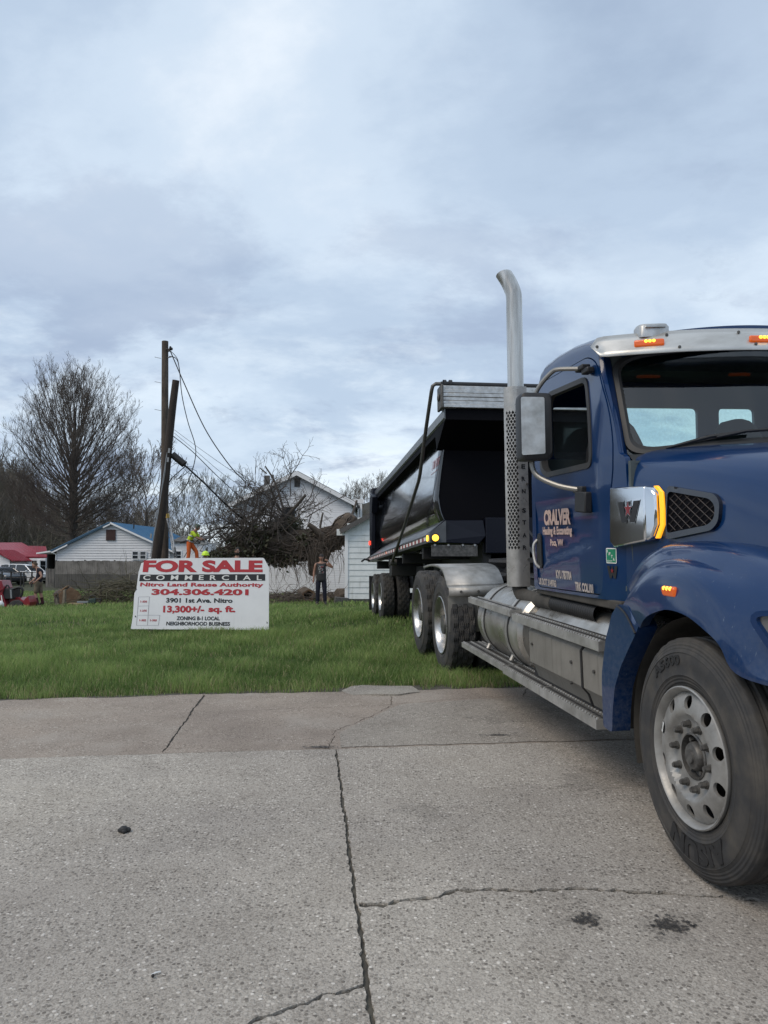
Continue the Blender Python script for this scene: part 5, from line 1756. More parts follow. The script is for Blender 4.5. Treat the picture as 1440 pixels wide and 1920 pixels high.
# ---- grass
def grass_blades():
    Vs, Fs4, Cs = [], [], []

    def field(n, y0, y1, h0, h1, w, seed, clump):
        R = np.random.default_rng(seed)
        # sample uniformly over the visible wedge plus a margin
        y = np.sqrt(R.uniform(y0 ** 2, y1 ** 2, n))
        x = R.uniform(-0.72, 0.50, n) * y
        if clump:   # pull blades toward tuft centres
            k = n // 14
            cx, cy = x[:k], y[:k]
            own = R.integers(0, k, n)
            s = R.random(n) < 0.6
            x = np.where(s, cx[own] + R.normal(0, 0.035 * clump, n), x)
            y = np.where(s, cy[own] + R.normal(0, 0.035 * clump, n), y)
        lx, ly = loc_xy(x, y)
        d = ly - edge_y(lx)
        rag = 0.20 * np.sin(lx * 5.3) * np.sin(lx * 2.1 + 1) + 0.08 * np.sin(lx * 17) + R.normal(0, .05, n)
        keep = d > -0.05 + rag
        # loose slab stays clear
        keep &= ~((np.abs(lx + 1.98) < 0.40) & (np.abs(ly - 4.21) < 0.20))
        # bare soil beside the house foundation and under the log pile
        x, y, d = x[keep], y[keep], d[keep]
        m = len(x)
        z = ground_z(x, y)
        patch = 0.5 + 0.5 * np.sin(x * 1.1 + 0.6 * np.sin(y * .7)) * np.sin(y * 0.9 + 0.8 * np.sin(x * .5))
        patch2 = 0.5 + 0.5 * np.sin(x * 3.7 + y * 1.9) * np.sin(y * 3.1 - x * 1.3)
        h = R.uniform(h0, h1, m) * (0.45 + 0.55 * patch + 0.55 * patch2) * (0.55 + 0.45 * sstep((d + .1) / 0.5))
        az = R.uniform(0, 2 * pi, m)
        lean = R.uniform(0.15, 0.75, m) * h
        face = R.uniform(0, 2 * pi, m)
        wx, wy = np.cos(face) * w * R.uniform(.6, 1.3, m), np.sin(face) * w * R.uniform(.6, 1.3, m)
        dx, dy = np.cos(az) * lean, np.sin(az) * lean
        P = np.zeros((m, 5, 3))
        P[:, 0] = np.stack([x - wx, y - wy, z - .01], 1); P[:, 1] = np.stack([x + wx, y + wy, z - .01], 1)
        P[:, 2] = np.stack([x - wx * .7 + dx * .35, y - wy * .7 + dy * .35, z + h * .6], 1)
        P[:, 3] = np.stack([x + wx * .7 + dx * .35, y + wy * .7 + dy * .35, z + h * .6], 1)
        P[:, 4] = np.stack([x + dx, y + dy, z + h * R.uniform(.75, 1.0, m)], 1)
        t = np.clip(R.normal(0.42, 0.24, m) + 0.35 * (patch - .5) + .35 * (patch2 - .5), 0, 1)[:, None]
        dry = (R.random(m) < np.where(d < .35, .22, .075))[:, None]
        c = np.array([0.080, 0.150, 0.038]) * (1 - t) + np.array([0.34, 0.455, 0.145]) * t
        yel = np.clip(patch2 - .55, 0, 1)[:, None] * R.random((m, 1)) * 1.2
        c = c * (1 - yel) + np.array([0.44, 0.54, 0.20]) * yel
        c = np.where(dry, np.array([0.45, 0.39, 0.22]) * R.uniform(.6, 1.2, (m, 1)), c)
        C = np.ones((m, 5, 4)); C[:, :, :3] = c[:, None, :]
        b = sum(len(v) for v in Vs)
        i = np.arange(m)[:, None] * 5 + b
        Fs4.append(np.concatenate([i + np.array([[0, 1, 3]]), i + np.array([[0, 3, 2]]), i + np.array([[2, 3, 4]])]))
        Vs.append(P.reshape(-1, 3)); Cs.append(C.reshape(-1, 4))
    field(112000, 6.6, 9.5, 0.06, 0.15, 0.0028, 1, 1.0)
    field(118000, 9.5, 14.5, 0.07, 0.17, 0.0040, 2, 1.3)
    field(108000, 14.5, 24.0, 0.07, 0.17, 0.0070, 3, 1.8)
    field(95000, 24.0, 48.0, 0.07, 0.16, 0.0140, 4, 2.5)
    V = np.concatenate(Vs); F = np.concatenate(Fs4); C = np.concatenate(Cs)
    o = fast_mesh('grass', V, F, M['grass'], col=C)
    tag(o, kind='stuff')
    return o


def leaf_mat(name, rough=0.6, trans=0.35):
    m = bpy.data.materials.new(name); m.use_nodes = True
    nt = m.node_tree; N, L = nt.nodes, nt.links
    b = N['Principled BSDF']; b.inputs['Roughness'].default_value = rough; b.inputs['Specular IOR Level'].default_value = 0.3
    a = N.new('ShaderNodeAttribute'); a.attribute_name = 'Col'
    L.new(a.outputs['Color'], b.inputs['Base Color'])
    tr = N.new('ShaderNodeBsdfTranslucent'); L.new(a.outputs['Color'], tr.inputs[0])
    mx = N.new('ShaderNodeMixShader'); mx.inputs[0].default_value = trans
    L.new(b.outputs[0], mx.inputs[1]); L.new(tr.outputs[0], mx.inputs[2])
    L.new(mx.outputs[0], N['Material Output'].inputs[0])
    return m


M['grass'] = leaf_mat('grass_blade', 0.55, 0.45)
M['leaf'] = leaf_mat('leaf', 0.5, 0.25)
grass_blades()

# ================================================================== for-sale sign
M['sign'] = pm('sign_board', (0.82, 0.83, 0.85), 0.35, var=(3, (0.77, 0.78, 0.80), 0.4, 0.7), streak=((30, 30, 2), (0.70, 0.71, 0.72), 0.60, 0.8))
M['sign_red'] = pm('sign_red', (0.46, 0.035, 0.045), 0.45)
M['sign_black'] = pm('sign_black', (0.022, 0.022, 0.025), 0.45)
M['sign_line'] = pm('sign_line', (0.35, 0.34, 0.36), 0.5)
M['post_wood'] = pm('weathered_post', (0.16, 0.13, 0.10), 0.85, var=(5, (0.10, 0.085, 0.07), 0.3, 0.7))
SD = 13.6
S0, S1 = at(245, 1180, SD + 0.12), at(504, 1181, SD - 0.10)
SA = empty('for_sale_sign', loc=(S0 + S1) / 2, label='white FOR SALE COMMERCIAL sign board standing in the grass left of the truck', cat='sign')
SW = (S1 - S0).length; SH = 1.265
ux = (S1 - S0).normalized(); ux.z = 0
rz = math.atan2(ux.y, ux.x)
SA.rotation_euler = (radians(-5.0), 0, rz)


def sfn(a, b, d):
    # a 0..1 left to right, b 0..1 up; the board leans a little: a parallelogram, as the photo shows
    lean = 0.085 * b * (1 - a) + 0.0 - 0.035 * b * a
    bow = 0.035 * math.sin(a * pi) * (b - 0.4)
    return Vector(((a - 0.5) * SW + lean + (0.010 * math.sin(b * 9) * (1 - a)), d - bow, b * SH))


sb = MB()
edge = [(0, 0), (1.0, 0.0), (1.0, 0.45), (1.001, 0.86), (0.965, 0.985), (0.955, 1.0), (0.40, 0.995), (0.075, 0.985), (0.05, 0.965), (0.052, 0.945), (0.018, 0.925), (0.005, 0.80), (0.012, 0.55), (0.0, 0.50)]
panel(sb, edge, [circle((0.014, 0.555), 0.004, 8), circle((0.985, 0.115), 0.004, 8), circle((0.018, 0.185), 0.0045, 8)], sfn, 0.08, 0.012)
sbo = sb.build('board', M['sign'], SA, smooth=25)


def sbox(mb, x0, y0, x1, y1, mat, d=-0.003):
    panel(mb, [(x0, y0), (x1, y0), (x1, y1), (x0, y1)], [], lambda a, b, q: sfn(a, b, d), 0.08, mat=mat)


# zoom coordinates of the sign face: left 75..130, right 1320..1345, top 85, bottom 720 -> fractions
def fx(px, py):
    b = (722 - py) / (722 - 84)
    L0 = 72 + (128 - 72) * b; R0 = 1318 + (1348 - 1318) * b
    return (px - L0) / (R0 - L0), b


def sletter(name, body, x0, y0, x1, y1, mat, bold, spacing=1.0, d=-0.004):
    a0, b0 = fx(x0, y1); a1, b1 = fx(x1, y0)
    lm_ = MB(); letter(lm_, body, sfn, a0, b0, a1 - a0, b1 - b0, bold, d=d, spacing=spacing, res=4)
    return lm_.build(name, mat, sbo, smooth=0)


sletter('heading', 'FOR SALE', 162, 106, 1290, 214, M['sign_red'], 0.050)
bar = MB()
p = [fx(140, 236), fx(1307, 229), fx(1305, 288), fx(138, 295)]
panel(bar, p, [], lambda a, b, q: sfn(a, b, -0.003), 0.08)
bar.build('black_band', M['sign_black'], sbo, smooth=0)
sletter('band_text', 'COMMERCIAL', 172, 240, 1276, 284, M['white'], 0.018, 2.0, d=-0.0055)
sletter('owner_text', 'Nitro Land Reuse Authority', 148, 307, 1288, 352, M['sign_red'], 0.036)
sletter('phone_text', '304.306.4201', 258, 362, 1152, 418, M['sign_red'], 0.045)
sletter('address_text', '3901 1st Ave. Nitro', 392, 444, 1003, 486, M['sign_black'], 0.034)
sletter('area_text', '13,300+/-', 360, 512, 742, 584, M['sign_red'], 0.045)
sletter('area_text', 'sq. ft.', 776, 512, 1026, 584, M['sign_red'], 0.045)
sletter('zoning_text', 'ZONING B-1 LOCAL', 485, 606, 880, 640, M['sign_black'], 0.036)
sletter('zoning_text', 'NEIGHBORHOOD BUSINESS', 392, 653, 972, 687, M['sign_black'], 0.036)
lt_ = MB()
def sline(x0, y0, x1, y1, w=0.0016):
    a, b = Vector(fx(x0, y0)), Vector(fx(x1, y1)); d = (b - a).normalized(); n = Vector((-d.y, d.x)) * w
    P = [tuple(a + n), tuple(b + n), tuple(b - n), tuple(a - n)]
    panel(lt_, P, [], lambda q, r, z: sfn(q, r, -0.003), 0.3)
for s_ in ((140, 436, 240, 434), (240, 434, 222, 690), (140, 436, 122, 690), (134, 518, 235, 515), (128, 598, 332, 598), (332, 598, 322, 688), (122, 690, 322, 688)): sline(*s_)
lt_.build('lot_plan', M['sign_line'], sbo, smooth=0)
for t_, x, y in (('1-350', 155, 468), ('1-275', 150, 550), ('1-302', 145, 634), ('1-303', 243, 634)):
    sletter('lot_number', t_, x, y, x + 62, y + 18, M['sign_red'], 0.035)
rv = MB()
for (x, y) in ((112, 370), (108, 612), (1306, 658)):
    a, b = fx(x, y); rv.cyl(sfn(a, b, 0), sfn(a, b, -0.006), 0.011, n=8)
rv.build('rivet', M['black'], sbo)
for a in (0.12, 0.88):
    pb = MB(); c = sfn(a, 0.45, 0.05); pb.box((c.x, c.y + 0.02, SH * 0.36), (0.09, 0.09, SH * 1.05)); pb.build('post', M['post_wood'], SA, bevel=0.005)

# ================================================================== utility poles, wires
M['pole'] = pm('pole_wood', (0.105, 0.082, 0.064), 0.9, var=(2.0, (0.045, 0.036, 0.029), 0.35, 0.7), streak=((9, 9, 0.7), (0.14, 0.118, 0.096), 0.5, 0.75), bump=(18, 0.4, 0.03))
M['pole_dark'] = pm('pole_creosote', (0.042, 0.032, 0.027), 0.85, var=(2.0, (0.026, 0.020, 0.017), 0.35, 0.7), streak=((9, 9, 0.7), (0.075, 0.060, 0.050), 0.5, 0.75), bump=(18, 0.4, 0.03))
M['cable'] = pm('cable_black', (0.012, 0.012, 0.013), 0.6)
M['galv'] = pm('galvanised', (0.30, 0.31, 0.32), 0.5, 0.6)
A0 = at(309, 1100, 33.0); A0.z = float(ground_z(A0.x, A0.y)) - 0.2
A1 = at(309.5, 640, 33.0)
PA = empty('utility_pole', loc=(A0.x, A0.y, A0.z + .2), label='tall upright weathered wooden utility pole with wires at its top', cat='utility pole')
mb = MB(); o_ = Vector((A0.x, A0.y, A0.z + .2))
P = [A0.lerp(A1, t) - o_ for t in np.linspace(0, 1, 9)]
mb.tube(P, [0.175 - 0.035 * t for t in np.linspace(0, 1, 9)], 18)
mb.build('shaft', M['pole'], PA, smooth=50)
mb = MB(); q = at(316, 655, 32.8) - o_
mb.cyl(q + Vector((-.12, 0, 0)), q + Vector((0.12, 0, 0)), 0.03, n=8); mb.sphere(q + Vector((.12, 0, 0.02)), 0.07, 10, 8); mb.cyl(q + Vector((.02, -.05, -.12)), q + Vector((.10, -.05, .12)), 0.04, n=8)
mb.cyl(at(314, 671, 32.8) - o_, at(322, 669, 32.8) - o_, 0.02, n=6)
mb.build('insulator', M['black'], PA)
for k, (x, y) in enumerate(((302, 672), (302, 718), (302, 770), (316.5, 800))):
    mb = MB(); c = at(x, y, 32.9) - o_
    mb.cyl(c, c + Vector((-.28 if x < 310 else .2, 0, 0.06)), 0.011, n=5); mb.build('pole_step', M['galv'], PA)

B0, B1 = at(291, 1040, 32.2), at(332.5, 713, 31.6)
dB = (B1 - B0); B00 = B0 + dB * (-(B0.z - float(ground_z(B0.x, B0.y)) + .2) / dB.z)
PB = empty('broken_pole', loc=(B00.x, B00.y, B00.z + .2), label='dark leaning utility pole with sawn-off top crossing the upright pole', cat='utility pole')
mb = MB(); o2 = Vector((B00.x, B00.y, B00.z + .2))
P = [B00.lerp(B1, t) - o2 + Vector((0.06 * math.sin(t * 5), 0, 0)) for t in np.linspace(0, 1, 12)]
mb.tube(P, [0.215 - 0.070 * t for t in np.linspace(0, 1, 12)], 18)
mb.build('shaft', M['pole_dark'], PB, smooth=50)
mb = MB()
for (x, y) in ((318, 845), (316, 862), (293, 965), (284, 1005)):
    c = at(x - 1, y, 31.6) - o2; mb.box(c, (0.07, 0.05, 0.20), (0, 0.12, 0))
mb.build('pole_bracket', M['galv'], PB)
mb = MB()
mb.tube([at(x, y, 31.7) - o2 for x, y in ((318, 760), (313, 850), (305, 905), (297, 960), (288, 1010), (282, 1044))], 0.02, 5)
mb.tube([at(x, y, 31.7) - o2 for x, y in ((322, 700 + 60), (309, 890), (291, 985), (283, 1040))], 0.012, 5)
mb.build('ground_wire', M['galv'], PB)


def wire(name, pts, r, label, group=None, n=40, mat=None, cat='cable'):
    """pts: measured (x, y, depth)"""
    W = [at(*p) for p in pts]
    c = sum(W, Vector()) / len(W)
    mb = MB(); mb.tube(spl([w - c for w in W], n), r, 6)
    o = mb.build(name, mat or M['cable'], smooth=60); o.location = c
    return tag(o, label, cat, group)


wire('power_line', [(318, 655, 33), (345, 718, 33), (385, 805, 33.2), (430, 872, 33.6), (462, 905, 34)], 0.024, 'thick black wire sagging from the pole top down to the fallen tree')
wire('loop_wire', [(317, 668, 33), (330, 672, 33), (336, 690, 33), (341, 740, 33), (352, 790, 33), (366, 835, 33), (365, 865, 33), (352, 905, 33), (330, 935, 33), (317, 945, 33)], 0.019, 'loose black wire hanging in a long loop beside the pole')
wire('drop_wire', [(316, 655, 32.9), (326, 664, 33), (333, 674, 33), (336, 690, 33)], 0.014, 'short curl of wire at the very top of the pole')
wire('support_cable', [(346, 872, 32), (380, 903, 32.3), (440, 960, 32.8), (505, 1006, 33.4)], 0.038, 'heavy black cable running from the splice case into the branches')
wire('thin_wire', [(325, 818, 32), (360, 846, 32), (410, 895, 32.5), (470, 950, 33)], 0.018, 'thin line just above the heavy black cable')
wire('thin_wire', [(327, 812, 32), (370, 848, 32), (420, 890, 32.5), (464, 918, 33)], 0.010, 'faint grey line, lower of the two slanting to the branch tips', mat=M['galv'])
wire('thin_wire', [(327, 806, 32), (380, 845, 32), (430, 880, 32.5), (470, 905, 33)], 0.010, 'faint grey line, upper of the two slanting to the branch tips', mat=M['galv'])
wire('hanging_wire', [(349, 873, 32), (335, 885, 32), (322, 897, 32), (318, 905, 32)], 0.02, 'short dangling wire just below the splice case')
sc_ = MB(); a, b = at(323, 852, 31.9), at(346, 871, 31.9); c = (a + b) / 2
sc_.tube([a - c, (a - c) * .96, (b - c) * .96, b - c], [0.10, 0.145, 0.145, 0.11], 16)
for t in np.linspace(-.8, .8, 7): sc_.lathe([(0.001, 0), (0.001, 0)], 3) if False else None
spo = sc_.build('splice_case', M['cable'], smooth=40); spo.location = c
tag(spo, 'black cylindrical splice case hanging on the cable by the poles', 'splice case')
sn = MB()
R = random.Random(4)
for k in range(9):
    x, y = R.uniform(322, 352), R.uniform(838, 885)
    p0 = at(x, y, 32)
    pts = [p0 + Vector((R.uniform(-.15, .15) * j, R.uniform(-.1, .1), -0.22 * j * R.uniform(.5, 1.3))) for j in range(5)]
    sn.tube(spl(pts, 12), 0.010, 4)
c = at(337, 860, 32); sno = sn.build('wire_tangle', M['cable'], smooth=0)
sno.data.transform(Matrix.Translation(-c)); sno.location = c
tag(sno, 'tangle of loose thin wires hanging around the splice case', 'wire tangle')

# ladder leaning on the upright pole
M['ladder'] = pm('ladder_grey', (0.35, 0.36, 0.37), 0.45, 0.5)
M['ladder_dark'] = pm('ladder_dark', (0.05, 0.055, 0.06), 0.5)
M['ladder_tip'] = pm('ladder_tip', (0.45, 0.30, 0.06), 0.5)
LA0, LA1 = at(346, 1075, 31.0), at(314, 967, 32.4)
LA0.z = float(ground_z(LA0.x, LA0.y)); 
k_ = (LA0.z - at(340, 1045, 31.2).z)
LD = empty('ladder', loc=LA0, label='slim extension ladder leaning against the upright pole beside the worker', cat='ladder')
dl_ = (LA1 - LA0)
sd_ = Vector((0.5, -0.86, 0)).normalized() * 0.17
for s in (-1, 1):
    mb = MB(); mb.tube([sd_ * s, sd_ * s + dl_ * 0.62], 0.038, 6); mb.build('rail', M['ladder_dark'], LD)
    mb = MB(); mb.tube([sd_ * s * .85 + dl_ * 0.55, sd_ * s * .85 + dl_ * 0.97], 0.034, 6); mb.build('rail', M['ladder'], LD)
    mb = MB(); mb.tube([sd_ * s * .85 + dl_ * 0.97, sd_ * s * .85 + dl_ * 1.02], 0.05, 8); mb.build('tip', M['ladder_tip'], LD)
for k in range(11):
    mb = MB(); q = dl_ * (0.06 + 0.088 * k); mb.cyl(q - sd_, q + sd_, 0.022, n=6); mb.build('rung', M['ladder'], LD)

# ================================================================== buildings
def siding(name, color, pitch, dark=0.55, rough=0.6):
    """horizontal clapboards: a real saw-tooth look from a bump plus a thin dark gap line"""
    m = pm(name, color, rough, var=(1.5, tuple(c * 0.9 for c in color), 0.35, 0.7))
    nt = m.node_tree; N, L = nt.nodes, nt.links; b = N['Principled BSDF']
    tc = N.new('ShaderNodeTexCoord'); sp = N.new('ShaderNodeSeparateXYZ'); L.new(tc.outputs['Object'], sp.inputs[0])
    d = N.new('ShaderNodeMath'); d.operation = 'DIVIDE'; L.new(sp.outputs[2], d.inputs[0]); d.inputs[1].default_value = pitch
    fr = N.new('ShaderNodeMath'); fr.operation = 'FRACT'; L.new(d.outputs[0], fr.inputs[0])
    bp = N.new('ShaderNodeBump'); bp.inputs['Strength'].default_value = 1.0; bp.inputs['Distance'].default_value = 0.03; bp.invert = True
    L.new(fr.outputs[0], bp.inputs['Height']); L.new(bp.outputs[0], b.inputs['Normal'])
    return m


M['siding_grey'] = siding('pale_siding', (0.64, 0.645, 0.655), 0.20)
M['siding_white'] = siding('white_siding', (0.76, 0.77, 0.79), 0.115)
M['shed_paint'] = pm('shed_white_paint', (0.72, 0.75, 0.75), 0.6, var=(4, (0.60, 0.63, 0.62), 0.4, 0.75), streak=((6, 6, 1), (0.50, 0.52, 0.50), 0.58, 0.8))
M['trim_white'] = pm('white_trim', (0.78, 0.785, 0.79), 0.5)
M['roof_blue'] = pm('blue_metal_roof', (0.055, 0.16, 0.29), 0.4, 0.3, var=(2, (0.075, 0.19, 0.32), 0.4, 0.7))
M['roof_blue_edge'] = pm('blue_roof_edge', (0.03, 0.075, 0.12), 0.5)
M['roof_red'] = pm('red_metal_roof', (0.34, 0.035, 0.055), 0.35, 0.2, var=(1.2, (0.27, 0.04, 0.055), 0.35, 0.7), streak=((3, 3, 3), (0.36, 0.11, 0.12), 0.55, 0.75))
M['shingle'] = pm('grey_shingles', (0.12, 0.115, 0.11), 0.9, var=(9, (0.085, 0.08, 0.078), 0.35, 0.7), bump=(25, 0.5, 0.03))
M['brown_shutter'] = pm('brown_louver', (0.09, 0.05, 0.045), 0.7)
M['block_wall'] = pm('painted_block', (0.58, 0.60, 0.63), 0.7, var=(1.4, (0.50, 0.52, 0.545), 0.35, 0.7), bump=(8, 0.15, 0.03))
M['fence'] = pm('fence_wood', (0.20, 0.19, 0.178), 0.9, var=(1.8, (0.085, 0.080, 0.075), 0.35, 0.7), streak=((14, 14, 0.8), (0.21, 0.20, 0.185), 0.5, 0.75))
M['fence_low'] = pm('fence_wood_dark', (0.085, 0.082, 0.077), 0.9, var=(1.8, (0.055, 0.053, 0.05), 0.35, 0.7), streak=((14, 14, 0.8), (0.115, 0.11, 0.10), 0.5, 0.75))  # darker tone for the lower boards and posts


def gz(x, y): return float(ground_z(x, y))


# ---- house with the blue metal roof
c0, c1 = at(106, 1060, 60), at(318, 1060, 60)
gzh = -0.62
HB = empty('blue_roof_house', loc=((c0.x + c1.x) / 2, 60, gzh), label='pale sided house with a blue metal roof behind the wooden fence', cat='house')
W2 = (c1.x - c0.x) / 2
eave, apex = at(106, 1032, 60).z - gzh, at(209, 982, 60).z - gzh
ax_ = at(209, 982, 60).x - (c0.x + c1.x) / 2
LEN = 11.0; sk_ = 0.04
wl = MB()
def rowp(y): return [Vector((-W2 + y * .05, y, 0)), Vector((W2 + y * .05, y, 0)), Vector((W2 + y * .05, y, eave)), Vector((ax_ + y * .05, y, apex)), Vector((-W2 + y * .05, y, eave))]
wl.loft([rowp(0), rowp(LEN)], True, True)
wl.build('wall', M['siding_grey'], HB, smooth=0)
def clap(mb, outline, pitch, y=0.0, lip=.045):
    """lapped boards over a gable outline (x, z)"""
    ob = np.array(outline); z = ob[:, 1].min(); zt = ob[:, 1].max()
    def span(zz):
        xs = []
        for (x1, z1), (x2, z2) in zip(outline, outline[1:] + outline[:1]):
            if (z1 - zz) * (z2 - zz) <= 0 and z1 != z2: xs.append(x1 + (x2 - x1) * (zz - z1) / (z2 - z1))
        return (min(xs), max(xs)) if len(xs) >= 2 else None
    while z < zt - pitch * .3:
        a, b = span(z + .005), span(min(z + pitch, zt - .01))
        if a and b:
            P = [(a[0], y - lip, z), (a[1], y - lip, z), (b[1], y - .012, z + pitch), (b[0], y - .012, z + pitch), (a[0], y, z), (a[1], y, z)]
            mb.add(P, [(0, 1, 2, 3), (0, 4, 5, 1)])
        z += pitch
cb_ = MB(); clap(cb_, [(-W2, .8), (W2, .8), (W2, eave), (ax_, apex), (-W2, eave)], .20, -.004, .042); cb_.build('clapboards', M['siding_grey'], HB, smooth=0)
def roof_slope(name, e, a, mats, th=0.10, over=0.35, parent=None, seams=True):
    """one slope from eave line e0-e1 to ridge a0-a1"""
    e0, e1 = e; a0, a1 = a
    mb = MB()
    nrm = (e1 - e0).cross(a0 - e0).normalized()
    if nrm.z < 0: nrm = -nrm
    mb.loft([[e0, e1, a1, a0], [e0 + nrm * th, e1 + nrm * th, a1 + nrm * th, a0 + nrm * th]], True, True)
    if seams:
        n = max(3, int((e1 - e0).length / 0.45))
        for k in range(n + 1):
            p, q = e0.lerp(e1, k / n) + nrm * (th + .012), a0.lerp(a1, k / n) + nrm * (th + .012)
            mb.tube([p, q], 0.022, 4)
    return mb.build(name, mats, parent, smooth=0)
ov = 0.35
sl = (apex - eave) / (W2)
for s in (-1, 1):
    ex_ = s * (W2 + ov); ez = eave - sl * ov
    roof_slope('roof', (Vector((ex_ - .02, -0.3, ez)), Vector((ex_ + .05 * LEN, LEN + .3, ez))), (Vector((ax_, -0.3, apex)), Vector((ax_ + .05 * LEN, LEN + .3, apex))), M['roof_blue'], 0.12, parent=HB)
    rk = MB()
    d = Vector((ax_ - ex_, 0, apex - ez))
    rk.loft([[Vector((ex_, -0.33, ez - .02)), Vector((ax_, -0.33, apex - .02)), Vector((ax_, -0.33, apex + .13)), Vector((ex_, -0.33, ez + .13))], [Vector((ex_, -0.302, ez - .02)), Vector((ax_, -0.302, apex - .02)), Vector((ax_, -0.302, apex + .13)), Vector((ex_, -0.302, ez + .13))]], True, True)
    rk.build('rake_edge', M['roof_blue_edge'] if s < 0 else M['trim_white'], HB, smooth=0)
rk = MB()
for t0, t1, s in ((0.02, .28, -1), (.88, 1.0, -1)):
    a, b = Vector((-(W2 + ov), -0.34, eave - sl * ov - .10)), Vector((ax_, -0.34, apex - .10))
    p, q = a.lerp(b, t0), a.lerp(b, t1)
    rk.loft([[p, q, q + Vector((0, 0, .11)), p + Vector((0, 0, .11))], [v + Vector((0, .03, 0)) for v in (p, q, q + Vector((0, 0, .11)), p + Vector((0, 0, .11)))]], True, True)
rk.build('fascia', M['trim_white'], HB, smooth=0)
def window(parent, x, y, z, w, h, frame=M['trim_white'], pane=None, nm='window', t=0.06):
    f = MB()
    for a, b, c, d in ((-w / 2 - t, -w / 2, -h / 2 - t, h / 2 + t), (w / 2, w / 2 + t, -h / 2 - t, h / 2 + t), (-w / 2, w / 2, h / 2, h / 2 + t), (-w / 2, w / 2, -h / 2 - t, -h / 2)):
        f.bx(x + a, x + b, y - 0.05, y + 0.01, z + c, z + d)
    f.bx(x - w / 2, x + w / 2, y - 0.03, y + 0.01, z - .02, z + .02)
    fo = f.build(nm, frame, parent, smooth=0)
    p = MB(); p.bx(x - w / 2, x + w / 2, y - .012, y - .004, z - h / 2, z + h / 2)
    p.build('pane', pane or M['glass_dark'], fo, smooth=0)
    return fo
lv = MB()
z_ = (at(208, 1003, 60).z - gzh); x_ = at(208.5, 1003, 60).x - (c0.x + c1.x) / 2
lv.bx(x_ - .36, x_ + .36, -.13, .0, z_ - .42, z_ + .42)
for k in range(9): lv.box((x_, -.14, z_ - .36 + k * .09), (.66, .03, .05), (0.5, 0, 0))
lv.build('gable_vent', M['brown_shutter'], HB, smooth=0)
window(HB, at(254.5, 1040, 60).x - (c0.x + c1.x) / 2, -.09, at(254.5, 1041, 60).z - gzh, 0.42, 0.55)
window(HB, at(269, 1040, 60).x - (c0.x + c1.x) / 2, -.09, at(254.5, 1041, 60).z - gzh, 0.42, 0.55)
# side extension seen right of the poles
exn = MB()
xa, xb = at(312, 1040, 59).x - (c0.x + c1.x) / 2, at(372, 1040, 59).x - (c0.x + c1.x) / 2
exn.bx(xa, xb, 0.3, 5, 0, at(330, 1017, 60).z - gzh)
exn.build('side_wing', M['siding_grey'], HB, smooth=0)
roof_slope('wing_roof', (Vector((xa, 0.1, at(330, 1017, 60).z - gzh)), Vector((xb, 0.1, at(330, 1017, 60).z - gzh))), (Vector((xa, 3.5, at(330, 1006, 62).z - gzh)), Vector((xb, 3.5, at(330, 1006, 62).z - gzh))), M['shingle'], parent=HB, seams=False)
window(HB, at(331, 1040, 60).x - (c0.x + c1.x) / 2, 0.3, at(331, 1041, 60).z - gzh, 0.55, 0.6)
pv_ = MB(); x_ = ax_ + 1.1; pv_.cyl((x_, 2.0, apex - .4), (x_, 2.0, apex + .35), 0.05, n=8); pv_.build('vent_pipe', M['black'], HB)
# carport lean-to on the left
lt2 = MB()
xl, xr = at(71, 1040, 60).x - (c0.x + c1.x) / 2, -W2 - .02
zl, zr_ = at(71, 1039, 60).z - gzh, at(103, 1034, 60).z - gzh
lt2.loft([[Vector((xl, y, zl)), Vector((xr, y, zr_)), Vector((xr, y, zr_ + .12)), Vector((xl, y, zl + .12))] for y in (-0.3, 5)], True, True)
lt2.build('porch_roof', M['trim_white'], HB, smooth=0)
lt2 = MB(); lt2.bx(xl + .7, xr, 1.5, 1.6, 0, zl); lt2.bx(xl + .7, xl + .8, 0, 1.6, 0, zl); lt2.build('porch_wall', M['chassis'], HB, smooth=0)
gt = MB(); gt.tube([(-W2 - .35, -.35, eave - .12), (-W2 - .1, -.2, eave - .25), (-W2 - .03, -.08, eave - .35), (-W2 - .03, -.08, 0)], 0.045, 6); gt.build('downspout', M['trim_white'], HB)

# ---- house with the red metal roof
gzr = -0.75
RH = empty('red_roof_house', loc=(at(40, 1060, 76).x, 76, gzr), label='white porch house with a red metal roof at the far left', cat='house')
ox = at(40, 1060, 76).x
def rp(px, py, d): v = at(px, py, d); return Vector((v.x - ox, v.y - 76, v.z - gzr))
wl = MB(); a, b = rp(-60, 1040, 78), rp(82, 1040, 78)
wl.bx(a.x, b.x, 2.0, 9, 0, rp(0, 1046, 78).z); wl.build('wall', M['siding_white'], RH, smooth=0)
roof_slope('roof', (rp(10, 1045, 75.5), rp(90, 1046, 75.5)), (rp(-5, 1019, 80), rp(40, 1019, 80)), M['roof_red'], 0.1, parent=RH)
roof_slope('roof', (rp(-80, 1040, 75.5), rp(12, 1045, 75.5)), (rp(-80, 1019, 80), rp(-5, 1019, 80)), M['roof_red'], 0.1, parent=RH)
roof_slope('roof', (rp(52, 1046, 77), rp(90, 1046, 77)), (rp(55, 1025, 80), rp(86, 1026, 80)), M['roof_red'], 0.1, parent=RH)
gb = MB()   # front wing gable at the extreme left
P0, P1, P2, P3, P4 = rp(-40, 1093, 72), rp(18, 1093, 72), rp(18, 1050, 72), rp(-14, 1034, 72), rp(-40, 1050, 72)
gb.loft([[P0, P1, P2, P3, P4], [v + Vector((0, 4, 0)) for v in (P0, P1, P2, P3, P4)]], True, True)
gb.build('front_wing', M['siding_white'], RH, smooth=0)
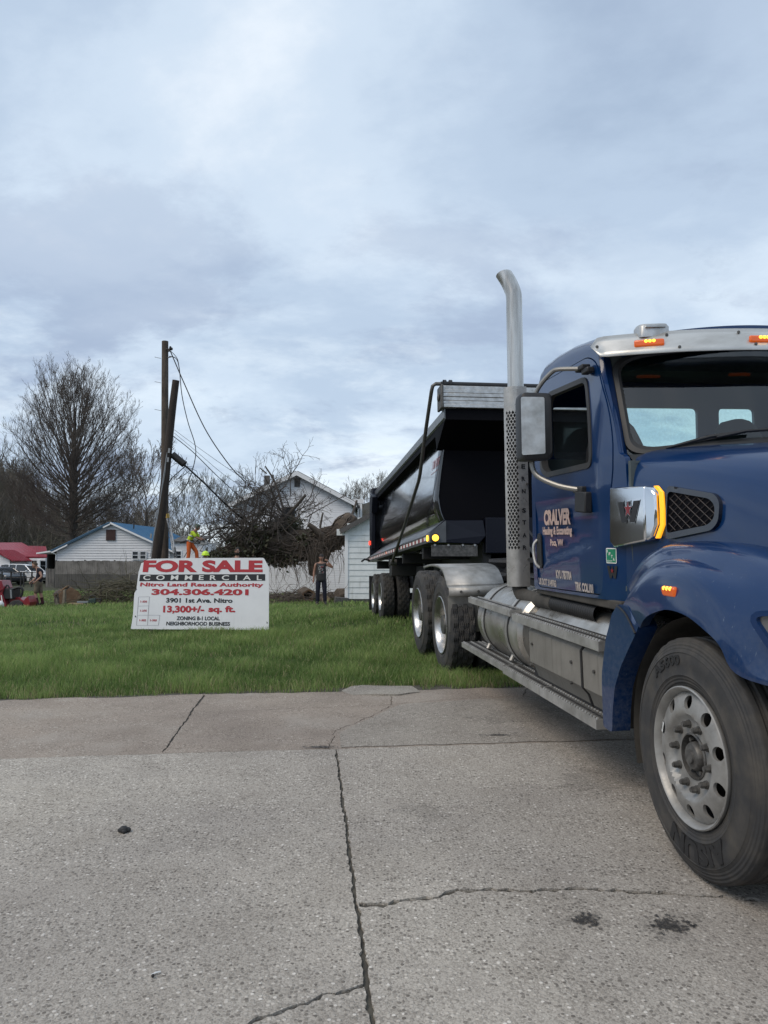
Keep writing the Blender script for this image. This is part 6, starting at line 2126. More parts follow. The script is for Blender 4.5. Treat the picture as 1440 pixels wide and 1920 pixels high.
roof_slope('wing_roof', (rp(24, 1053, 71.6), rp(24, 1053, 71.6) + Vector((0, 4, 0))), (rp(-14, 1032, 71.6), rp(-14, 1032, 71.6) + Vector((0, 4, 0))), M['roof_red'], 0.1, parent=RH)
pt = MB()
e = [rp(14, 1048, 75), rp(34, 1047, 75), rp(54, 1056, 75), rp(34, 1052, 75)]
a, b = rp(14, 1046, 75.2), rp(56, 1053, 75.2)
pt.loft([[a + Vector((0, 0, -.35)), b + Vector((0, 0, -.2)), b, a], [v + Vector((0, .1, 0)) for v in (a + Vector((0, 0, -.35)), b + Vector((0, 0, -.2)), b, a)]], True, True)
a, b = rp(54, 1049, 75.4), rp(84, 1050, 75.4)
pt.bx(a.x, b.x, -.5, -.4, a.z - .1, a.z + .12)
pt.build('porch_beam', M['trim_white'], RH, smooth=0)
for px_, w in ((53, .22), (71, .14), (18, .12)):
    pc = MB(); v = rp(px_, 1050, 75.3); pc.bx(v.x - w, v.x + w, -.6, -.4, 0, v.z); pc.build('porch_column', M['trim_white'], RH, smooth=0)
for px_ in (30, 44, 64, 78):
    v = rp(px_, 1061, 78); window(RH, v.x, 2.0, v.z, 0.5 if px_ < 60 else .8, 0.85 if px_ < 60 else 0.9, t=.04)

# ---- privacy fence
def plank_fence(name, P, h, label, cat='fence', gap=0.012, w=0.145, mid=None, rails=True):
    R = random.Random(len(P) * 7 + int(h * 10))
    P = [Vector(p) for p in P]
    c = P[0].copy(); root = empty(name, loc=c, label=label, cat=cat)
    up, lo, tp = MB(), MB(), MB()
    for a, b in zip(P[:-1], P[1:]):
        d = (b - a); n = int(Vector((d.x, d.y)).length / (w + gap)); ang = math.atan2(d.y, d.x)
        for k in range(n):
            p = a.lerp(b, (k + .5) / n) - c
            hh = h + R.uniform(-.035, .035)
            zz = gz(p.x + c.x, p.y + c.y) - c.z
            if mid:
                lo.box((p.x, p.y + R.uniform(-.008, .008), zz + mid / 2), (w, .022, mid), (0, 0, ang))
                up.box((p.x, p.y + 0.03 + R.uniform(-.01, .01), zz + mid + (hh - mid) / 2), (w, .022, hh - mid), (R.uniform(-.01, .01), R.uniform(-.008, .008), ang))
            else:
                up.box((p.x, p.y + R.uniform(-.01, .01), zz + hh / 2), (w, .022, hh), (0, R.uniform(-.012, .012), ang))
    up.build('boards', M['fence'], root, smooth=0)
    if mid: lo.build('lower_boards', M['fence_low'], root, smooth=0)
    for i, (a, b) in enumerate(zip(P[:-1], P[1:])):
        n = max(1, int((b - a).length / 2.4))
        for k in range(n + 1):
            p = a.lerp(b, k / n) - c; zz = gz(p.x + c.x, p.y + c.y) - c.z
            pb = MB(); pb.bx(p.x - .05, p.x + .05, p.y + .05, p.y + .15, zz, zz + h + .06); pb.build('post', M['fence_low'], root, smooth=0)
    return root
fa, fb_ = at(103, 1090, 55), at(330, 1090, 52)
fa.z, fb_.z = gz(fa.x, fa.y), gz(fb_.x, fb_.y)
htop = at(103, 1052, 55).z - fa.z
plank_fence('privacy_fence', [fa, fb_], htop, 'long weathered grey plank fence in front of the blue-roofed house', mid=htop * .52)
pa, pb_ = at(86, 1090, 56.5), at(102, 1090, 56); pa.z, pb_.z = gz(pa.x, pa.y), gz(pb_.x, pb_.y)
plank_fence('picket_fence', [pa, pb_], at(90, 1066, 56).z - pa.z, 'short low picket gate section left of the plank fence', gap=.05, w=.09)
# dark metal rail fence by the cars
mf_ = empty('rail_fence', loc=(at(30, 1090, 58).x, 58, gz(at(30, 1090, 58).x, 58)), label='low dark metal rail fence in front of the white car', cat='fence')
o3 = Vector(mf_.location)
for px_ in (-12, 4, 21, 39.5, 45, 60, 78):
    mb = MB(); v = at(px_, 1072, 58) - o3; mb.bx(v.x - .045, v.x + .045, -.04, .04, 0, v.z); mb.build('post', M['chassis'], mf_, smooth=0)
for py_ in (1073, 1083):
    mb = MB(); a, b = at(-30, py_, 58) - o3, at(82, py_, 58) - o3; mb.tube([a, b], 0.03, 5); mb.build('rail', M['chassis'], mf_, smooth=0)

# ---- white gabled house behind the fallen tree
HD = 38.0
gzw = gz(-4, HD) + .05
wc = at(557, 1000, HD).x
WH = empty('white_house', loc=(wc, HD, gzw), label='white gabled house with a grey roof edge behind the fallen tree', cat='house')
hx0, hx1 = at(440, 1000, HD).x - wc, at(658, 1000, HD).x - wc
ap = at(557, 889, HD).z - gzw; e0, e1 = at(440, 945, HD).z - gzw, at(658, 942, HD).z - gzw
wl = MB()
wl.loft([[Vector((hx0, y, 0)), Vector((hx1 + y * .0, y, 0)), Vector((hx1, y, e1)), Vector((0, y, ap)), Vector((hx0, y, e0))] for y in (0, 9)], True, True)
wl.build('wall', M['siding_white'], WH, smooth=0)
for s, hx, ez in ((-1, hx0, e0), (1, hx1, e1)):
    sl = (ap - ez) / abs(hx); o_v = .30
    roof_slope('roof', (Vector((hx + s * o_v, -.35, ez - sl * o_v + .05)), Vector((hx + s * o_v, 9.3, ez - sl * o_v + .05))), (Vector((0, -.35, ap + .05)), Vector((0, 9.3, ap + .05))), M['shingle'], 0.09, parent=WH, seams=False)
    rk = MB(); p, q = Vector((hx + s * o_v, -.38, ez - sl * o_v - .10)), Vector((0, -.38, ap - .10))
    rk.loft([[p, q, q + Vector((0, 0, .22)), p + Vector((0, 0, .22))], [v + Vector((0, .028, 0)) for v in (p, q, q + Vector((0, 0, .22)), p + Vector((0, 0, .22)))]], True, True)
    rk.build('rake_board', M['trim_white'], WH, smooth=0)
lv = MB(); v = at(557.5, 905, HD); x_, z_ = v.x - wc, v.z - gzw
lv.bx(x_ - .14, x_ + .14, -.04, .0, z_ - .21, z_ + .21)
for k in range(7): lv.box((x_, -.05, z_ - .17 + k * .057), (.26, .02, .035), (0.5, 0, 0))
lv.build('gable_vent', M['shingle'], WH, smooth=0)
dw = MB(); v = at(541, 975, HD); dw.bx(v.x - wc - .32, v.x - wc + .32, -.05, 0, at(541, 993, HD).z - gzw, at(541, 950, HD).z - gzw); dw.build('window', M['glass_dark'], WH, smooth=0)
ch_ = MB(); v = at(500, 900, HD + 4); ch_.bx(v.x - wc - .14, v.x - wc + .14, 4, 4.3, e0, v.z - gzw + .25); v2 = at(512, 890, HD + 4); ch_.cyl((v2.x - wc, 4, e0), (v2.x - wc, 4, v2.z - gzw), .05, n=8)
ch_.build('chimney', M['shingle'], WH)
# small porch and downspout seen right of the house corner
rw_ = MB()
for px_, z0 in ((672, 945), (677, 945)):
    v = at(px_, z0, HD + 3); rw_.bx(v.x - wc - .05, v.x - wc + .05, 3, 3.1, 0, v.z - gzw)
v0, v1 = at(663, 955, HD + 3), at(682, 940, HD + 3)
rw_.bx(v0.x - wc, v1.x - wc, 3, 3.1, v1.z - gzw - .1, v1.z - gzw + .12)
rw_.build('side_porch', M['trim_white'], WH, smooth=0)

# ---- white shed
SHD = 28.2
s0 = at(647.5, 1125, SHD); gzs = at(648, 1123, SHD).z
SHX = empty('white_shed', loc=(s0.x, SHD, gzs), label='white clapboard shed with a sloping roof between the fallen tree and the trailer', cat='shed')
hL = at(648, 993, SHD).z - gzs
apx, apz = 1.85, at(690, 969, SHD).z - gzs + .55
cl = MB(); R = random.Random(9)
nb = 14; bh = (apz + .1) / nb
sl = (apz - hL) / apx
for k in range(nb):
    z0, z1 = k * hL / 12, (k + 1) * hL / 12
    xa = 0 if z1 < hL else (z0 - hL) / sl + .06
    xb = 2 * apx if z1 < hL else 2 * apx - max(0, (z0 - hL) / sl) - .06
    if xb - xa < .2: continue
    # a board thick at its lower edge
    cl.add([(xa, -.035, z0), (xb, -.035, z0), (xb, -.012, z1 + .02), (xa, -.012, z1 + .02), (xa, 0.0, z0), (xb, 0.0, z0), (xb, 0.0, z1 + .02), (xa, 0, z1 + .02)], [(0, 1, 2, 3), (0, 4, 5, 1), (4, 0, 3, 7), (1, 5, 6, 2)])
cl.build('clapboards', M['shed_paint'], SHX, smooth=0)
wl = MB(); wl.loft([[Vector((0.0, y, 0)), Vector((2 * apx, y, 0)), Vector((2 * apx, y, hL)), Vector((apx, y, apz)), Vector((0, y, hL))] for y in (0.005, 5)], True, True); wl.build('wall', M['shed_paint'], SHX, smooth=0)
ct = MB(); ct.bx(-.02, .10, -.06, .02, -.05, hL); ct.build('corner_board', M['trim_white'], SHX, bevel=.005)
for s in (0, 1):
    e_x = -.18 if s == 0 else 2 * apx + .18
    roof_slope('roof', (Vector((e_x, -.25, hL - sl * .18)), Vector((e_x, 5.2, hL - sl * .18))), (Vector((apx, -.25, apz)), Vector((apx, 5.2, apz))), M['shingle'], .10, parent=SHX, seams=False)
    rk = MB(); p, q = Vector((e_x, -.28, hL - sl * .18 - .08)), Vector((apx, -.28, apz - .08))
    rk.loft([[p, q, q + Vector((0, 0, .15)), p + Vector((0, 0, .15))], [v + Vector((0, .028, 0)) for v in (p, q, q + Vector((0, 0, .15)), p + Vector((0, 0, .15)))]], True, True); rk.build('rake_board', M['shingle'], SHX, smooth=0)
fdn = MB(); fdn.bx(.02, 2 * apx, .0, .25, -.25, 0); fdn.build('foundation', M['hub'], SHX)


# ================================================================== cars by the red-roofed house
def car(name, label, loc, rz, paint, L=4.6, W=1.82, Hh=1.65, suv=True):
    root = empty(name, loc=loc, label=label, cat='car', rz=rz)
    def prof(x):
        pass
    # side profile (x length, z), front at +x
    low = [(-L / 2, .38), (-L / 2 + .02, .75), (-L / 2 + .10, .98), (-L / 2 + .30, 1.02), (L / 2 - 1.25, 1.02), (L / 2 - .35, .88), (L / 2 - .05, .72), (L / 2, .40)]
    b = MB()
    ringsb = []
    for y, k in ((-W / 2, .0), (-W / 2 + .05, .03), (0, .05), (W / 2 - .05, .03), (W / 2, .0)):
        pts = spl([(x * (1 - (0.02 if abs(y) > W / 2 - .01 else 0)), z + k, 0) for x, z in low], 30)
        bot = [(L / 2 * .96, .26), (-L / 2 * .96, .26)]
        ringsb.append([Vector((p.x, y, p.y)) for p in pts] + [Vector((x, y, z)) for x, z in bot])
    b.loft(ringsb, True, True); body = b.build('body', paint, root, smooth=40)
    cab_ = [(-L / 2 + .12, 1.0), (-L / 2 + .42, Hh - .10), (-L / 2 + .75, Hh), (L / 2 - 2.15, Hh - .02), (L / 2 - 1.75, Hh - .12), (L / 2 - 1.1, 1.0)] if suv else [(-L / 2 + .55, 1.0), (-L / 2 + 1.2, Hh - .05), (-L / 2 + 1.7, Hh), (L / 2 - 2.2, Hh - .02), (L / 2 - 1.85, Hh - .12), (L / 2 - 1.1, 1.0)]
    g = MB(); rr = []
    for y, k in ((-W / 2 + .06, 0), (-W / 2 + .17, 1), (W / 2 - .17, 1), (W / 2 - .06, 0)):
        rr.append([Vector((x, y if z > 1.1 or k == 0 else y, (z if k else min(z, 1.02 + (z - 1.0) * .0)))) for x, z in cab_])
    ww = W / 2 - .06; wt = W / 2 - .20
    g.loft([[Vector((x, s * (ww + (wt - ww) * max(0, (z - 1.0) / (Hh - 1.0))), z)) for x, z in cab_] for s in (-1, 1)], True, True)
    g.build('glasshouse', M['glass_dark'], root, smooth=30)
    rf = MB()
    rf.loft([[Vector((x, s * (wt + .012), z + .012)) for x, z in cab_[1:5]] for s in (-1, 1)], False, False)
    rf.build('roof', paint, root, smooth=30).modifiers.new('t', 'SOLIDIFY').thickness = 0.05
    pl_ = MB()
    for s in (-1, 1):
        for x0, z0, x1, z1 in ((*cab_[0], *cab_[1]), (*cab_[4], *cab_[5]), (-.35, 1.0, -.35, Hh), (L / 2 - 3.35, 1.0, L / 2 - 3.35, Hh)):
            f = lambda x, z: Vector((x, s * (ww + (wt - ww) * max(0, (z - 1.0) / (Hh - 1.0)) + .008), z))
            pl_.tube([f(x0, z0), f(x1, min(z1, Hh - .02))], 0.045, 6)
    pl_.build('pillars', paint, root)
    for s in (-1, 1):
        for x in (-L / 2 + .85, L / 2 - .90):
            w_ = MB(); w_.lathe([(0.20, 0), (.31, .0), (.335, .03), (.335, .19), (.31, .22), (.2, .22), (.2, 0)], 24, 'Y'); wo = w_.build('wheel', M['rubber'], root)
            wo.location = (x, s * (W / 2 - .10) - .11, .335)
            r_ = MB(); r_.lathe([(.21, -.002 if s < 0 else .222), (.10, .03 if s < 0 else .19), (.001, .01 if s < 0 else .21)], 18, 'Y'); r_.build('rim', M['galv'], wo)
        h_ = MB(); h_.box((L / 2 - .16, s * (W / 2 - .30), .76), (.22, .42, .14), (0, .25, 0)); h_.build('headlight', M['galv'], root, bevel=.03)
        t_ = MB(); t_.box((-L / 2 + .05, s * (W / 2 - .16), .92), (.14, .20, .32)); t_.build('tail_light', M['reflector_red'], root, bevel=.03)
        m_ = MB(); m_.box((L / 2 - 1.45, s * (W / 2 + .08), 1.06), (.12, .18, .13)); m_.build('wing_mirror', paint, root, bevel=.03)
    bp_ = MB(); bp_.box((L / 2 - .02, 0, .45), (.12, W * .9, .20)); bp_.box((-L / 2 + .02, 0, .48), (.12, W * .9, .20)); bp_.build('bumper', M['black'], root, bevel=.03)
    return root
M['car_white'] = pm('white_car_paint', (0.72, 0.74, 0.76), 0.25, 0, .8)
M['car_dark'] = pm('dark_car_paint', (0.030, 0.036, 0.045), 0.2, .2, 1.0)
v = at(48, 1090, 66); car('parked_car', 'white crossover parked in front of the red-roofed house', (v.x, 66, gz(v.x, 66)), radians(-14), M['car_white'])
v = at(2, 1090, 63); car('parked_car', 'dark grey car parked at the left edge beside the white crossover', (v.x, 63, gz(v.x, 63)), radians(-35), M['car_dark'], Hh=1.48, suv=False)

# ================================================================== bare trees
class Twigs:
    """collects tapered polylines and turns them into thin tubes with numpy"""
    def __init__(s): s.P, s.R, s.N = [], [], []

    def add(s, pts, radii, n=3):
        s.P.append(np.asarray(pts, float)); s.R.append(np.asarray(radii, float)); s.N.append(n)

    def arrays(s):
        Vs, Fs, base = [], [], 0
        for P, R, n in zip(s.P, s.R, s.N):
            m = len(P)
            T = np.gradient(P, axis=0); T /= np.linalg.norm(T, axis=1, keepdims=True) + 1e-9
            ref = np.array([0.31, 0.87, 0.38]) if abs(T[0] @ np.array([0.31, 0.87, 0.38])) < .9 else np.array([1., 0, 0])
            U = np.cross(T, ref); U /= np.linalg.norm(U, axis=1, keepdims=True) + 1e-9
            W = np.cross(T, U)
            a = np.arange(n) * 2 * pi / n
            ring = P[:, None, :] + R[:, None, None] * (U[:, None, :] * np.cos(a)[None, :, None] + W[:, None, :] * np.sin(a)[None, :, None])
            Vs.append(ring.reshape(-1, 3))
            i = np.arange(m - 1)[:, None] * n; j = np.arange(n)[None, :]; k = (j + 1) % n
            F = np.stack([i + j, i + k, i + n + k, i + n + j], -1).reshape(-1, 4) + base
            Fs.append(F); base += m * n
        return np.concatenate(Vs), np.concatenate(Fs)


def bend(p, d, L, seg, R, up=0.0, wob=0.12):
    """polyline that wanders and bends upward"""
    P = [np.array(p, float)]; d = np.array(d, float)
    for k in range(seg):
        d = d + R.normal(0, wob, 3) + np.array([0, 0, up])
        d /= np.linalg.norm(d)
        P.append(P[-1] + d * L / seg)
    return np.array(P), d


def grow_branch(tw, p, d, L, r, depth, R, up=0.10, kids=(5, 4, 4, 3), spread=0.75, nmin=0.006):
    seg = 6 if depth <= 1 else (4 if depth == 2 else 3)
    P, dl = bend(p, d, L, seg, R, up, 0.10 + .03 * depth)
    tw.add(P, np.linspace(r, max(nmin, r * 0.35), seg + 1), 6 if depth == 0 else (4 if depth == 1 else 3))
    if depth >= len(kids): return
    for k in range(kids[depth]):
        t = R.uniform(.22, 1.0) if k < kids[depth] - 1 else 1.0
        q = t * seg; i = min(int(q), seg - 1); pt = P[i] + (P[i + 1] - P[i]) * (q - i)
        dd = P[i + 1] - P[i]; dd /= np.linalg.norm(dd)
        side = R.normal(0, 1, 3); side -= dd * (side @ dd); side /= np.linalg.norm(side)
        nd = dd + side * R.uniform(.45, 1.0) * spread
        nd /= np.linalg.norm(nd)
        grow_branch(tw, pt, nd, L * R.uniform(.40, .62) * (1.15 - .45 * t), max(nmin, r * (1 - .6 * t) * .55), depth + 1, R, up, kids, spread, nmin)


M['bark'] = pm('bark', (0.045, 0.038, 0.032), 0.9, var=(3, (0.075, 0.064, 0.054), 0.4, 0.7), bump=(10, 0.5, 0.03))
M['twig'] = pm('twig', (0.105, 0.088, 0.075), 0.9)
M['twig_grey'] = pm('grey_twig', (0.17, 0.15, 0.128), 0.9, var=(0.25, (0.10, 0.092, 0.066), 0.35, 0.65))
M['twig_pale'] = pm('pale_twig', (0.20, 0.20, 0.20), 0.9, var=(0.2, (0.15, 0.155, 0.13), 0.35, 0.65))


def bare_tree(name, label, base, H, half, trunk_r, seed, low=0.2, n_prim=46, mat_t=None, mat_c=None, kids=(6, 5, 4), group=None, up=0.16, leader=True, nmin=0.012):
    R = np.random.default_rng(seed)
    root = empty(name, loc=base, label=label, cat='tree', group=group)
    tr = Twigs(); cr = Twigs()
    hs = np.linspace(0, H * (.9 if leader else .55), 12)
    P = np.stack([np.cumsum(R.normal(0, .03 * H / 20, 12)), np.cumsum(R.normal(0, .03 * H / 20, 12)), hs - .2], 1); P[0, :2] = 0
    rad = trunk_r * (1 - hs / H) ** 0.8 + .03; rad[0] *= 1.35
    tr.add(P, rad, 12)
    V, F = tr.arrays(); fast_mesh('trunk', V, F, mat_t or M['bark'], root, smooth=True)
    for k in range(n_prim):
        t = low + (0.82 - low) * ((k + .5) / n_prim) ** 1.05
        z = t * H
        i = np.searchsorted(hs, z) - 1; i = max(0, min(10, i))
        p = P[i] + (P[i + 1] - P[i]) * ((z - hs[i]) / (hs[i + 1] - hs[i])); p[2] += .2 * 0
        az = k * 2.4 + R.uniform(-.4, .4)
        # envelope: rounded egg
        u = (t - .42) / .58
        rad_env = half * (math.sqrt(max(0.05, 1 - u * u)) if u > 0 else (0.75 + .25 * (t - low) / (.42 - low + 1e-6)))
        el = radians(6 + 66 * ((t - low) / (.82 - low)) ** 0.75 + R.uniform(-7, 7))
        d = np.array([cos(az) * cos(el), sin(az) * cos(el), sin(el)])
        L = min(rad_env / max(.30, cos(el)) * R.uniform(.85, 1.08), (H * 1.0 - z) / max(.25, sin(el)) * 1.0)
        grow_branch(cr, p, d, L * .92, trunk_r * .30 * (1.1 - .7 * t), 0, R, up * (0.55 if t < .35 else 1), kids, .62, nmin)
    V, F = cr.arrays(); fast_mesh('crown', V, F, mat_c or M['twig'], root)
    return root


def round_tree(name, label, base, H, half, trunk_r, seed, n=190):
    """broad egg-shaped winter crown: limbs sweep from the trunk to points spread evenly over the outline"""
    R = np.random.default_rng(seed)
    root = empty(name, loc=base, label=label, cat='tree')
    tr, cr = Twigs(), Twigs()
    z0, zc = H * .17, H * .50
    hs = np.linspace(0, H * .80, 14)
    P = np.stack([np.cumsum(R.normal(0, .05, 14)), np.cumsum(R.normal(0, .05, 14)), hs - .2], 1); P[0, :2] = 0
    rad = trunk_r * np.clip(1 - hs / (H * .82), 0, 1) ** .75 + .04; rad[0] *= 1.3
    tr.add(P, rad, 12); V, F = tr.arrays(); fast_mesh('trunk', V, F, M['bark'], root, smooth=True)
    for k in range(n):
        u = (k + .5) / n
        sz = 1 - 1.80 * u ** 1.30               # top to bottom, open underneath
        az = k * 2.39996 + R.uniform(-.15, .15)
        rr = math.sqrt(max(0.0, 1 - sz * sz))
        inner = R.uniform(.80, 1.02)
        zt = zc + (H - zc) * sz if sz > 0 else zc + (zc - z0) * sz
        tgt = np.array([half * rr * cos(az), half * rr * sin(az), zt])
        tgt[:2] *= inner; tgt[2] = zc + (tgt[2] - zc) * inner
        # start lower on the trunk the farther out it goes
        zs = np.clip(H * (.16 + .36 * (zt - z0) / (H - z0)) + R.uniform(-.05, .06) * H + (H * .22 * (1 - rr) ** 2 if sz > 0 else 0), z0 * .8, H * .70)
        i = min(12, max(0, np.searchsorted(hs, zs) - 1)); st_ = P[i] + (P[i + 1] - P[i]) * ((zs - hs[i]) / (hs[i + 1] - hs[i]))
        L = np.linalg.norm(tgt - st_)
        t = np.linspace(0, 1, 9)[:, None]
        mid = st_ * .5 + tgt * .5; mid[:2] += (tgt[:2] - st_[:2]) * .14; mid[2] -= L * .05
        Q = st_ * (1 - t) ** 2 + mid * 2 * t * (1 - t) + tgt * t ** 2
        Q[1:-1] += np.cumsum(R.normal(0, .010 * L, (7, 3)), 0)
        r0 = .020 + .0062 * L
        cr.add(Q, np.linspace(r0, .013, 9), 5)
        for j in range(15):
            q = R.uniform(3.4, 8.0); a = min(7, int(q)); p = Q[a] + (Q[a + 1] - Q[a]) * (q - a)
            dd = Q[a + 1] - Q[a]; dd /= np.linalg.norm(dd)
            sd = R.normal(0, 1, 3); sd -= dd * (sd @ dd); sd /= np.linalg.norm(sd)
            grow_branch(cr, p, dd + sd * R.uniform(.35, .75), R.uniform(1.0, 2.1) * (1.25 - q / 18), .015, 0, R, .10, (4, 3), .6, .0085)
    V, F = cr.arrays(); fast_mesh('crown', V, F, M['twig'], root)
    return root


bt = at(133, 1060, 84)
round_tree('bare_tree', 'large bare tree with a broad rounded crown behind the blue-roofed house', (bt.x, 84, gz(bt.x, 84)), at(133, 682, 84).z - gz(bt.x, 84), 7.4, .60, 11)
for (px, top, d, seed, half, lab) in ((272, 850, 78, 21, 3.6, 'smaller bare tree with forked limbs just left of the utility poles'), (237, 872, 92, 22, 4.0, 'thin bare tree standing at the right foot of the large one')):
    b = at(px, 1060, d); bare_tree('bare_tree', lab, (b.x, d, gz(b.x, d)), at(px, top, d).z - gz(b.x, d), half, .20, seed, low=.30, n_prim=22, kids=(5, 4, 3), leader=False, nmin=.016, up=.06)
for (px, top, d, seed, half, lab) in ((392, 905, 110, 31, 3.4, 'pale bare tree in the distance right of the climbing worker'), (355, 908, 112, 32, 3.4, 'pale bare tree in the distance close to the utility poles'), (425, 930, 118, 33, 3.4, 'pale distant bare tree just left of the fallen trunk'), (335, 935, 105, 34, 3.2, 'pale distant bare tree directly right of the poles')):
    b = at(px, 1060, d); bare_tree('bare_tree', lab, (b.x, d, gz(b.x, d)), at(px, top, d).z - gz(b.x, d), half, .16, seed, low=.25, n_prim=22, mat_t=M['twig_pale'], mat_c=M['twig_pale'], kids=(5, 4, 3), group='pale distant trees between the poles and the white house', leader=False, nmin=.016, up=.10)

# ---- wooded hills
M['hill'] = pm('wooded_hill', (0.030, 0.028, 0.022), 0.95, var=(0.06, (0.048, 0.046, 0.034), 0.35, 0.65), bump=(0.5, 0.5, 1.0))


def hill_h(x, y):
    a = np.arctan2(x, y); r = np.hypot(x, y)
    ridge = 9 + 5 * np.sin(a * 5 + .6) + 3 * np.sin(a * 13 + 2.0) + 1.5 * np.sin(a * 31)
    left = np.exp(-((a + .55) / .22) ** 2) * 9
    right = np.exp(-((a - .02) / .16) ** 2) * 7
    mid = -np.exp(-((a + .22) / .07) ** 2) * 9
    return np.maximum(0.0, ridge + left + right + mid) * sstep((r - 125) / 120) + np.where(r > 260, 3 * np.sin(a * 40), 0) * sstep((r - 260) / 40) - .8


an = np.linspace(-pi, pi, 361); rr_ = np.array([122, 140, 160, 180, 200, 220, 245, 270, 300, 340])
AN, RR = np.meshgrid(an, rr_)
HX, HY = RR * np.sin(AN), RR * np.cos(AN)
HZ = hill_h(HX, HY)
m_, n_ = HX.shape; idx = np.arange(m_ * n_).reshape(m_, n_)
F = np.stack([idx[:-1, :-1], idx[:-1, 1:], idx[1:, 1:], idx[1:, :-1]], -1).reshape(-1, 4)
tag(fast_mesh('hills', np.stack([HX, HY, HZ], -1).reshape(-1, 3), F, M['hill'], smooth=True), kind='structure')


def woods(name, spots, mat, seed, tone=None):
    R = np.random.default_rng(seed)
    protos = []
    for k in range(5):
        tw = Twigs()
        P, _ = bend((0, 0, 0), (0, 0, 1), 1.0, 5, R, .05, .05)
        tw.add(P, np.linspace(.013, .004, 6), 4)
        for j in range(15):
            t = R.uniform(.2, .95); z = P[min(4, int(t * 5))]
            p = np.array([z[0], z[1], t]); az = R.uniform(0, 2 * pi); el = R.uniform(.3, 1.0)
            grow_branch(tw, p, np.array([cos(az) * cos(el), sin(az) * cos(el), sin(el)]), R.uniform(.25, .45) * (1.2 - t * .6), .005, 0, R, .12, (5, 4), .8, .0016)
        protos.append(tw.arrays())
    Vs, Fs, b = [], [], 0
    for (x, y, z, h, w) in spots:
        V, F = protos[R.integers(0, 5)]
        a = R.uniform(0, 2 * pi); c, s = cos(a), sin(a)
        Q = np.stack([(V[:, 0] * c - V[:, 1] * s) * h * w + x, (V[:, 0] * s + V[:, 1] * c) * h * w + y, V[:, 2] * h + z], 1)
        Vs.append(Q); Fs.append(F + b); b += len(V)
    o = fast_mesh(name, np.concatenate(Vs), np.concatenate(Fs), mat)
    tag(o, kind='stuff'); return o


R = np.random.default_rng(5)
sp1 = []
for k in range(260):
    px = R.uniform(-120, 345); d = R.uniform(98, 175)
    v = at(px, 1060, d); zz = max(-.6, float(hill_h(v.x, v.y)) if d > 124 else -.6)
    cap = np.interp(px, [-120, 0, 60, 140, 230, 300, 345], [865, 872, 908, 955, 962, 968, 990])
    ht = (at(px, cap + R.uniform(-8, 50), d).z - zz)
    if ht < 2.5: continue
    sp1.append((v.x, v.y, zz, min(ht, 20), R.uniform(.7, 1.15)))
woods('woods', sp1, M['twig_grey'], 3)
sp2 = []
for k in range(240):
    px = R.uniform(320, 760); d = R.uniform(150, 250)
    v = at(px, 1060, d); zz = float(hill_h(v.x, v.y))
    if px < 470 and R.random() < .75: continue
    sp2.append((v.x, v.y, zz, R.uniform(4, 7.5) * (.8 if px < 470 else 1), R.uniform(.9, 1.3)))
woods('far_woods', sp2, M['twig_grey'], 4)
# undergrowth: olive green scrub in front of the woods
def scrub(name, n, pxr, dr, hr, seed, cols, kind='stuff', size=.35):
    R = np.random.default_rng(seed)
    Vs, Cs = [], []
    for k in range(n):
        px = R.uniform(*pxr); d = R.uniform(*dr); v = at(px, 1060, d)
        zz = max(-.6, float(hill_h(v.x, v.y))) if d > 124 else gz(v.x, v.y)
        h = R.uniform(*hr); m = 90
        c = R.normal(0, .42, (m, 3)) * np.array([h * .7, h * .7, h * .45]) + np.array([v.x, v.y, zz + h * .5])
        c[:, 2] = np.maximum(c[:, 2], zz + .05)
        a = R.normal(0, 1, (m, 2, 3)); a /= np.linalg.norm(a, axis=2, keepdims=True)
        s = R.uniform(.4, 1.0, (m, 1)) * size
        T = np.stack([c, c + a[:, 0] * s, c + a[:, 1] * s * .6], 1)
        col = np.array(cols[R.integers(0, len(cols))]) * R.uniform(.6, 1.3, (m, 1))
        Vs.append(T.reshape(-1, 3)); Cs.append(np.repeat(np.concatenate([col, np.ones((m, 1))], 1), 3, axis=0))
    V = np.concatenate(Vs); C = np.concatenate(Cs)
    F = np.arange(len(V)).reshape(-1, 3)
    o = fast_mesh(name, V, F, M['leaf'], col=C); tag(o, kind=kind); return o
scrub('undergrowth', 330, (-120, 345), (92, 150), (1.8, 7.0), 8, [(.090, .088, .050), (.070, .068, .042), (.11, .10, .066), (.095, .080, .062), (.080, .092, .046)])

# ================================================================== fallen tree
M['trunk_old'] = pm('old_trunk', (0.082, 0.064, 0.050), 0.95, var=(1.6, (0.145, 0.115, 0.09), 0.40, 0.7), streak=((3, 3, 3), (0.03, 0.024, 0.02), 0.5, 0.75), bump=(5, 0.8, 0.12))
M['vine'] = pm('vine_stem', (0.098, 0.078, 0.064), 0.9)
M['vine_dark'] = pm('branch_bark', (0.085, 0.072, 0.062), 0.9)
FB = at(545, 1100, 33.5)
FT = empty('fallen_tree', loc=(FB.x, 33.5, gz(FB.x, 33.5)), label='huge fallen tree with ivy and tangled bare branches in front of the white house', cat='fallen tree')
fo_ = Vector(FT.location)
def fp(px, py, d): return np.array(at(px, py, d) - fo_)
mb = MB()
path = [fp(662, 966, 32.3), fp(650, 985, 32.4), fp(632, 1004, 32.6), fp(605, 1016, 33), fp(570, 1022, 33.3), fp(530, 1024, 33.6), fp(480, 1030, 34), fp(440, 1042, 34.4), fp(408, 1060, 34.8), fp(380, 1082, 35.2)]
rad = [.22, .46, .42, .52, .62, .60, .56, .52, .46, .36]
Pp = spl([Vector(p) for p in path], 40); Rr = np.interp(np.linspace(0, 9, 40), range(10), rad)
Rn = np.random.default_rng(2)
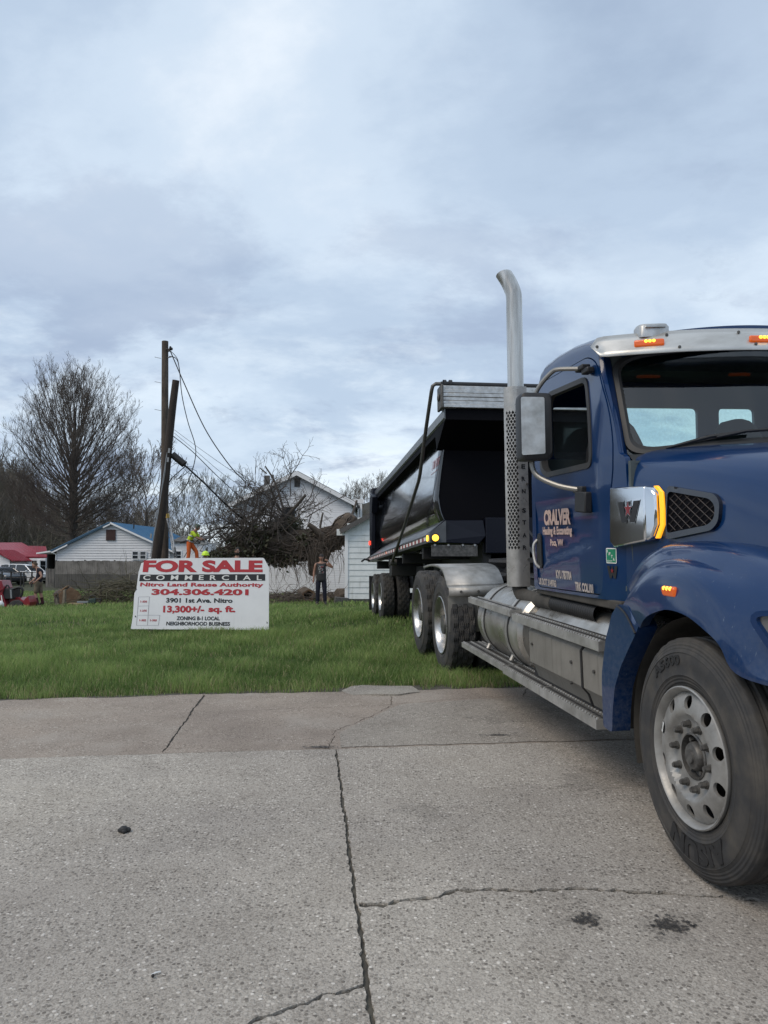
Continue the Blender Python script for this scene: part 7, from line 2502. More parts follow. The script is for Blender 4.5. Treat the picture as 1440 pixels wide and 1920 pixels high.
# gnarled rings
rings = []
tv = None
for i, (p, r) in enumerate(zip(Pp, Rr)):
    t = (Pp[min(i + 1, 39)] - Pp[max(i - 1, 0)]).normalized()
    u = t.cross(Vector((0, 1, 0))).normalized(); w = t.cross(u)
    rings.append([p + (u * cos(a) + w * sin(a)) * r * (1 + .13 * sin(3 * a + i * .35) + .09 * sin(7 * a - i * .6) + .06 * sin(13 * a + i) + Rn.uniform(-.05, .05)) for a in np.linspace(0, 2 * pi, 24, endpoint=False)])
mb.loft(rings, True, True)
mb.build('trunk', M['trunk_old'], FT, smooth=70)
# the leg of the trunk that reaches the ground on the right
mb = MB()
path = [fp(600, 1020, 33), fp(596, 1045, 33.1), fp(590, 1065, 33.2), fp(583, 1078, 33.3)]
mb.tube(spl([Vector(p) for p in path], 14), list(np.interp(np.linspace(0, 3, 14), range(4), [.60, .48, .30, .10])), 16)
mb.build('limb', M['trunk_old'], FT, smooth=70)
for k, (pts, r) in enumerate((([(505, 1000, 33), (548, 957, 32.6), (573, 928, 32.2)], .09), ([(612, 1012, 32.5), (590, 992, 32.3), (578, 983, 32.2)], .15), ([(655, 975, 32.4), (663, 958, 32.6), (669, 938, 32.7)], .07), ([(530, 950, 32.5), (516, 905, 32.4), (497, 874, 32.3)], .05), ([(500, 888, 32.4), (487, 877, 32.4)], .035), ([(600, 990, 32.3), (604, 968, 32.3), (606, 961, 32.3)], .05))):
    mb = MB(); P = spl([Vector(fp(*p)) for p in pts], 10); mb.tube(P, list(np.linspace(r, r * .6, 10)), 10); mb.build('broken_limb', M['trunk_old'] if r > .1 else M['vine_dark'], FT, smooth=60)
# tangle of arching branches
tw = Twigs(); tw2 = Twigs()
R = np.random.default_rng(12)
def arch(a, b, rise, r, d_j=.6, seg=9, n=4, dest=None):
    a, b = np.array(a), np.array(b)
    t = np.linspace(0, 1, seg)[:, None]
    P = a * (1 - t) + b * t + np.array([0, 0, 1]) * rise * 4 * t * (1 - t) + np.cumsum(R.normal(0, .045, (seg, 3)), 0)
    (dest or tw).add(P, np.linspace(r, r * .4, seg), n)
    return P
main = []
for k in range(58):
    px0 = R.uniform(430, 570); py0 = R.uniform(985, 1030)
    px1 = px0 + R.uniform(-90, 75); py1 = R.uniform(905, 985) + max(0, (470 - px1)) * .75
    if px1 > 560: py1 = max(py1, 930 + (px1 - 560) * .35)
    main.append(arch(fp(px0, py0, R.uniform(32, 34.5)), fp(px1, py1, R.uniform(31.5, 35)), R.uniform(-.2, .6), R.uniform(.02, .05)))
for P in main:
    for j in range(6):
        i = R.integers(2, 9); d = R.normal(0, 1, 3); d[2] = abs(d[2]) * .6 + R.uniform(-.5, .3); d /= np.linalg.norm(d)
        grow_branch(tw, P[i], d, R.uniform(.5, 1.3), .013, 1, R, R.uniform(-.15, .15), (4, 4, 3), .9, .0055)
# tall upswept tips
for (x0, y0, x1, y1) in ((545, 930, 545, 868), (540, 900, 566, 851), (545, 890, 528, 862), (470, 950, 488, 890), (490, 930, 465, 905), (455, 985, 420, 935), (440, 990, 400, 950), (560, 960, 605, 905), (575, 970, 640, 925), (440, 960, 455, 905)):
    P, d = bend(fp(x0, y0, 32.4), fp(x1, y1, 32.4) - fp(x0, y0, 32.4), np.linalg.norm(fp(x1, y1, 32.4) - fp(x0, y0, 32.4)), 6, R, 0, .10)
    tw.add(P, np.linspace(.026, .01, 7), 4)
    for j in range(6): grow_branch(tw, P[R.integers(2, 7)], d + R.normal(0, .6, 3), R.uniform(.4, .9), .011, 1, R, .0, (3, 3), .9, .006)
# drooping roots and vines below and right
for k in range(80):
    px0 = R.uniform(560, 652); py0 = R.uniform(995, 1035)
    a = fp(px0, py0, R.uniform(31.6, 32.6)); b = fp(px0 + R.uniform(-40, 35), min(1112, py0 + R.uniform(25, 90)), R.uniform(31.4, 32.6))
    arch(a, b, R.uniform(-.35, .55), R.uniform(.007, .018), dest=tw2, n=3)
for k in range(60):     # thin arching stems in front of the white wall, under the trunk
    px0 = R.uniform(505, 585); a = fp(px0, R.uniform(1040, 1052), 33); b = fp(px0 + R.uniform(-25, 45), R.uniform(1075, 1108), 32.4)
    arch(a, b, R.uniform(-.1, .4), R.uniform(.006, .014), dest=tw2, n=3)
for k in range(230):
    i0 = int(R.integers(0, 26)); nn = int(R.integers(6, 13)); a0 = R.uniform(0, 2 * pi); da = R.normal(0, .12)
    Q = []
    for i in range(i0, min(39, i0 + nn)):
        t = (Pp[i + 1] - Pp[i]).normalized(); u = t.cross(Vector((0, 1, 0))).normalized(); w = t.cross(u); a = a0 + da * (i - i0) + R.normal(0, .06)
        Q.append(np.array(Pp[i] + (u * cos(a) + w * sin(a)) * float(Rr[i]) * R.uniform(1.0, 1.16)))
    tw2.add(np.array(Q), np.full(len(Q), R.uniform(.010, .03)), 4)
V, F = tw.arrays(); fast_mesh('branches', V, F, M['vine_dark'], FT)
V, F = tw2.arrays(); fast_mesh('vines', V, F, M['vine'], FT)
# ivy and dead leaves
def leaf_cloud(name, parent, centres, n, size, cols, seed, droop=.6):
    R = np.random.default_rng(seed)
    C = np.array(centres); k = R.integers(0, len(C), n)
    base = C[k, :3] + R.normal(0, 1, (n, 3)) * C[k, 3:4] * np.array([1, 1, .75])
    ax = R.normal(0, 1, (n, 3)); ax[:, 2] -= droop; ax /= np.linalg.norm(ax, axis=1, keepdims=True)
    sd = np.cross(ax, R.normal(0, 1, (n, 3))); sd /= np.linalg.norm(sd, axis=1, keepdims=True)
    L = size * R.uniform(.5, 1.3, (n, 1)); w = L * .28
    P = np.stack([base, base + ax * L * .5 + sd * w, base + ax * L, base + ax * L * .5 - sd * w], 1)
    cols = np.array(cols); c = cols[R.integers(0, len(cols), n)] * R.uniform(.6, 1.35, (n, 1))
    c4 = np.repeat(np.concatenate([c, np.ones((n, 1))], 1), 4, axis=0)
    return fast_mesh(name, P.reshape(-1, 3), np.arange(n * 4).reshape(-1, 4), M['leaf'], parent, col=c4)
cen = []
for k in range(110):
    px = R.uniform(395, 555); top = np.interp(px, [395, 420, 450, 490, 530, 555], [1048, 1024, 998, 980, 970, 975])
    py = R.uniform(top, 1055); cen.append((*fp(px, py, R.uniform(32.9, 35.0)), R.uniform(.10, .26)))
for k in range(14):
    px = R.uniform(555, 640); py = R.uniform(998, 1022); cen.append((*fp(px, py, R.uniform(32.6, 33.4)), R.uniform(.08, .18)))
leaf_cloud('foliage', FT, cen, 9500, .17, [(.085, .092, .050), (.11, .11, .064), (.065, .070, .040), (.15, .13, .088), (.125, .10, .074), (.14, .145, .085)], 4)
leaf_cloud('foliage', FT, [c for c in cen if c[2] > 1.2], 900, .15, [(.20, .21, .17), (.14, .15, .10), (.25, .25, .22)], 6)

# hollow log section, log lumps by the man
hl_ = MB(); c = at(578, 1097, 29.5)
ang = radians(25)
def ring_log(r0, r1, L, n=28, seed=1):
    Rq = random.Random(seed); mb = MB(); k0 = [1 + .08 * sin(2 * a + seed) + .06 * sin(5 * a) for a in np.linspace(0, 2 * pi, n, endpoint=False)]
    def rg(r, y): return [Vector((r * k * cos(a), y, r * k * sin(a))) for k, a in zip(k0, np.linspace(0, 2 * pi, n, endpoint=False))]
    mb.loft([rg(r0, L), rg(r0 * 1.02, L * .5), rg(r0, 0.0), rg(r0 - .015, -.02)], True, False, mat=0)
    mb.loft([rg(r0 - .015, -.02), rg(r1, -.01)], True, False, mat=1)
    mb.loft([rg(r1, -.01), rg(r1 * .9, L * .6), rg(.02, L * .62)], True, False, mat=2)
    mb.loft([rg(.01, L), rg(r0, L)], True, False, mat=1)
    return mb
M['cut_wood'] = pm('cut_wood', (0.26, 0.155, 0.085), 0.85, var=(9, (0.17, 0.09, 0.05), 0.35, 0.7), streak=((4, 4, 4), (0.33, 0.23, 0.14), 0.5, 0.75))
M['cut_dark'] = pm('rotten_heart', (0.035, 0.022, 0.016), 0.95)
M['cut_pale'] = pm('fresh_cut', (0.42, 0.31, 0.19), 0.8, var=(10, (0.30, 0.20, 0.11), 0.35, 0.7))
ho = ring_log(.25, .165, .55).build('hollow_log', [M['trunk_old'], M['cut_wood'], M['cut_dark']], smooth=45)
ho.location = (c.x, 29.5, gz(c.x, 29.5) + .27); ho.rotation_euler = (radians(8), 0, radians(24))
tag(ho, 'hollow cut log ring lying beside the standing man in the dark tank top', 'log')
def lump(name, label, px, py, d, r, L, rz, seed, mats):
    o = ring_log(r, r * .02, L, seed=seed).build(name, mats, smooth=45); c = at(px, py, d)
    o.location = (c.x, d, gz(c.x, d) + r * .9); o.rotation_euler = (0, 0, rz); return tag(o, label, 'log')
lump('log', 'thick dark log lying behind the standing man near the shed corner', 633, 1105, 28.9, .28, 1.1, radians(-62), 3, [M['trunk_old'], M['trunk_old'], M['cut_dark']])
lump('log', 'small round log just behind the legs of the standing man', 611, 1112, 28.2, .16, .5, radians(15), 5, [M['trunk_old'], M['cut_pale'], M['cut_pale']])
lump('log', 'dark log end sticking out of the brush under the fallen trunk', 533, 1103, 30.8, .13, .8, radians(50), 8, [M['trunk_old'], M['trunk_old'], M['cut_dark']])
xq = at(347, 1064, 30.0).x
for (yq, zq, r, sd_, lb) in ((30.05, None, .50, 9, 'thick log at the front of the pile under the hi-vis worker'), (31.05, None, .50, 14, 'thick log at the back of the pile under the hi-vis worker'), (30.55, 1.14 - .34, .34, 15, 'upper log the hi-vis worker stands on behind the sign')):
    o = ring_log(r, r * .02, 2.1, seed=sd_).build('log', [M['trunk_old'], M['cut_wood'], M['cut_wood']], smooth=45)
    o.location = (xq + 1.3, yq, (gz(xq, yq) + r * .9) if zq is None else zq); o.rotation_euler = (0, 0, radians(90)); tag(o, lb, 'log')
blk = MB(); c = at(640, 1112, 27.9); blk.box((0, 0, .12), (.5, .35, .24), (0, .1, .2)); bo = blk.build('concrete_block', M['hub'], bevel=.02); bo.location = (c.x, 27.9, gz(c.x, 27.9)); tag(bo, 'grey block lying at the foot of the shed corner', 'block')

# big split stump section on the lawn, with splinters
c = at(126, 1128, 30)
SB = empty('stump_section', loc=(c.x, 30, gz(c.x, 30) - .03), label='big split tree stump section lying on the lawn left of the sign', cat='stump')
st = MB(); n = 30; k0 = [1 + .10 * sin(2 * a + 1) + .07 * sin(5 * a) + .04 * sin(9 * a) for a in np.linspace(0, 2 * pi, n, endpoint=False)]
def srg(r, y, sq=1.0): return [Vector((r * k * cos(a), y, max(-.40, r * k * sin(a) * sq))) for k, a in zip(k0, np.linspace(0, 2 * pi, n, endpoint=False))]
st.loft([srg(.46, .75), srg(.47, .35), srg(.44, 0)], True, False, mat=0)
st.loft([srg(.44, 0), srg(.30, -.03), srg(.15, .01), srg(.02, -.02)], True, True, mat=1)
so = st.build('stump', [M['trunk_old'], M['cut_wood']], SB, smooth=35); so.location = (.10, 0, .40); so.rotation_euler = (0, radians(8), radians(38)); SB.scale = (.86, .86, .90)
bk_ = MB()
bk_.loft([[Vector((-.52, -.12, 0)), Vector((-.02, -.28, 0)), Vector((-.02, -.22, .78)), Vector((-.30, -.10, .62)), Vector((-.50, -.02, .40))], [Vector((-.50, .10, 0)), Vector((0, -.02, 0)), Vector((0, .04, .78)), Vector((-.28, .14, .62)), Vector((-.48, .2, .40))]], True, True)
bk_.build('split_face', pm('pale_split_wood', (0.27, 0.235, 0.175), 0.85, var=(6, (0.19, 0.16, 0.115), 0.35, 0.7), streak=((8, 8, 1.2), (0.14, 0.11, 0.08), 0.55, 0.75)), SB, smooth=0, bevel=.02)
bk_ = MB(); bk_.box((-.28, .02, .66), (.62, .32, .05), (0, radians(-36), 0)); bk_.box((-.20, .05, .76), (.50, .30, .05), (0, radians(-33), .1)); bk_.build('bark_slab', M['cut_wood'], SB, bevel=.01)
def slabwood(px, py, d, L, rz, label):
    m = MB(); m.box((0, 0, .035), (L, .14, .05), (.15, .04, 0), taper=(.8, .7)); o = m.build('wood_slab', M['cut_pale'], bevel=.008); c = at(px, py, d); o.location = (c.x, d, gz(c.x, d) + .05); o.rotation_euler = (0, 0, rz); tag(o, label, 'wood slab')
slabwood(148, 1126, 29.6, .42, .25, 'pale split slab of wood lying right of the stump section')
slabwood(141, 1122, 29.9, .55, .55, 'darker leaning splinter against the right side of the stump section')
# chainsaw on the grass
c = at(173, 1134, 29)
CS = empty('chainsaw', loc=(c.x, 29, gz(c.x, 29) + .08), label='small dark chainsaw lying in the grass between stump and sign', cat='chainsaw', rz=radians(10))
m = MB(); m.box((0, 0, .11), (.30, .20, .18), taper=(.8, .8)); m.build('body', pm('saw_green', (.015, .035, .025), .5), CS, bevel=.03)
m = MB(); m.box((-.34, 0, .07), (.42, .015, .075)); m.build('guide_bar', M['galv'], CS, bevel=.005)
m = MB(); m.tube(spl([(.12, 0, .18), (.06, 0, .30), (-.06, 0, .31), (-.12, 0, .20)], 10), .016, 6); m.tube(spl([(.12, 0, .08), (.28, 0, .10), (.28, 0, .18), (.14, 0, .19)], 10), .02, 6); m.build('handle', M['black'], CS)

# brush pile between stump and sign; ground litter below the trunk
tb = Twigs(); R = np.random.default_rng(41)
o_b = Vector((at(205, 1110, 31).x, 31, gz(at(205, 1110, 31).x, 31)))
for k in range(420):
    px = R.uniform(150, 268); d = R.uniform(29.6, 33); v = at(px, 1100, d)
    hmax = np.interp(px, [150, 175, 215, 268], [.35, .55, .95, .75])
    p = np.array([v.x - o_b.x, v.y - 31, gz(v.x, v.y) - o_b.z + R.uniform(0, hmax)])
    az = R.uniform(0, 2 * pi); dd = np.array([cos(az), sin(az) * .6, R.uniform(-.3, .45)])
    P, _ = bend(p, dd, R.uniform(.7, 2.0), 5, R, -.06, .22); P[:, 2] = np.maximum(P[:, 2], gz(v.x, v.y) - o_b.z + .02)
    tb.add(P, np.linspace(R.uniform(.008, .026), .005, 6), 3)
V, F = tb.arrays(); bp_ = fast_mesh('brush_pile', V, F, pm('brush_twig', (.115, .10, .070), .9, var=(2, (.075, .075, .040), .35, .7))); bp_.location = o_b
tag(bp_, 'low heap of cut twigs and brush between the stump section and the sign', 'brush pile')
m = MB(); v = at(188, 1105, 30.5); m.tube([(0, 0, 0), (.02, 0, .35), (.0, 0, .62)], [.07, .06, .05], 8); so_ = m.build('small_stump', M['trunk_old']); so_.location = (v.x, 30.5, gz(v.x, 30.5)); tag(so_, 'thin dark upright stub of wood poking out of the brush heap', 'stub')
tb = Twigs()
o_b = Vector((at(590, 1110, 29).x, 29, gz(at(590, 1110, 29).x, 29)))
for k in range(330):
    px = R.uniform(508, 648); d = R.uniform(28.4, 31.5); v = at(px, 1100, d)
    p = np.array([v.x - o_b.x, v.y - 29, gz(v.x, v.y) - o_b.z + R.uniform(.02, .35)])
    az = R.uniform(0, 2 * pi); dd = np.array([cos(az), sin(az) * .6, R.uniform(-.2, .3)])
    P, _ = bend(p, dd, R.uniform(.4, 1.3), 4, R, -.05, .2); P[:, 2] = np.maximum(P[:, 2], gz(v.x, v.y) - o_b.z + .02)
    tb.add(P, np.linspace(R.uniform(.006, .02), .004, 5), 3)
V, F = tb.arrays(); bp_ = fast_mesh('brush_litter', V, F, M['vine']); bp_.location = o_b
tag(bp_, kind='stuff')
# scrap of pale litter: white ball by the machine
m = MB(); m.sphere((0, 0, .14), .15, 16, 10, (1, 1, .95)); v = at(-1, 1137, 27.5); o = m.build('white_bucket', M['white'], smooth=60); o.location = (v.x, 27.5, gz(v.x, 27.5)); tag(o, 'round white object in the grass at the left edge of the photo', 'ball')

# ================================================================== people
def skin_mesh(V, Ed, Rad, sub=2, root=0):
    me = bpy.data.meshes.new('tmp'); o = bpy.data.objects.new('tmp', me); COL.objects.link(o)
    bm = bmesh.new(); ly = bm.verts.layers.skin.verify()
    vs = []
    for i, (p, r) in enumerate(zip(V, Rad)):
        v = bm.verts.new(p); rr = r if isinstance(r, tuple) else (r, r); v[ly].radius = rr; v[ly].use_root = (i == root); vs.append(v)
    for a, b in Ed: bm.edges.new((vs[a], vs[b]))
    bm.to_mesh(me); bm.free()
    s = o.modifiers.new('s', 'SKIN'); s.use_smooth_shade = True; s.branch_smoothing = 0.3
    u = o.modifiers.new('u', 'SUBSURF'); u.levels = sub; u.render_levels = sub
    dg = bpy.context.evaluated_depsgraph_get(); dg.update()
    m2 = bpy.data.meshes.new_from_object(o.evaluated_get(dg))
    vv = [v.co.copy() for v in m2.vertices]; ff = [list(p.vertices) for p in m2.polygons]
    bpy.data.objects.remove(o); bpy.data.meshes.remove(me); bpy.data.meshes.remove(m2)
    return vv, ff


class Skel:
    def __init__(s): s.v, s.e, s.r, s.id = [], [], [], {}

    def pt(s, name, p, r, parent=None):
        s.id[name] = len(s.v); s.v.append(Vector(p)); s.r.append(r)
        if parent: s.e.append((s.id[parent], s.id[name]))
        return s

    def mesh(s, mb, sub=2, mat=0):
        vv, ff = skin_mesh(s.v, s.e, s.r, sub); mb.add(vv, ff, mat); return mb


def hand(mb, wrist, elbow, palm_n, curl=0.5, k=1.0, mat=0):
    """palm with five separate fingers, continuing the forearm"""
    w = Vector(wrist); f = (w - Vector(elbow)).normalized()
    n = Vector(palm_n); n = (n - f * n.dot(f)).normalized(); sdv = f.cross(n)
    pc = w + f * .055
    s = Skel(); s.pt('w', w - f * .01, .026 * k).pt('p', pc, (.036 * k, .020 * k), 'w').pt('k', w + f * .095, (.038 * k, .017 * k), 'p')
    s.mesh(mb, 1, mat)
    for i, (off, L) in enumerate(((-.030, .070), (-.010, .080), (.010, .076), (.029, .060))):
        b0 = w + f * .085 + sdv * off
        d0 = (f + sdv * off * 3).normalized(); p = [b0]
        for j in range(3):
            a = curl * (j + .6) * .75
            d = (d0 * cos(a) + n * sin(a)); p.append(p[-1] + d * L / 3 * 1.05)
        sk = Skel(); sk.pt('0', p[0], .0095 * k)
        for j in range(1, 4): sk.pt(str(j), p[j], (.0092 - .0008 * j) * k, str(j - 1))
        sk.mesh(mb, 1, mat)
    t0 = w + f * .03 - sdv * .030
    p = [t0, t0 + (f * .5 - sdv * .75 + n * .25).normalized() * .035, t0 + (f * .5 - sdv * .75 + n * .25).normalized() * .035 + (f * .85 - sdv * .35 + n * .4).normalized() * .032]
    sk = Skel(); sk.pt('0', p[0], .012 * k).pt('1', p[1], .011 * k, '0').pt('2', p[2], .009 * k, '1'); sk.mesh(mb, 1, mat)


def head(mb, c, fwd, k=1.0, mats=(0, 1, 2, 3)):
    """head with face around centre c (mid head), facing fwd"""
    f = Vector(fwd).normalized(); up = Vector((0, 0, 1)); up = (up - f * up.dot(f)).normalized(); r = f.cross(up)
    n, m = 24, 18; rings = []
    for i in range(m + 1):
        t = pi * i / m; z = -cos(t)
        row = []
        for j in range(n):
            a = 2 * pi * j / n; ca, sa = cos(a), sin(a)      # ca: forward, sa: right
            q = max(sin(t), .002)
            x, y, zz = sa * q * .074, ca * q * .094, z * .115
            if zz < 0:                                      # narrow toward chin, jaw forward
                s_ = 1 + zz * 3.2; x *= max(.45, s_); y = y * (1 + zz * 1.6) + (.022 if ca > 0 else -.0) * (-zz / .115)
            fr = max(0, ca) ** 6 * q
            if ca > 0.2:
                y += .020 * math.exp(-((sa / .16) ** 2)) * math.exp(-((zz + .018) / .020) ** 2)      # nose
                y += .010 * math.exp(-((sa / .22) ** 2)) * math.exp(-((zz - .005) / .03) ** 2)
                y -= .012 * math.exp(-(((abs(sa) - .40) / .15) ** 2)) * math.exp(-((zz - .012) / .014) ** 2)  # sockets
                y += .006 * math.exp(-((sa / .30) ** 2)) * math.exp(-((zz + .055) / .010) ** 2)      # lips
                y += .008 * math.exp(-((sa / .25) ** 2)) * math.exp(-((zz + .095) / .014) ** 2)      # chin
            row.append(Vector(c) + (r * x + f * y + up * zz) * k)
        rings.append(row)
    mb.loft(rings, True, True, mats[0])
    P = lambda x, y, z: Vector(c) + (r * x + f * y + up * z) * k
    for s in (-1, 1):
        mb.sphere(P(s * .074, -.008, -.005), .020 * k, 10, 8, (.5, .8, 1.4), mats[0])
        mb.sphere(P(s * .032, .078, .012), .0125 * k, 10, 8, (1, 1, .8), mats[1])
        mb.sphere(P(s * .032, .0885, .012), .006 * k, 8, 6, (1, .6, 1), mats[2])
        mb.tube([P(s * .014, .096, .030), P(s * .034, .094, .035), P(s * .052, .080, .028)], .0055 * k, 5, mat=mats[2])
    mb.tube([P(-.024, .092, -.055), P(0, .101, -.053), P(.024, .092, -.055)], .0055 * k, 6, mat=mats[3])
    return P


SK = {}
def skin_mat(name, c):
    return pm(name, c, .55, var=(20, tuple(x * .82 for x in c), .35, .7))
M['skin'] = skin_mat('skin', (.42, .235, .165)); M['skin_tan'] = skin_mat('tan_skin', (.33, .175, .12)); M['lips'] = pm('lips', (.27, .10, .085), .5)
M['eye'] = pm('eye_white', (.6, .58, .55), .3); M['dark_hair'] = pm('dark_hair', (.018, .013, .011), .7); M['brown_hair'] = pm('brown_hair', (.060, .038, .022), .75)
def cloth(name, c, v=.75): return pm(name, c, .85, var=(7, tuple(x * v for x in c), .35, .65), bump=(14, .35, .02))
M['tank'] = cloth('charcoal_shirt', (.030, .029, .031)); M['navy_jeans'] = cloth('dark_jeans', (.008, .009, .022)); M['boots'] = pm('boots', (.012, .011, .010), .6)
M['hivis'] = cloth('hivis_yellow', (.50, .68, .035), .8); M['orange'] = cloth('orange_trousers', (.66, .13, .028), .75); M['navy_tee'] = cloth('navy_tee', (.010, .011, .022)); M['khaki'] = cloth('khaki_shorts', (.155, .125, .085)); M['sock'] = cloth('dark_red_socks', (.075, .018, .022))
M['helmet'] = pm('hivis_helmet', (.58, .85, .02), .35, 0, .3); M['helmet_dark'] = pm('dark_helmet', (.03, .05, .03), .4); M['silver'] = pm('reflective_tape', (.52, .52, .50), .4, .2)
M['print_red'] = pm('print_red', (.30, .03, .035), .7); M['print_grey'] = pm('print_grey', (.30, .30, .30), .7)
M['glove'] = pm('glove', (.02, .02, .02), .7)


def build_body(root, J, R, skin, face=(0, -1, 0), hands=None, headc=None, hair=None, k=1.0, glove=False):
    """J: joints dict; one continuous body"""
    s = Skel()
    s.pt('pel', J['pel'], (.155, .115)).pt('wst', J['wst'], (.140, .105), 'pel').pt('chs', J['chs'], (.165, .115), 'wst').pt('ntop', J['nb'], (.085, .075), 'chs').pt('nk', J['nk'], .056, 'ntop').pt('hd', J['hd'], .052, 'nk')
    for q in 'LR':
        s.pt('sh' + q, J['sh' + q], .062, 'ntop').pt('ua' + q, (Vector(J['sh' + q]) + Vector(J['el' + q])) / 2, .052, 'sh' + q).pt('el' + q, J['el' + q], .042, 'ua' + q)
        s.pt('fa' + q, Vector(J['el' + q]).lerp(Vector(J['wr' + q]), .3), .044, 'el' + q).pt('wr' + q, J['wr' + q], .028, 'fa' + q)
        s.pt('hp' + q, J['hp' + q], .090, 'pel').pt('th' + q, Vector(J['hp' + q]).lerp(Vector(J['kn' + q]), .5), .078, 'hp' + q).pt('kn' + q, J['kn' + q], .056, 'th' + q)
        s.pt('cf' + q, Vector(J['kn' + q]).lerp(Vector(J['an' + q]), .3), .058, 'kn' + q).pt('an' + q, J['an' + q], .038, 'cf' + q).pt('ft' + q, J['ft' + q], (.042, .026), 'an' + q)
    mb = MB(); s.mesh(mb, 2, 0)
    P = head(mb, J['hd'], face, k, (0, 1, 2, 3))
    for q, (n, c) in (hands or {}).items():
        hand(mb, J['wr' + q], J['el' + q], n, c, 1.0, 4 if glove else 0)
    o = mb.build('body', [skin, M['eye'], M['dark_hair'], M['lips'], M['glove']], root, smooth=60)
    return P


def garment(name, parent, J, seq, mat, sub=2):
    """seq: list of (name, point, radius, parent)"""
    s = Skel()
    for nm, p, r, pa in seq: s.pt(nm, p, r, pa)
    mb = MB(); s.mesh(mb, sub); return mb.build(name, mat, parent, smooth=60)


def trousers(name, root, J, mat, to=1.0, g=.018, knee=.0):
    V = Vector
    seq = [('pel', V(J['pel']) + V((0, 0, .02)), (.172, .130), None), ('w', V(J['pel']).lerp(V(J['wst']), 1.0), (.165, .126), 'pel')]
    for q in 'LR':
        seq += [('hp' + q, V(J['hp' + q]), .106, 'pel'), ('th' + q, V(J['hp' + q]).lerp(V(J['kn' + q]), .5), .096, 'hp' + q), ('kn' + q, V(J['hp' + q]).lerp(V(J['kn' + q]), 1.0 if to > .5 else .98), .080 if to > .5 else .098, 'th' + q)]
        if to > .5: seq += [('cf' + q, V(J['kn' + q]).lerp(V(J['an' + q]), .5), .076, 'kn' + q), ('an' + q, V(J['kn' + q]).lerp(V(J['an' + q]), .97), .072, 'cf' + q)]
    return garment(name, root, J, seq, mat)


def boots(root, J, mat):
    for q in 'LR':
        a, f = Vector(J['an' + q]), Vector(J['ft' + q])
        d = (f - a); d.z = 0; d.normalize()
        s = Skel(); s.pt('a', a + Vector((0, 0, .10)), .056).pt('b', a, .054, 'a').pt('h', a - d * .03 + Vector((0, 0, -.045)), .045, 'b').pt('t', Vector((a.x, a.y, a.z - .05)) + d * .17, (.048, .032), 'b')
        mb = MB(); s.mesh(mb, 2); mb.build('boot', mat, root, smooth=60)


def person(label, loc, rz=0.0): return empty('person', loc=loc, label=label, cat='person', rz=rz)


# ---- man in dark tank top, facing the camera, one arm raised with bent elbow
v = at(602, 1133, 26.5)
pz = gz(v.x, 26.5)
p1 = person('man in a dark sleeveless graphic shirt and jeans, one arm bent up to his shoulder', (v.x, 26.5, pz), radians(2))
J = dict(pel=(0, 0, .93), wst=(0, 0, 1.08), chs=(0, 0, 1.30), nb=(0, .01, 1.44), nk=(0, .01, 1.52), hd=(0.0, -.01, 1.655),
         shL=(-.185, .01, 1.42), elL=(-.245, .02, 1.14), wrL=(-.262, -.04, .90), shR=(.185, .01, 1.42), elR=(.395, -.05, 1.31), wrR=(.235, -.10, 1.50),
         hpL=(-.095, 0, .89), knL=(-.115, -.01, .50), anL=(-.125, .03, .10), ftL=(-.15, -.10, .04), hpR=(.095, 0, .89), knR=(.12, -.01, .50), anR=(.135, .03, .10), ftR=(.17, -.10, .04))
P = build_body(p1, J, None, M['skin_tan'], (0, -1, -.05), {'L': ((.9, -.2, 0), .7), 'R': ((-.4, .5, -.5), 1.0)})
cp = MB()
c = Vector(J['hd']); rows = []
for i in range(7):
    t = i / 6 * pi / 2
    rows.append([c + Vector((.085 * cos(t) * sin(a), .004 - .106 * cos(t) * cos(a), .028 + .098 * sin(t))) for a in np.linspace(0, 2 * pi, 24, endpoint=False)])
cp.loft(rows, True, True); cp.build('cap', M['dark_hair'], p1, smooth=60)
tk_ = garment('tank_top', p1, J, [('b', (0, 0, .80), (.19, .14), None), ('pel', (0, 0, .92), (.192, .142), 'b'), ('w', (0, 0, 1.08), (.188, .138), 'pel'), ('c', (0, 0, 1.28), (.205, .142), 'w'), ('n', (0, .01, 1.415), (.13, .10), 'c'), ('nn', (0, .01, 1.475), (.075, .070), 'n'), ('sl', (-.200, .01, 1.415), .074, 'n'), ('sr', (.200, .0, 1.415), .074, 'n')], M['tank'])
gp = MB()
gfn = lambda a, b, d: Vector((a, -.160 + a * a * 1.6 - .06 * (b - 1.22) + d, b))
R = random.Random(3)
for k in range(26):
    a, b = R.uniform(-.085, .085), R.uniform(1.14, 1.34)
    panel(gp, blot((a, b), R.uniform(.008, .022), k), [], lambda q, r, d, z=k * .0003: gfn(q, r, -z), .1, mat=R.choice((0, 1, 1)))
for zz in (1.355, 1.115): panel(gp, [(-.09, zz), (.09, zz), (.09, zz + .014), (-.09, zz + .014)], [], lambda q, r, d: gfn(q, r, -.001), .05, mat=1)
gp.build('shirt_print', [M['print_red'], M['print_grey']], tk_, smooth=0)
trousers('jeans', p1, J, M['navy_jeans']); boots(p1, J, M['boots'])

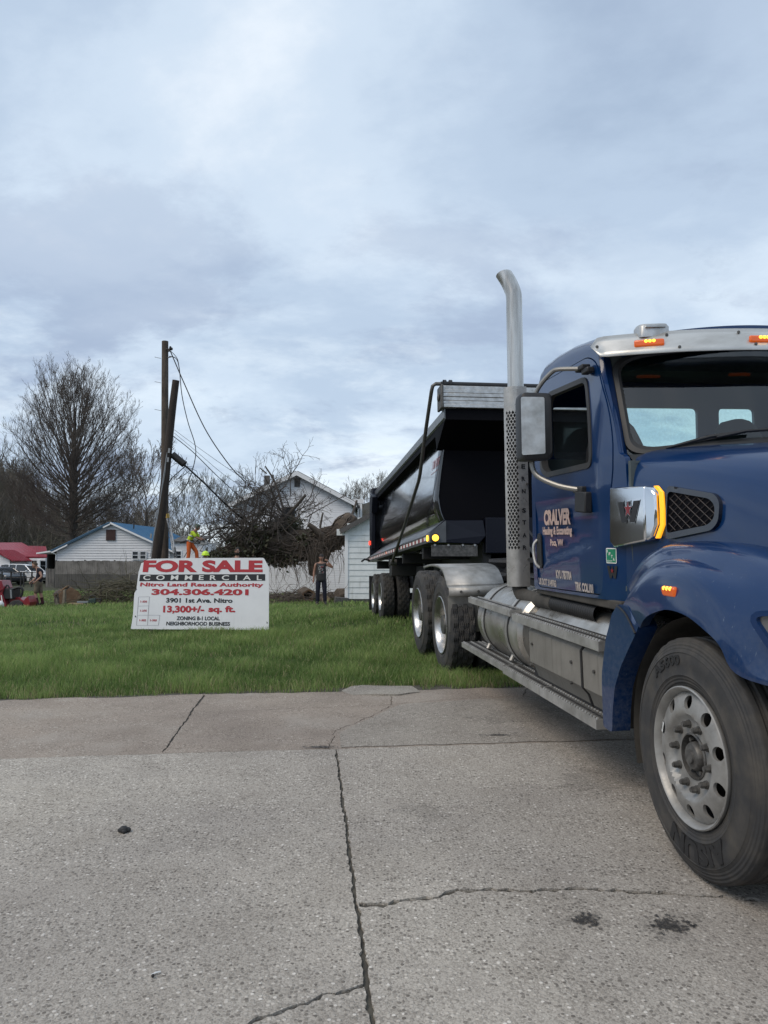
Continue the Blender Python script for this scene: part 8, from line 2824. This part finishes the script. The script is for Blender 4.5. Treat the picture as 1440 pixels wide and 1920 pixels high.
# ---- climbing worker in hi-vis shirt and orange trousers, bent forward to the right
v = at(347, 1064, 30.0); lz = gz(at(352, 1075, 31).x, 31) + .95
p2 = person('worker in hi-vis yellow shirt and orange trousers with a chainsaw beside the poles', (v.x, 30.6, 1.12), 0)
J = dict(pel=(.0, 0, .90), wst=(.03, 0, 1.04), chs=(.13, 0, 1.22), nb=(.20, 0, 1.33), nk=(.25, 0, 1.39), hd=(.32, 0, 1.49),
         shL=(.17, -.17, 1.30), elL=(.33, -.20, 1.08), wrL=(.55, -.14, .98), shR=(.19, .17, 1.30), elR=(.36, .18, 1.08), wrR=(.60, .08, 1.00),
         hpL=(-.0, -.09, .86), knL=(.01, -.10, .47), anL=(-.04, -.10, .10), ftL=(.10, -.11, .04), hpR=(.02, .09, .86), knR=(.27, .10, .52), anR=(.30, .10, .12), ftR=(.44, .11, .06))
P = build_body(p2, J, None, M['skin_tan'], (.9, -.15, -.35), {'L': ((0, .3, -1), 1.1), 'R': ((0, -.3, -1), 1.1)}, glove=True)
hm_ = MB(); c = Vector(J['hd'])
rows = [[c + Vector((-.01 + .125 * cos(t) * cos(a), .112 * cos(t) * sin(a), .035 + .105 * sin(t) + .02 * (cos(a) < -.2))) for a in np.linspace(0, 2 * pi, 22, endpoint=False)] for t in np.linspace(0, pi / 2, 7)]
hm_.loft(rows, True, True); hm_.box(c + Vector((.14, 0, .035)), (.09, .15, .015), (0, .15, 0)); hm_.sphere(c + Vector((0, -.105, -.01)), .045, 10, 8, (.8, .5, 1.2)); hm_.box(c + Vector((.0, -.0, .125)), (.10, .08, .03), mat=1)
hm_.build('helmet', [M['helmet_dark'], M['silver']], p2, smooth=50)
V = Vector
sh_ = garment('hivis_shirt', p2, J, [('pel', V(J['pel']) + V((0, 0, .03)), (.165, .130), None), ('w', J['wst'], (.155, .125), 'pel'), ('c', J['chs'], (.180, .135), 'w'), ('n', J['nb'], (.115, .09), 'c'),
      ('sl', J['shL'], .080, 'n'), ('el', V(J['shL']).lerp(V(J['elL']), .95), .068, 'sl'), ('sr', J['shR'], .080, 'n'), ('er', V(J['shR']).lerp(V(J['elR']), .95), .068, 'sr')], M['hivis'])
tp_ = MB(); a, b = V(J['pel']), V(J['chs'])
for t, rr_ in ((.18, .178), (.80, .196)):
    c = a.lerp(b, t); d = (b - a).normalized(); u = V((0, 1, 0)); w_ = d.cross(u)
    tp_.loft([[c + d * h + (u * cos(q) * rr_ + w_ * sin(q) * rr_ * .80) for q in np.linspace(0, 2 * pi, 24, endpoint=False)] for h in (-.025, .025)], True, False)
tp_.build('reflective_band', M['silver'], sh_, smooth=60)
trousers('orange_trousers', p2, J, M['orange']); boots(p2, J, M['boots'])
bt_ = MB(); bt_.tube([V(J['pel']) + V((-.17, 0, .04)), V(J['pel']) + V((-.36, -.05, -.02))], .04, 8); bt_.lathe([(.178, -.02), (.18, .02)], 20, 'Z', V(J['pel']) + V((.01, 0, .06))); bt_.build('belt', M['boots'], p2)
cs = empty('chainsaw', loc=V(p2.location) + V((.62, -.03, .88)), label='running chainsaw held low by the hi-vis worker beside the poles', cat='chainsaw')
m = MB(); m.box((-.02, 0, 0), (.30, .20, .17), taper=(.8, .8)); m.build('body', M['print_grey'], cs, bevel=.03)
m = MB(); m.box((.34, 0, -.03), (.44, .015, .07), (0, .05, 0)); m.build('guide_bar', M['galv'], cs, bevel=.005)
m = MB(); m.tube(spl([(-.10, -.06, .06), (-.06, -.10, .13), (.02, -.08, .16), (.06, .05, .12)], 10), .016, 6); m.tube(spl([(-.14, 0, .0), (-.28, 0, .06), (-.22, 0, .14), (-.08, 0, .12)], 10), .02, 6); m.build('handle', M['black'], cs)

# ---- person behind the sign: only the hi-vis hard hat shows
v = at(385, 1060, 27.0); pz = gz(v.x, 27)
p3 = person('person in a bright hi-vis hard hat standing behind the sign', (v.x, 27, pz), 0)
def stand(dx=0, H=1.0):
    return dict(pel=(0, 0, .93 * H), wst=(0, 0, 1.08 * H), chs=(0, 0, 1.30 * H), nb=(0, .01, 1.44 * H), nk=(0, .01, 1.52 * H), hd=(0, -.01, 1.655 * H),
         shL=(-.185, .01, 1.42 * H), elL=(-.24, .02, 1.14 * H), wrL=(-.24, -.06, .90 * H), shR=(.185, .01, 1.42 * H), elR=(.24, .02, 1.14 * H), wrR=(.24, -.06, .90 * H),
         hpL=(-.095, 0, .89 * H), knL=(-.11, -.01, .50 * H), anL=(-.12, .03, .10), ftL=(-.13, -.10, .04), hpR=(.095, 0, .89 * H), knR=(.11, -.01, .50 * H), anR=(.12, .03, .10), ftR=(.13, -.10, .04))
hat_top = at(385, 1031, 27.0).z - pz
Hs = (hat_top - .02) / 1.80
J = stand(H=Hs); build_body(p3, J, None, M['skin_tan'], (.3, .9, -.3), {'L': ((1, 0, 0), .6), 'R': ((-1, 0, 0), .6)})
hm_ = MB(); c = V(J['hd'])
rows = [[c + V((.128 * cos(t) ** .8 * sin(a), .145 * cos(t) ** .8 * cos(a), .0 + .135 * sin(t))) for a in np.linspace(0, 2 * pi, 26, endpoint=False)] for t in np.linspace(0, pi / 2, 8)]
hm_.loft(rows, True, True); hm_.loft([[c + V((q * sin(a), (q + .02) * cos(a), z)) for a in np.linspace(0, 2 * pi, 26, endpoint=False)] for q, z in ((.128, .0), (.152, -.012), (.150, -.022), (.122, -.015))], True, False)
hm_.tube([c + V((0, .10 * cos(t), .138 * sin(t) + .004)) for t in np.linspace(.4, pi - .4, 9)], .012, 6)
hm_.build('hard_hat', M['helmet'], p3, smooth=50)
garment('shirt', p3, J, [('pel', J['pel'], (.175, .13), None), ('w', J['wst'], (.165, .125), 'pel'), ('c', J['chs'], (.185, .135), 'w'), ('n', J['nb'], (.11, .09), 'c'), ('sl', J['shL'], .078, 'n'), ('el', J['elL'], .062, 'sl'), ('sr', J['shR'], .078, 'n'), ('er', J['elR'], .062, 'sr')], M['hivis'])
trousers('trousers', p3, J, M['navy_jeans']); boots(p3, J, M['boots'])

# ---- bearded man behind the sign
v = at(444, 1060, 26.0); pz = gz(v.x, 26)
p4 = person('dark-haired bearded man whose head shows above the right half of the sign', (v.x, 26, pz), 0)
Hs = (at(444, 1026, 26.0).z - pz) / 1.785
J = stand(H=Hs); build_body(p4, J, None, M['skin_tan'], (.55, -.8, -.12), {'L': ((1, 0, 0), .6), 'R': ((-1, 0, 0), .6)}, k=1.08)
hr = MB(); c = V(J['hd']); f = V((.55, -.8, 0)).normalized(); r_ = V((-f.y, f.x, 0))
rows = [[c + (r_ * .086 * sin(a) + f * .106 * cos(a) * (.80 if cos(a) > .3 else 1)) * cos(t) * 1.05 + V((0, 0, .035 * (1 if cos(a) > .2 else -.4) + .105 * sin(t))) for a in np.linspace(0, 2 * pi, 24, endpoint=False)] for t in np.linspace(0, pi / 2, 7)]
hr.loft(rows, True, True); hr.build('hair', M['dark_hair'], p4, smooth=50)
bd_ = MB()
rows = [[c + r_ * q * sin(a) + f * (.004 + (q + .034) * cos(a)) + V((0, 0, z)) for a in np.linspace(-1.9, 1.9, 20)] for q, z in ((.078, -.035), (.082, -.06), (.074, -.09), (.056, -.118), (.02, -.132))]
bd_.loft(rows, False, False); bd_.build('beard', M['dark_hair'], p4, smooth=60)
garment('shirt', p4, J, [('pel', J['pel'], (.175, .13), None), ('w', J['wst'], (.165, .125), 'pel'), ('c', J['chs'], (.19, .135), 'w'), ('n', J['nb'], (.115, .09), 'c'), ('sl', J['shL'], .080, 'n'), ('el', J['elL'], .062, 'sl'), ('sr', J['shR'], .080, 'n'), ('er', J['elR'], .062, 'sr')], cloth('maroon_shirt', (.045, .016, .015)))
trousers('trousers', p4, J, M['navy_jeans']); boots(p4, J, M['boots'])

# ---- man stooping over the red machine at the left
v = at(72, 1137, 29.5); pz = gz(v.x, 29.5)
p5 = person('man in a navy tee and khaki shorts stooping toward the red machine', (v.x, 29.5, pz), 0)
J = dict(pel=(-.02, 0, .90), wst=(-.01, 0, 1.05), chs=(.03, 0, 1.28), nb=(-.02, 0, 1.42), nk=(-.09, 0, 1.48), hd=(-.17, -.02, 1.585),
         shL=(.06, -.17, 1.42), elL=(.20, -.22, 1.16), wrL=(-.02, -.24, .98), shR=(-.06, .17, 1.40), elR=(-.16, .20, 1.13), wrR=(-.32, .10, .98),
         hpL=(-.02, -.09, .86), knL=(-.08, -.10, .48), anL=(.02, -.10, .10), ftL=(-.12, -.11, .04), hpR=(-.02, .09, .86), knR=(.04, .10, .48), anR=(.12, .10, .12), ftR=(.0, .11, .05))
build_body(p5, J, None, M['skin'], (-.8, -.25, -.55), {'L': ((-.2, .9, 0), .6), 'R': ((0, -.6, -.6), .9)})
hr = MB(); c = V(J['hd']); f = V((-.85, -.2, -.4)).normalized(); 
rows = [[c + V((.014, 0, .012)) + V((.102 * cos(a) * cos(t), .084 * sin(a) * cos(t), .03 + .095 * sin(t) + .035 * (cos(a) < -.3) * cos(t) - .03 * (cos(a) > .3) * cos(t))) for a in np.linspace(0, 2 * pi, 24, endpoint=False)] for t in np.linspace(0, pi / 2, 7)]
hr.loft(rows, True, True); hr.build('hair', M['brown_hair'], p5, smooth=50)
gl_ = MB(); q = c + f * .095; gl_.box(q + V((0, 0, .012)), (.02, .15, .03), (0, -.3, 0)); gl_.build('sunglasses', M['black'], p5, bevel=.006)
garment('tee', p5, J, [('pel', V(J['pel']) + V((0, 0, -.01)), (.172, .13), None), ('w', J['wst'], (.165, .13), 'pel'), ('c', J['chs'], (.19, .14), 'w'), ('n', J['nb'], (.115, .09), 'c'), ('sl', J['shL'], .080, 'n'), ('el', V(J['shL']).lerp(V(J['elL']), .5), .070, 'sl'), ('sr', J['shR'], .080, 'n'), ('er', V(J['shR']).lerp(V(J['elR']), .5), .070, 'sr')], M['navy_tee'])
trousers('shorts', p5, J, M['khaki'], to=.4)
for q in 'LR':
    a, b = V(J['kn' + q]), V(J['an' + q]); m = MB(); m.tube([a.lerp(b, .35), a.lerp(b, .6), b], [.066, .06, .05], 14); m.build('sock', M['sock'], p5, smooth=60)
boots(p5, J, M['boots'])

# ---- compact red stump grinder on tracks
v = at(28, 1138, 28.6); gq = gz(v.x, 28.6)
SG = empty('stump_grinder', loc=(v.x, 28.6, gq), label='red tracked stump grinder at the left edge of the lawn', cat='machine')
M['mach_red'] = pm('machine_red', (.27, .012, .022), .35, 0, .5, var=(5, (.20, .012, .02), .35, .7))
def rel(px, py): w = at(px, py, 28.6); return (w.x - v.x, w.z - gq)
def plate(name, pts, y0, y1, mat, bevel=.015, parent=SG):
    m = MB(); m.prism([rel(*p) for p in pts], lambda a, b, d: Vector((a, d, b)), y0, y1); return m.build(name, mat, parent, smooth=0, bevel=bevel)
plate('hood', [(-22, 1088), (12, 1088), (17, 1102), (14, 1112), (22, 1137), (-22, 1137)], -.38, .30, M['mach_red'])
plate('cover', [(0, 1094), (10, 1089), (16, 1104), (4, 1112)], -.41, -.36, M['mach_red'], .01)
plate('decal', [(3, 1098), (8, 1097), (9, 1099), (4, 1100)], -.415, -.411, M['white'], 0)
plate('stripe', [(12, 1115), (13.5, 1115), (17, 1136), (14.5, 1136)], -.42, -.405, M['white'], 0)
plate('engine_guard', [(13, 1103), (32, 1103), (33, 1122), (16, 1122)], -.33, .28, M['black'])
plate('panel_strip', [(27, 1105), (30, 1105), (31, 1121), (28, 1121)], -.35, -.331, M['galv'], .004)
plate('wheel_shroud', [(44, 1119), (52, 1125), (61, 1116), (65, 1128), (62, 1138), (50, 1137)], -.36, .2, M['mach_red'])
plate('boom', [(20, 1120), (44, 1119), (52, 1134), (24, 1134)], -.15, .2, M['mach_red'])
tr_ = MB(); a = Vector((rel(34, 1126)[0], 0, rel(34, 1126)[1])); b = Vector((rel(52, 1139)[0], 0, rel(52, 1139)[1]))
out = []
for k in range(16):
    t = 2 * pi * k / 16; out.append((rel(40, 1133)[0] + .24 * cos(t), .15 + .15 * sin(t)))
tr_.prism(out, lambda p, q, d: Vector((p, d, q)), -.42, -.20); tr_.prism([(p - .1, q) for p, q in out], lambda p, q, d: Vector((p, d, q)), .15, .35); tr_.build('track', M['rubber'], SG, smooth=0, bevel=.02)
hb_ = MB(); hb_.tube(spl([(rel(31, 1104)[0], -.2, rel(31, 1104)[1]), (rel(40, 1101)[0], -.2, rel(40, 1101)[1]), (rel(46.5, 1104)[0], -.2, rel(46.5, 1104)[1]), (rel(46, 1113)[0], -.2, rel(46, 1113)[1]), (rel(43, 1119)[0], -.2, rel(43, 1119)[1])], 18), .045, 8)
hb_.build('hose', M['cable'], SG, smooth=60)
hb_ = MB(); hb_.tube(spl([(rel(16, 1104)[0], -.25, rel(16, 1104)[1]), (rel(19, 1097)[0], -.25, rel(19, 1097)[1]), (rel(23, 1100)[0], -.25, rel(23, 1100)[1]), (rel(24, 1106)[0], -.25, rel(24, 1106)[1])], 12), .028, 8); hb_.build('exhaust_loop', M['cable'], SG, smooth=60)
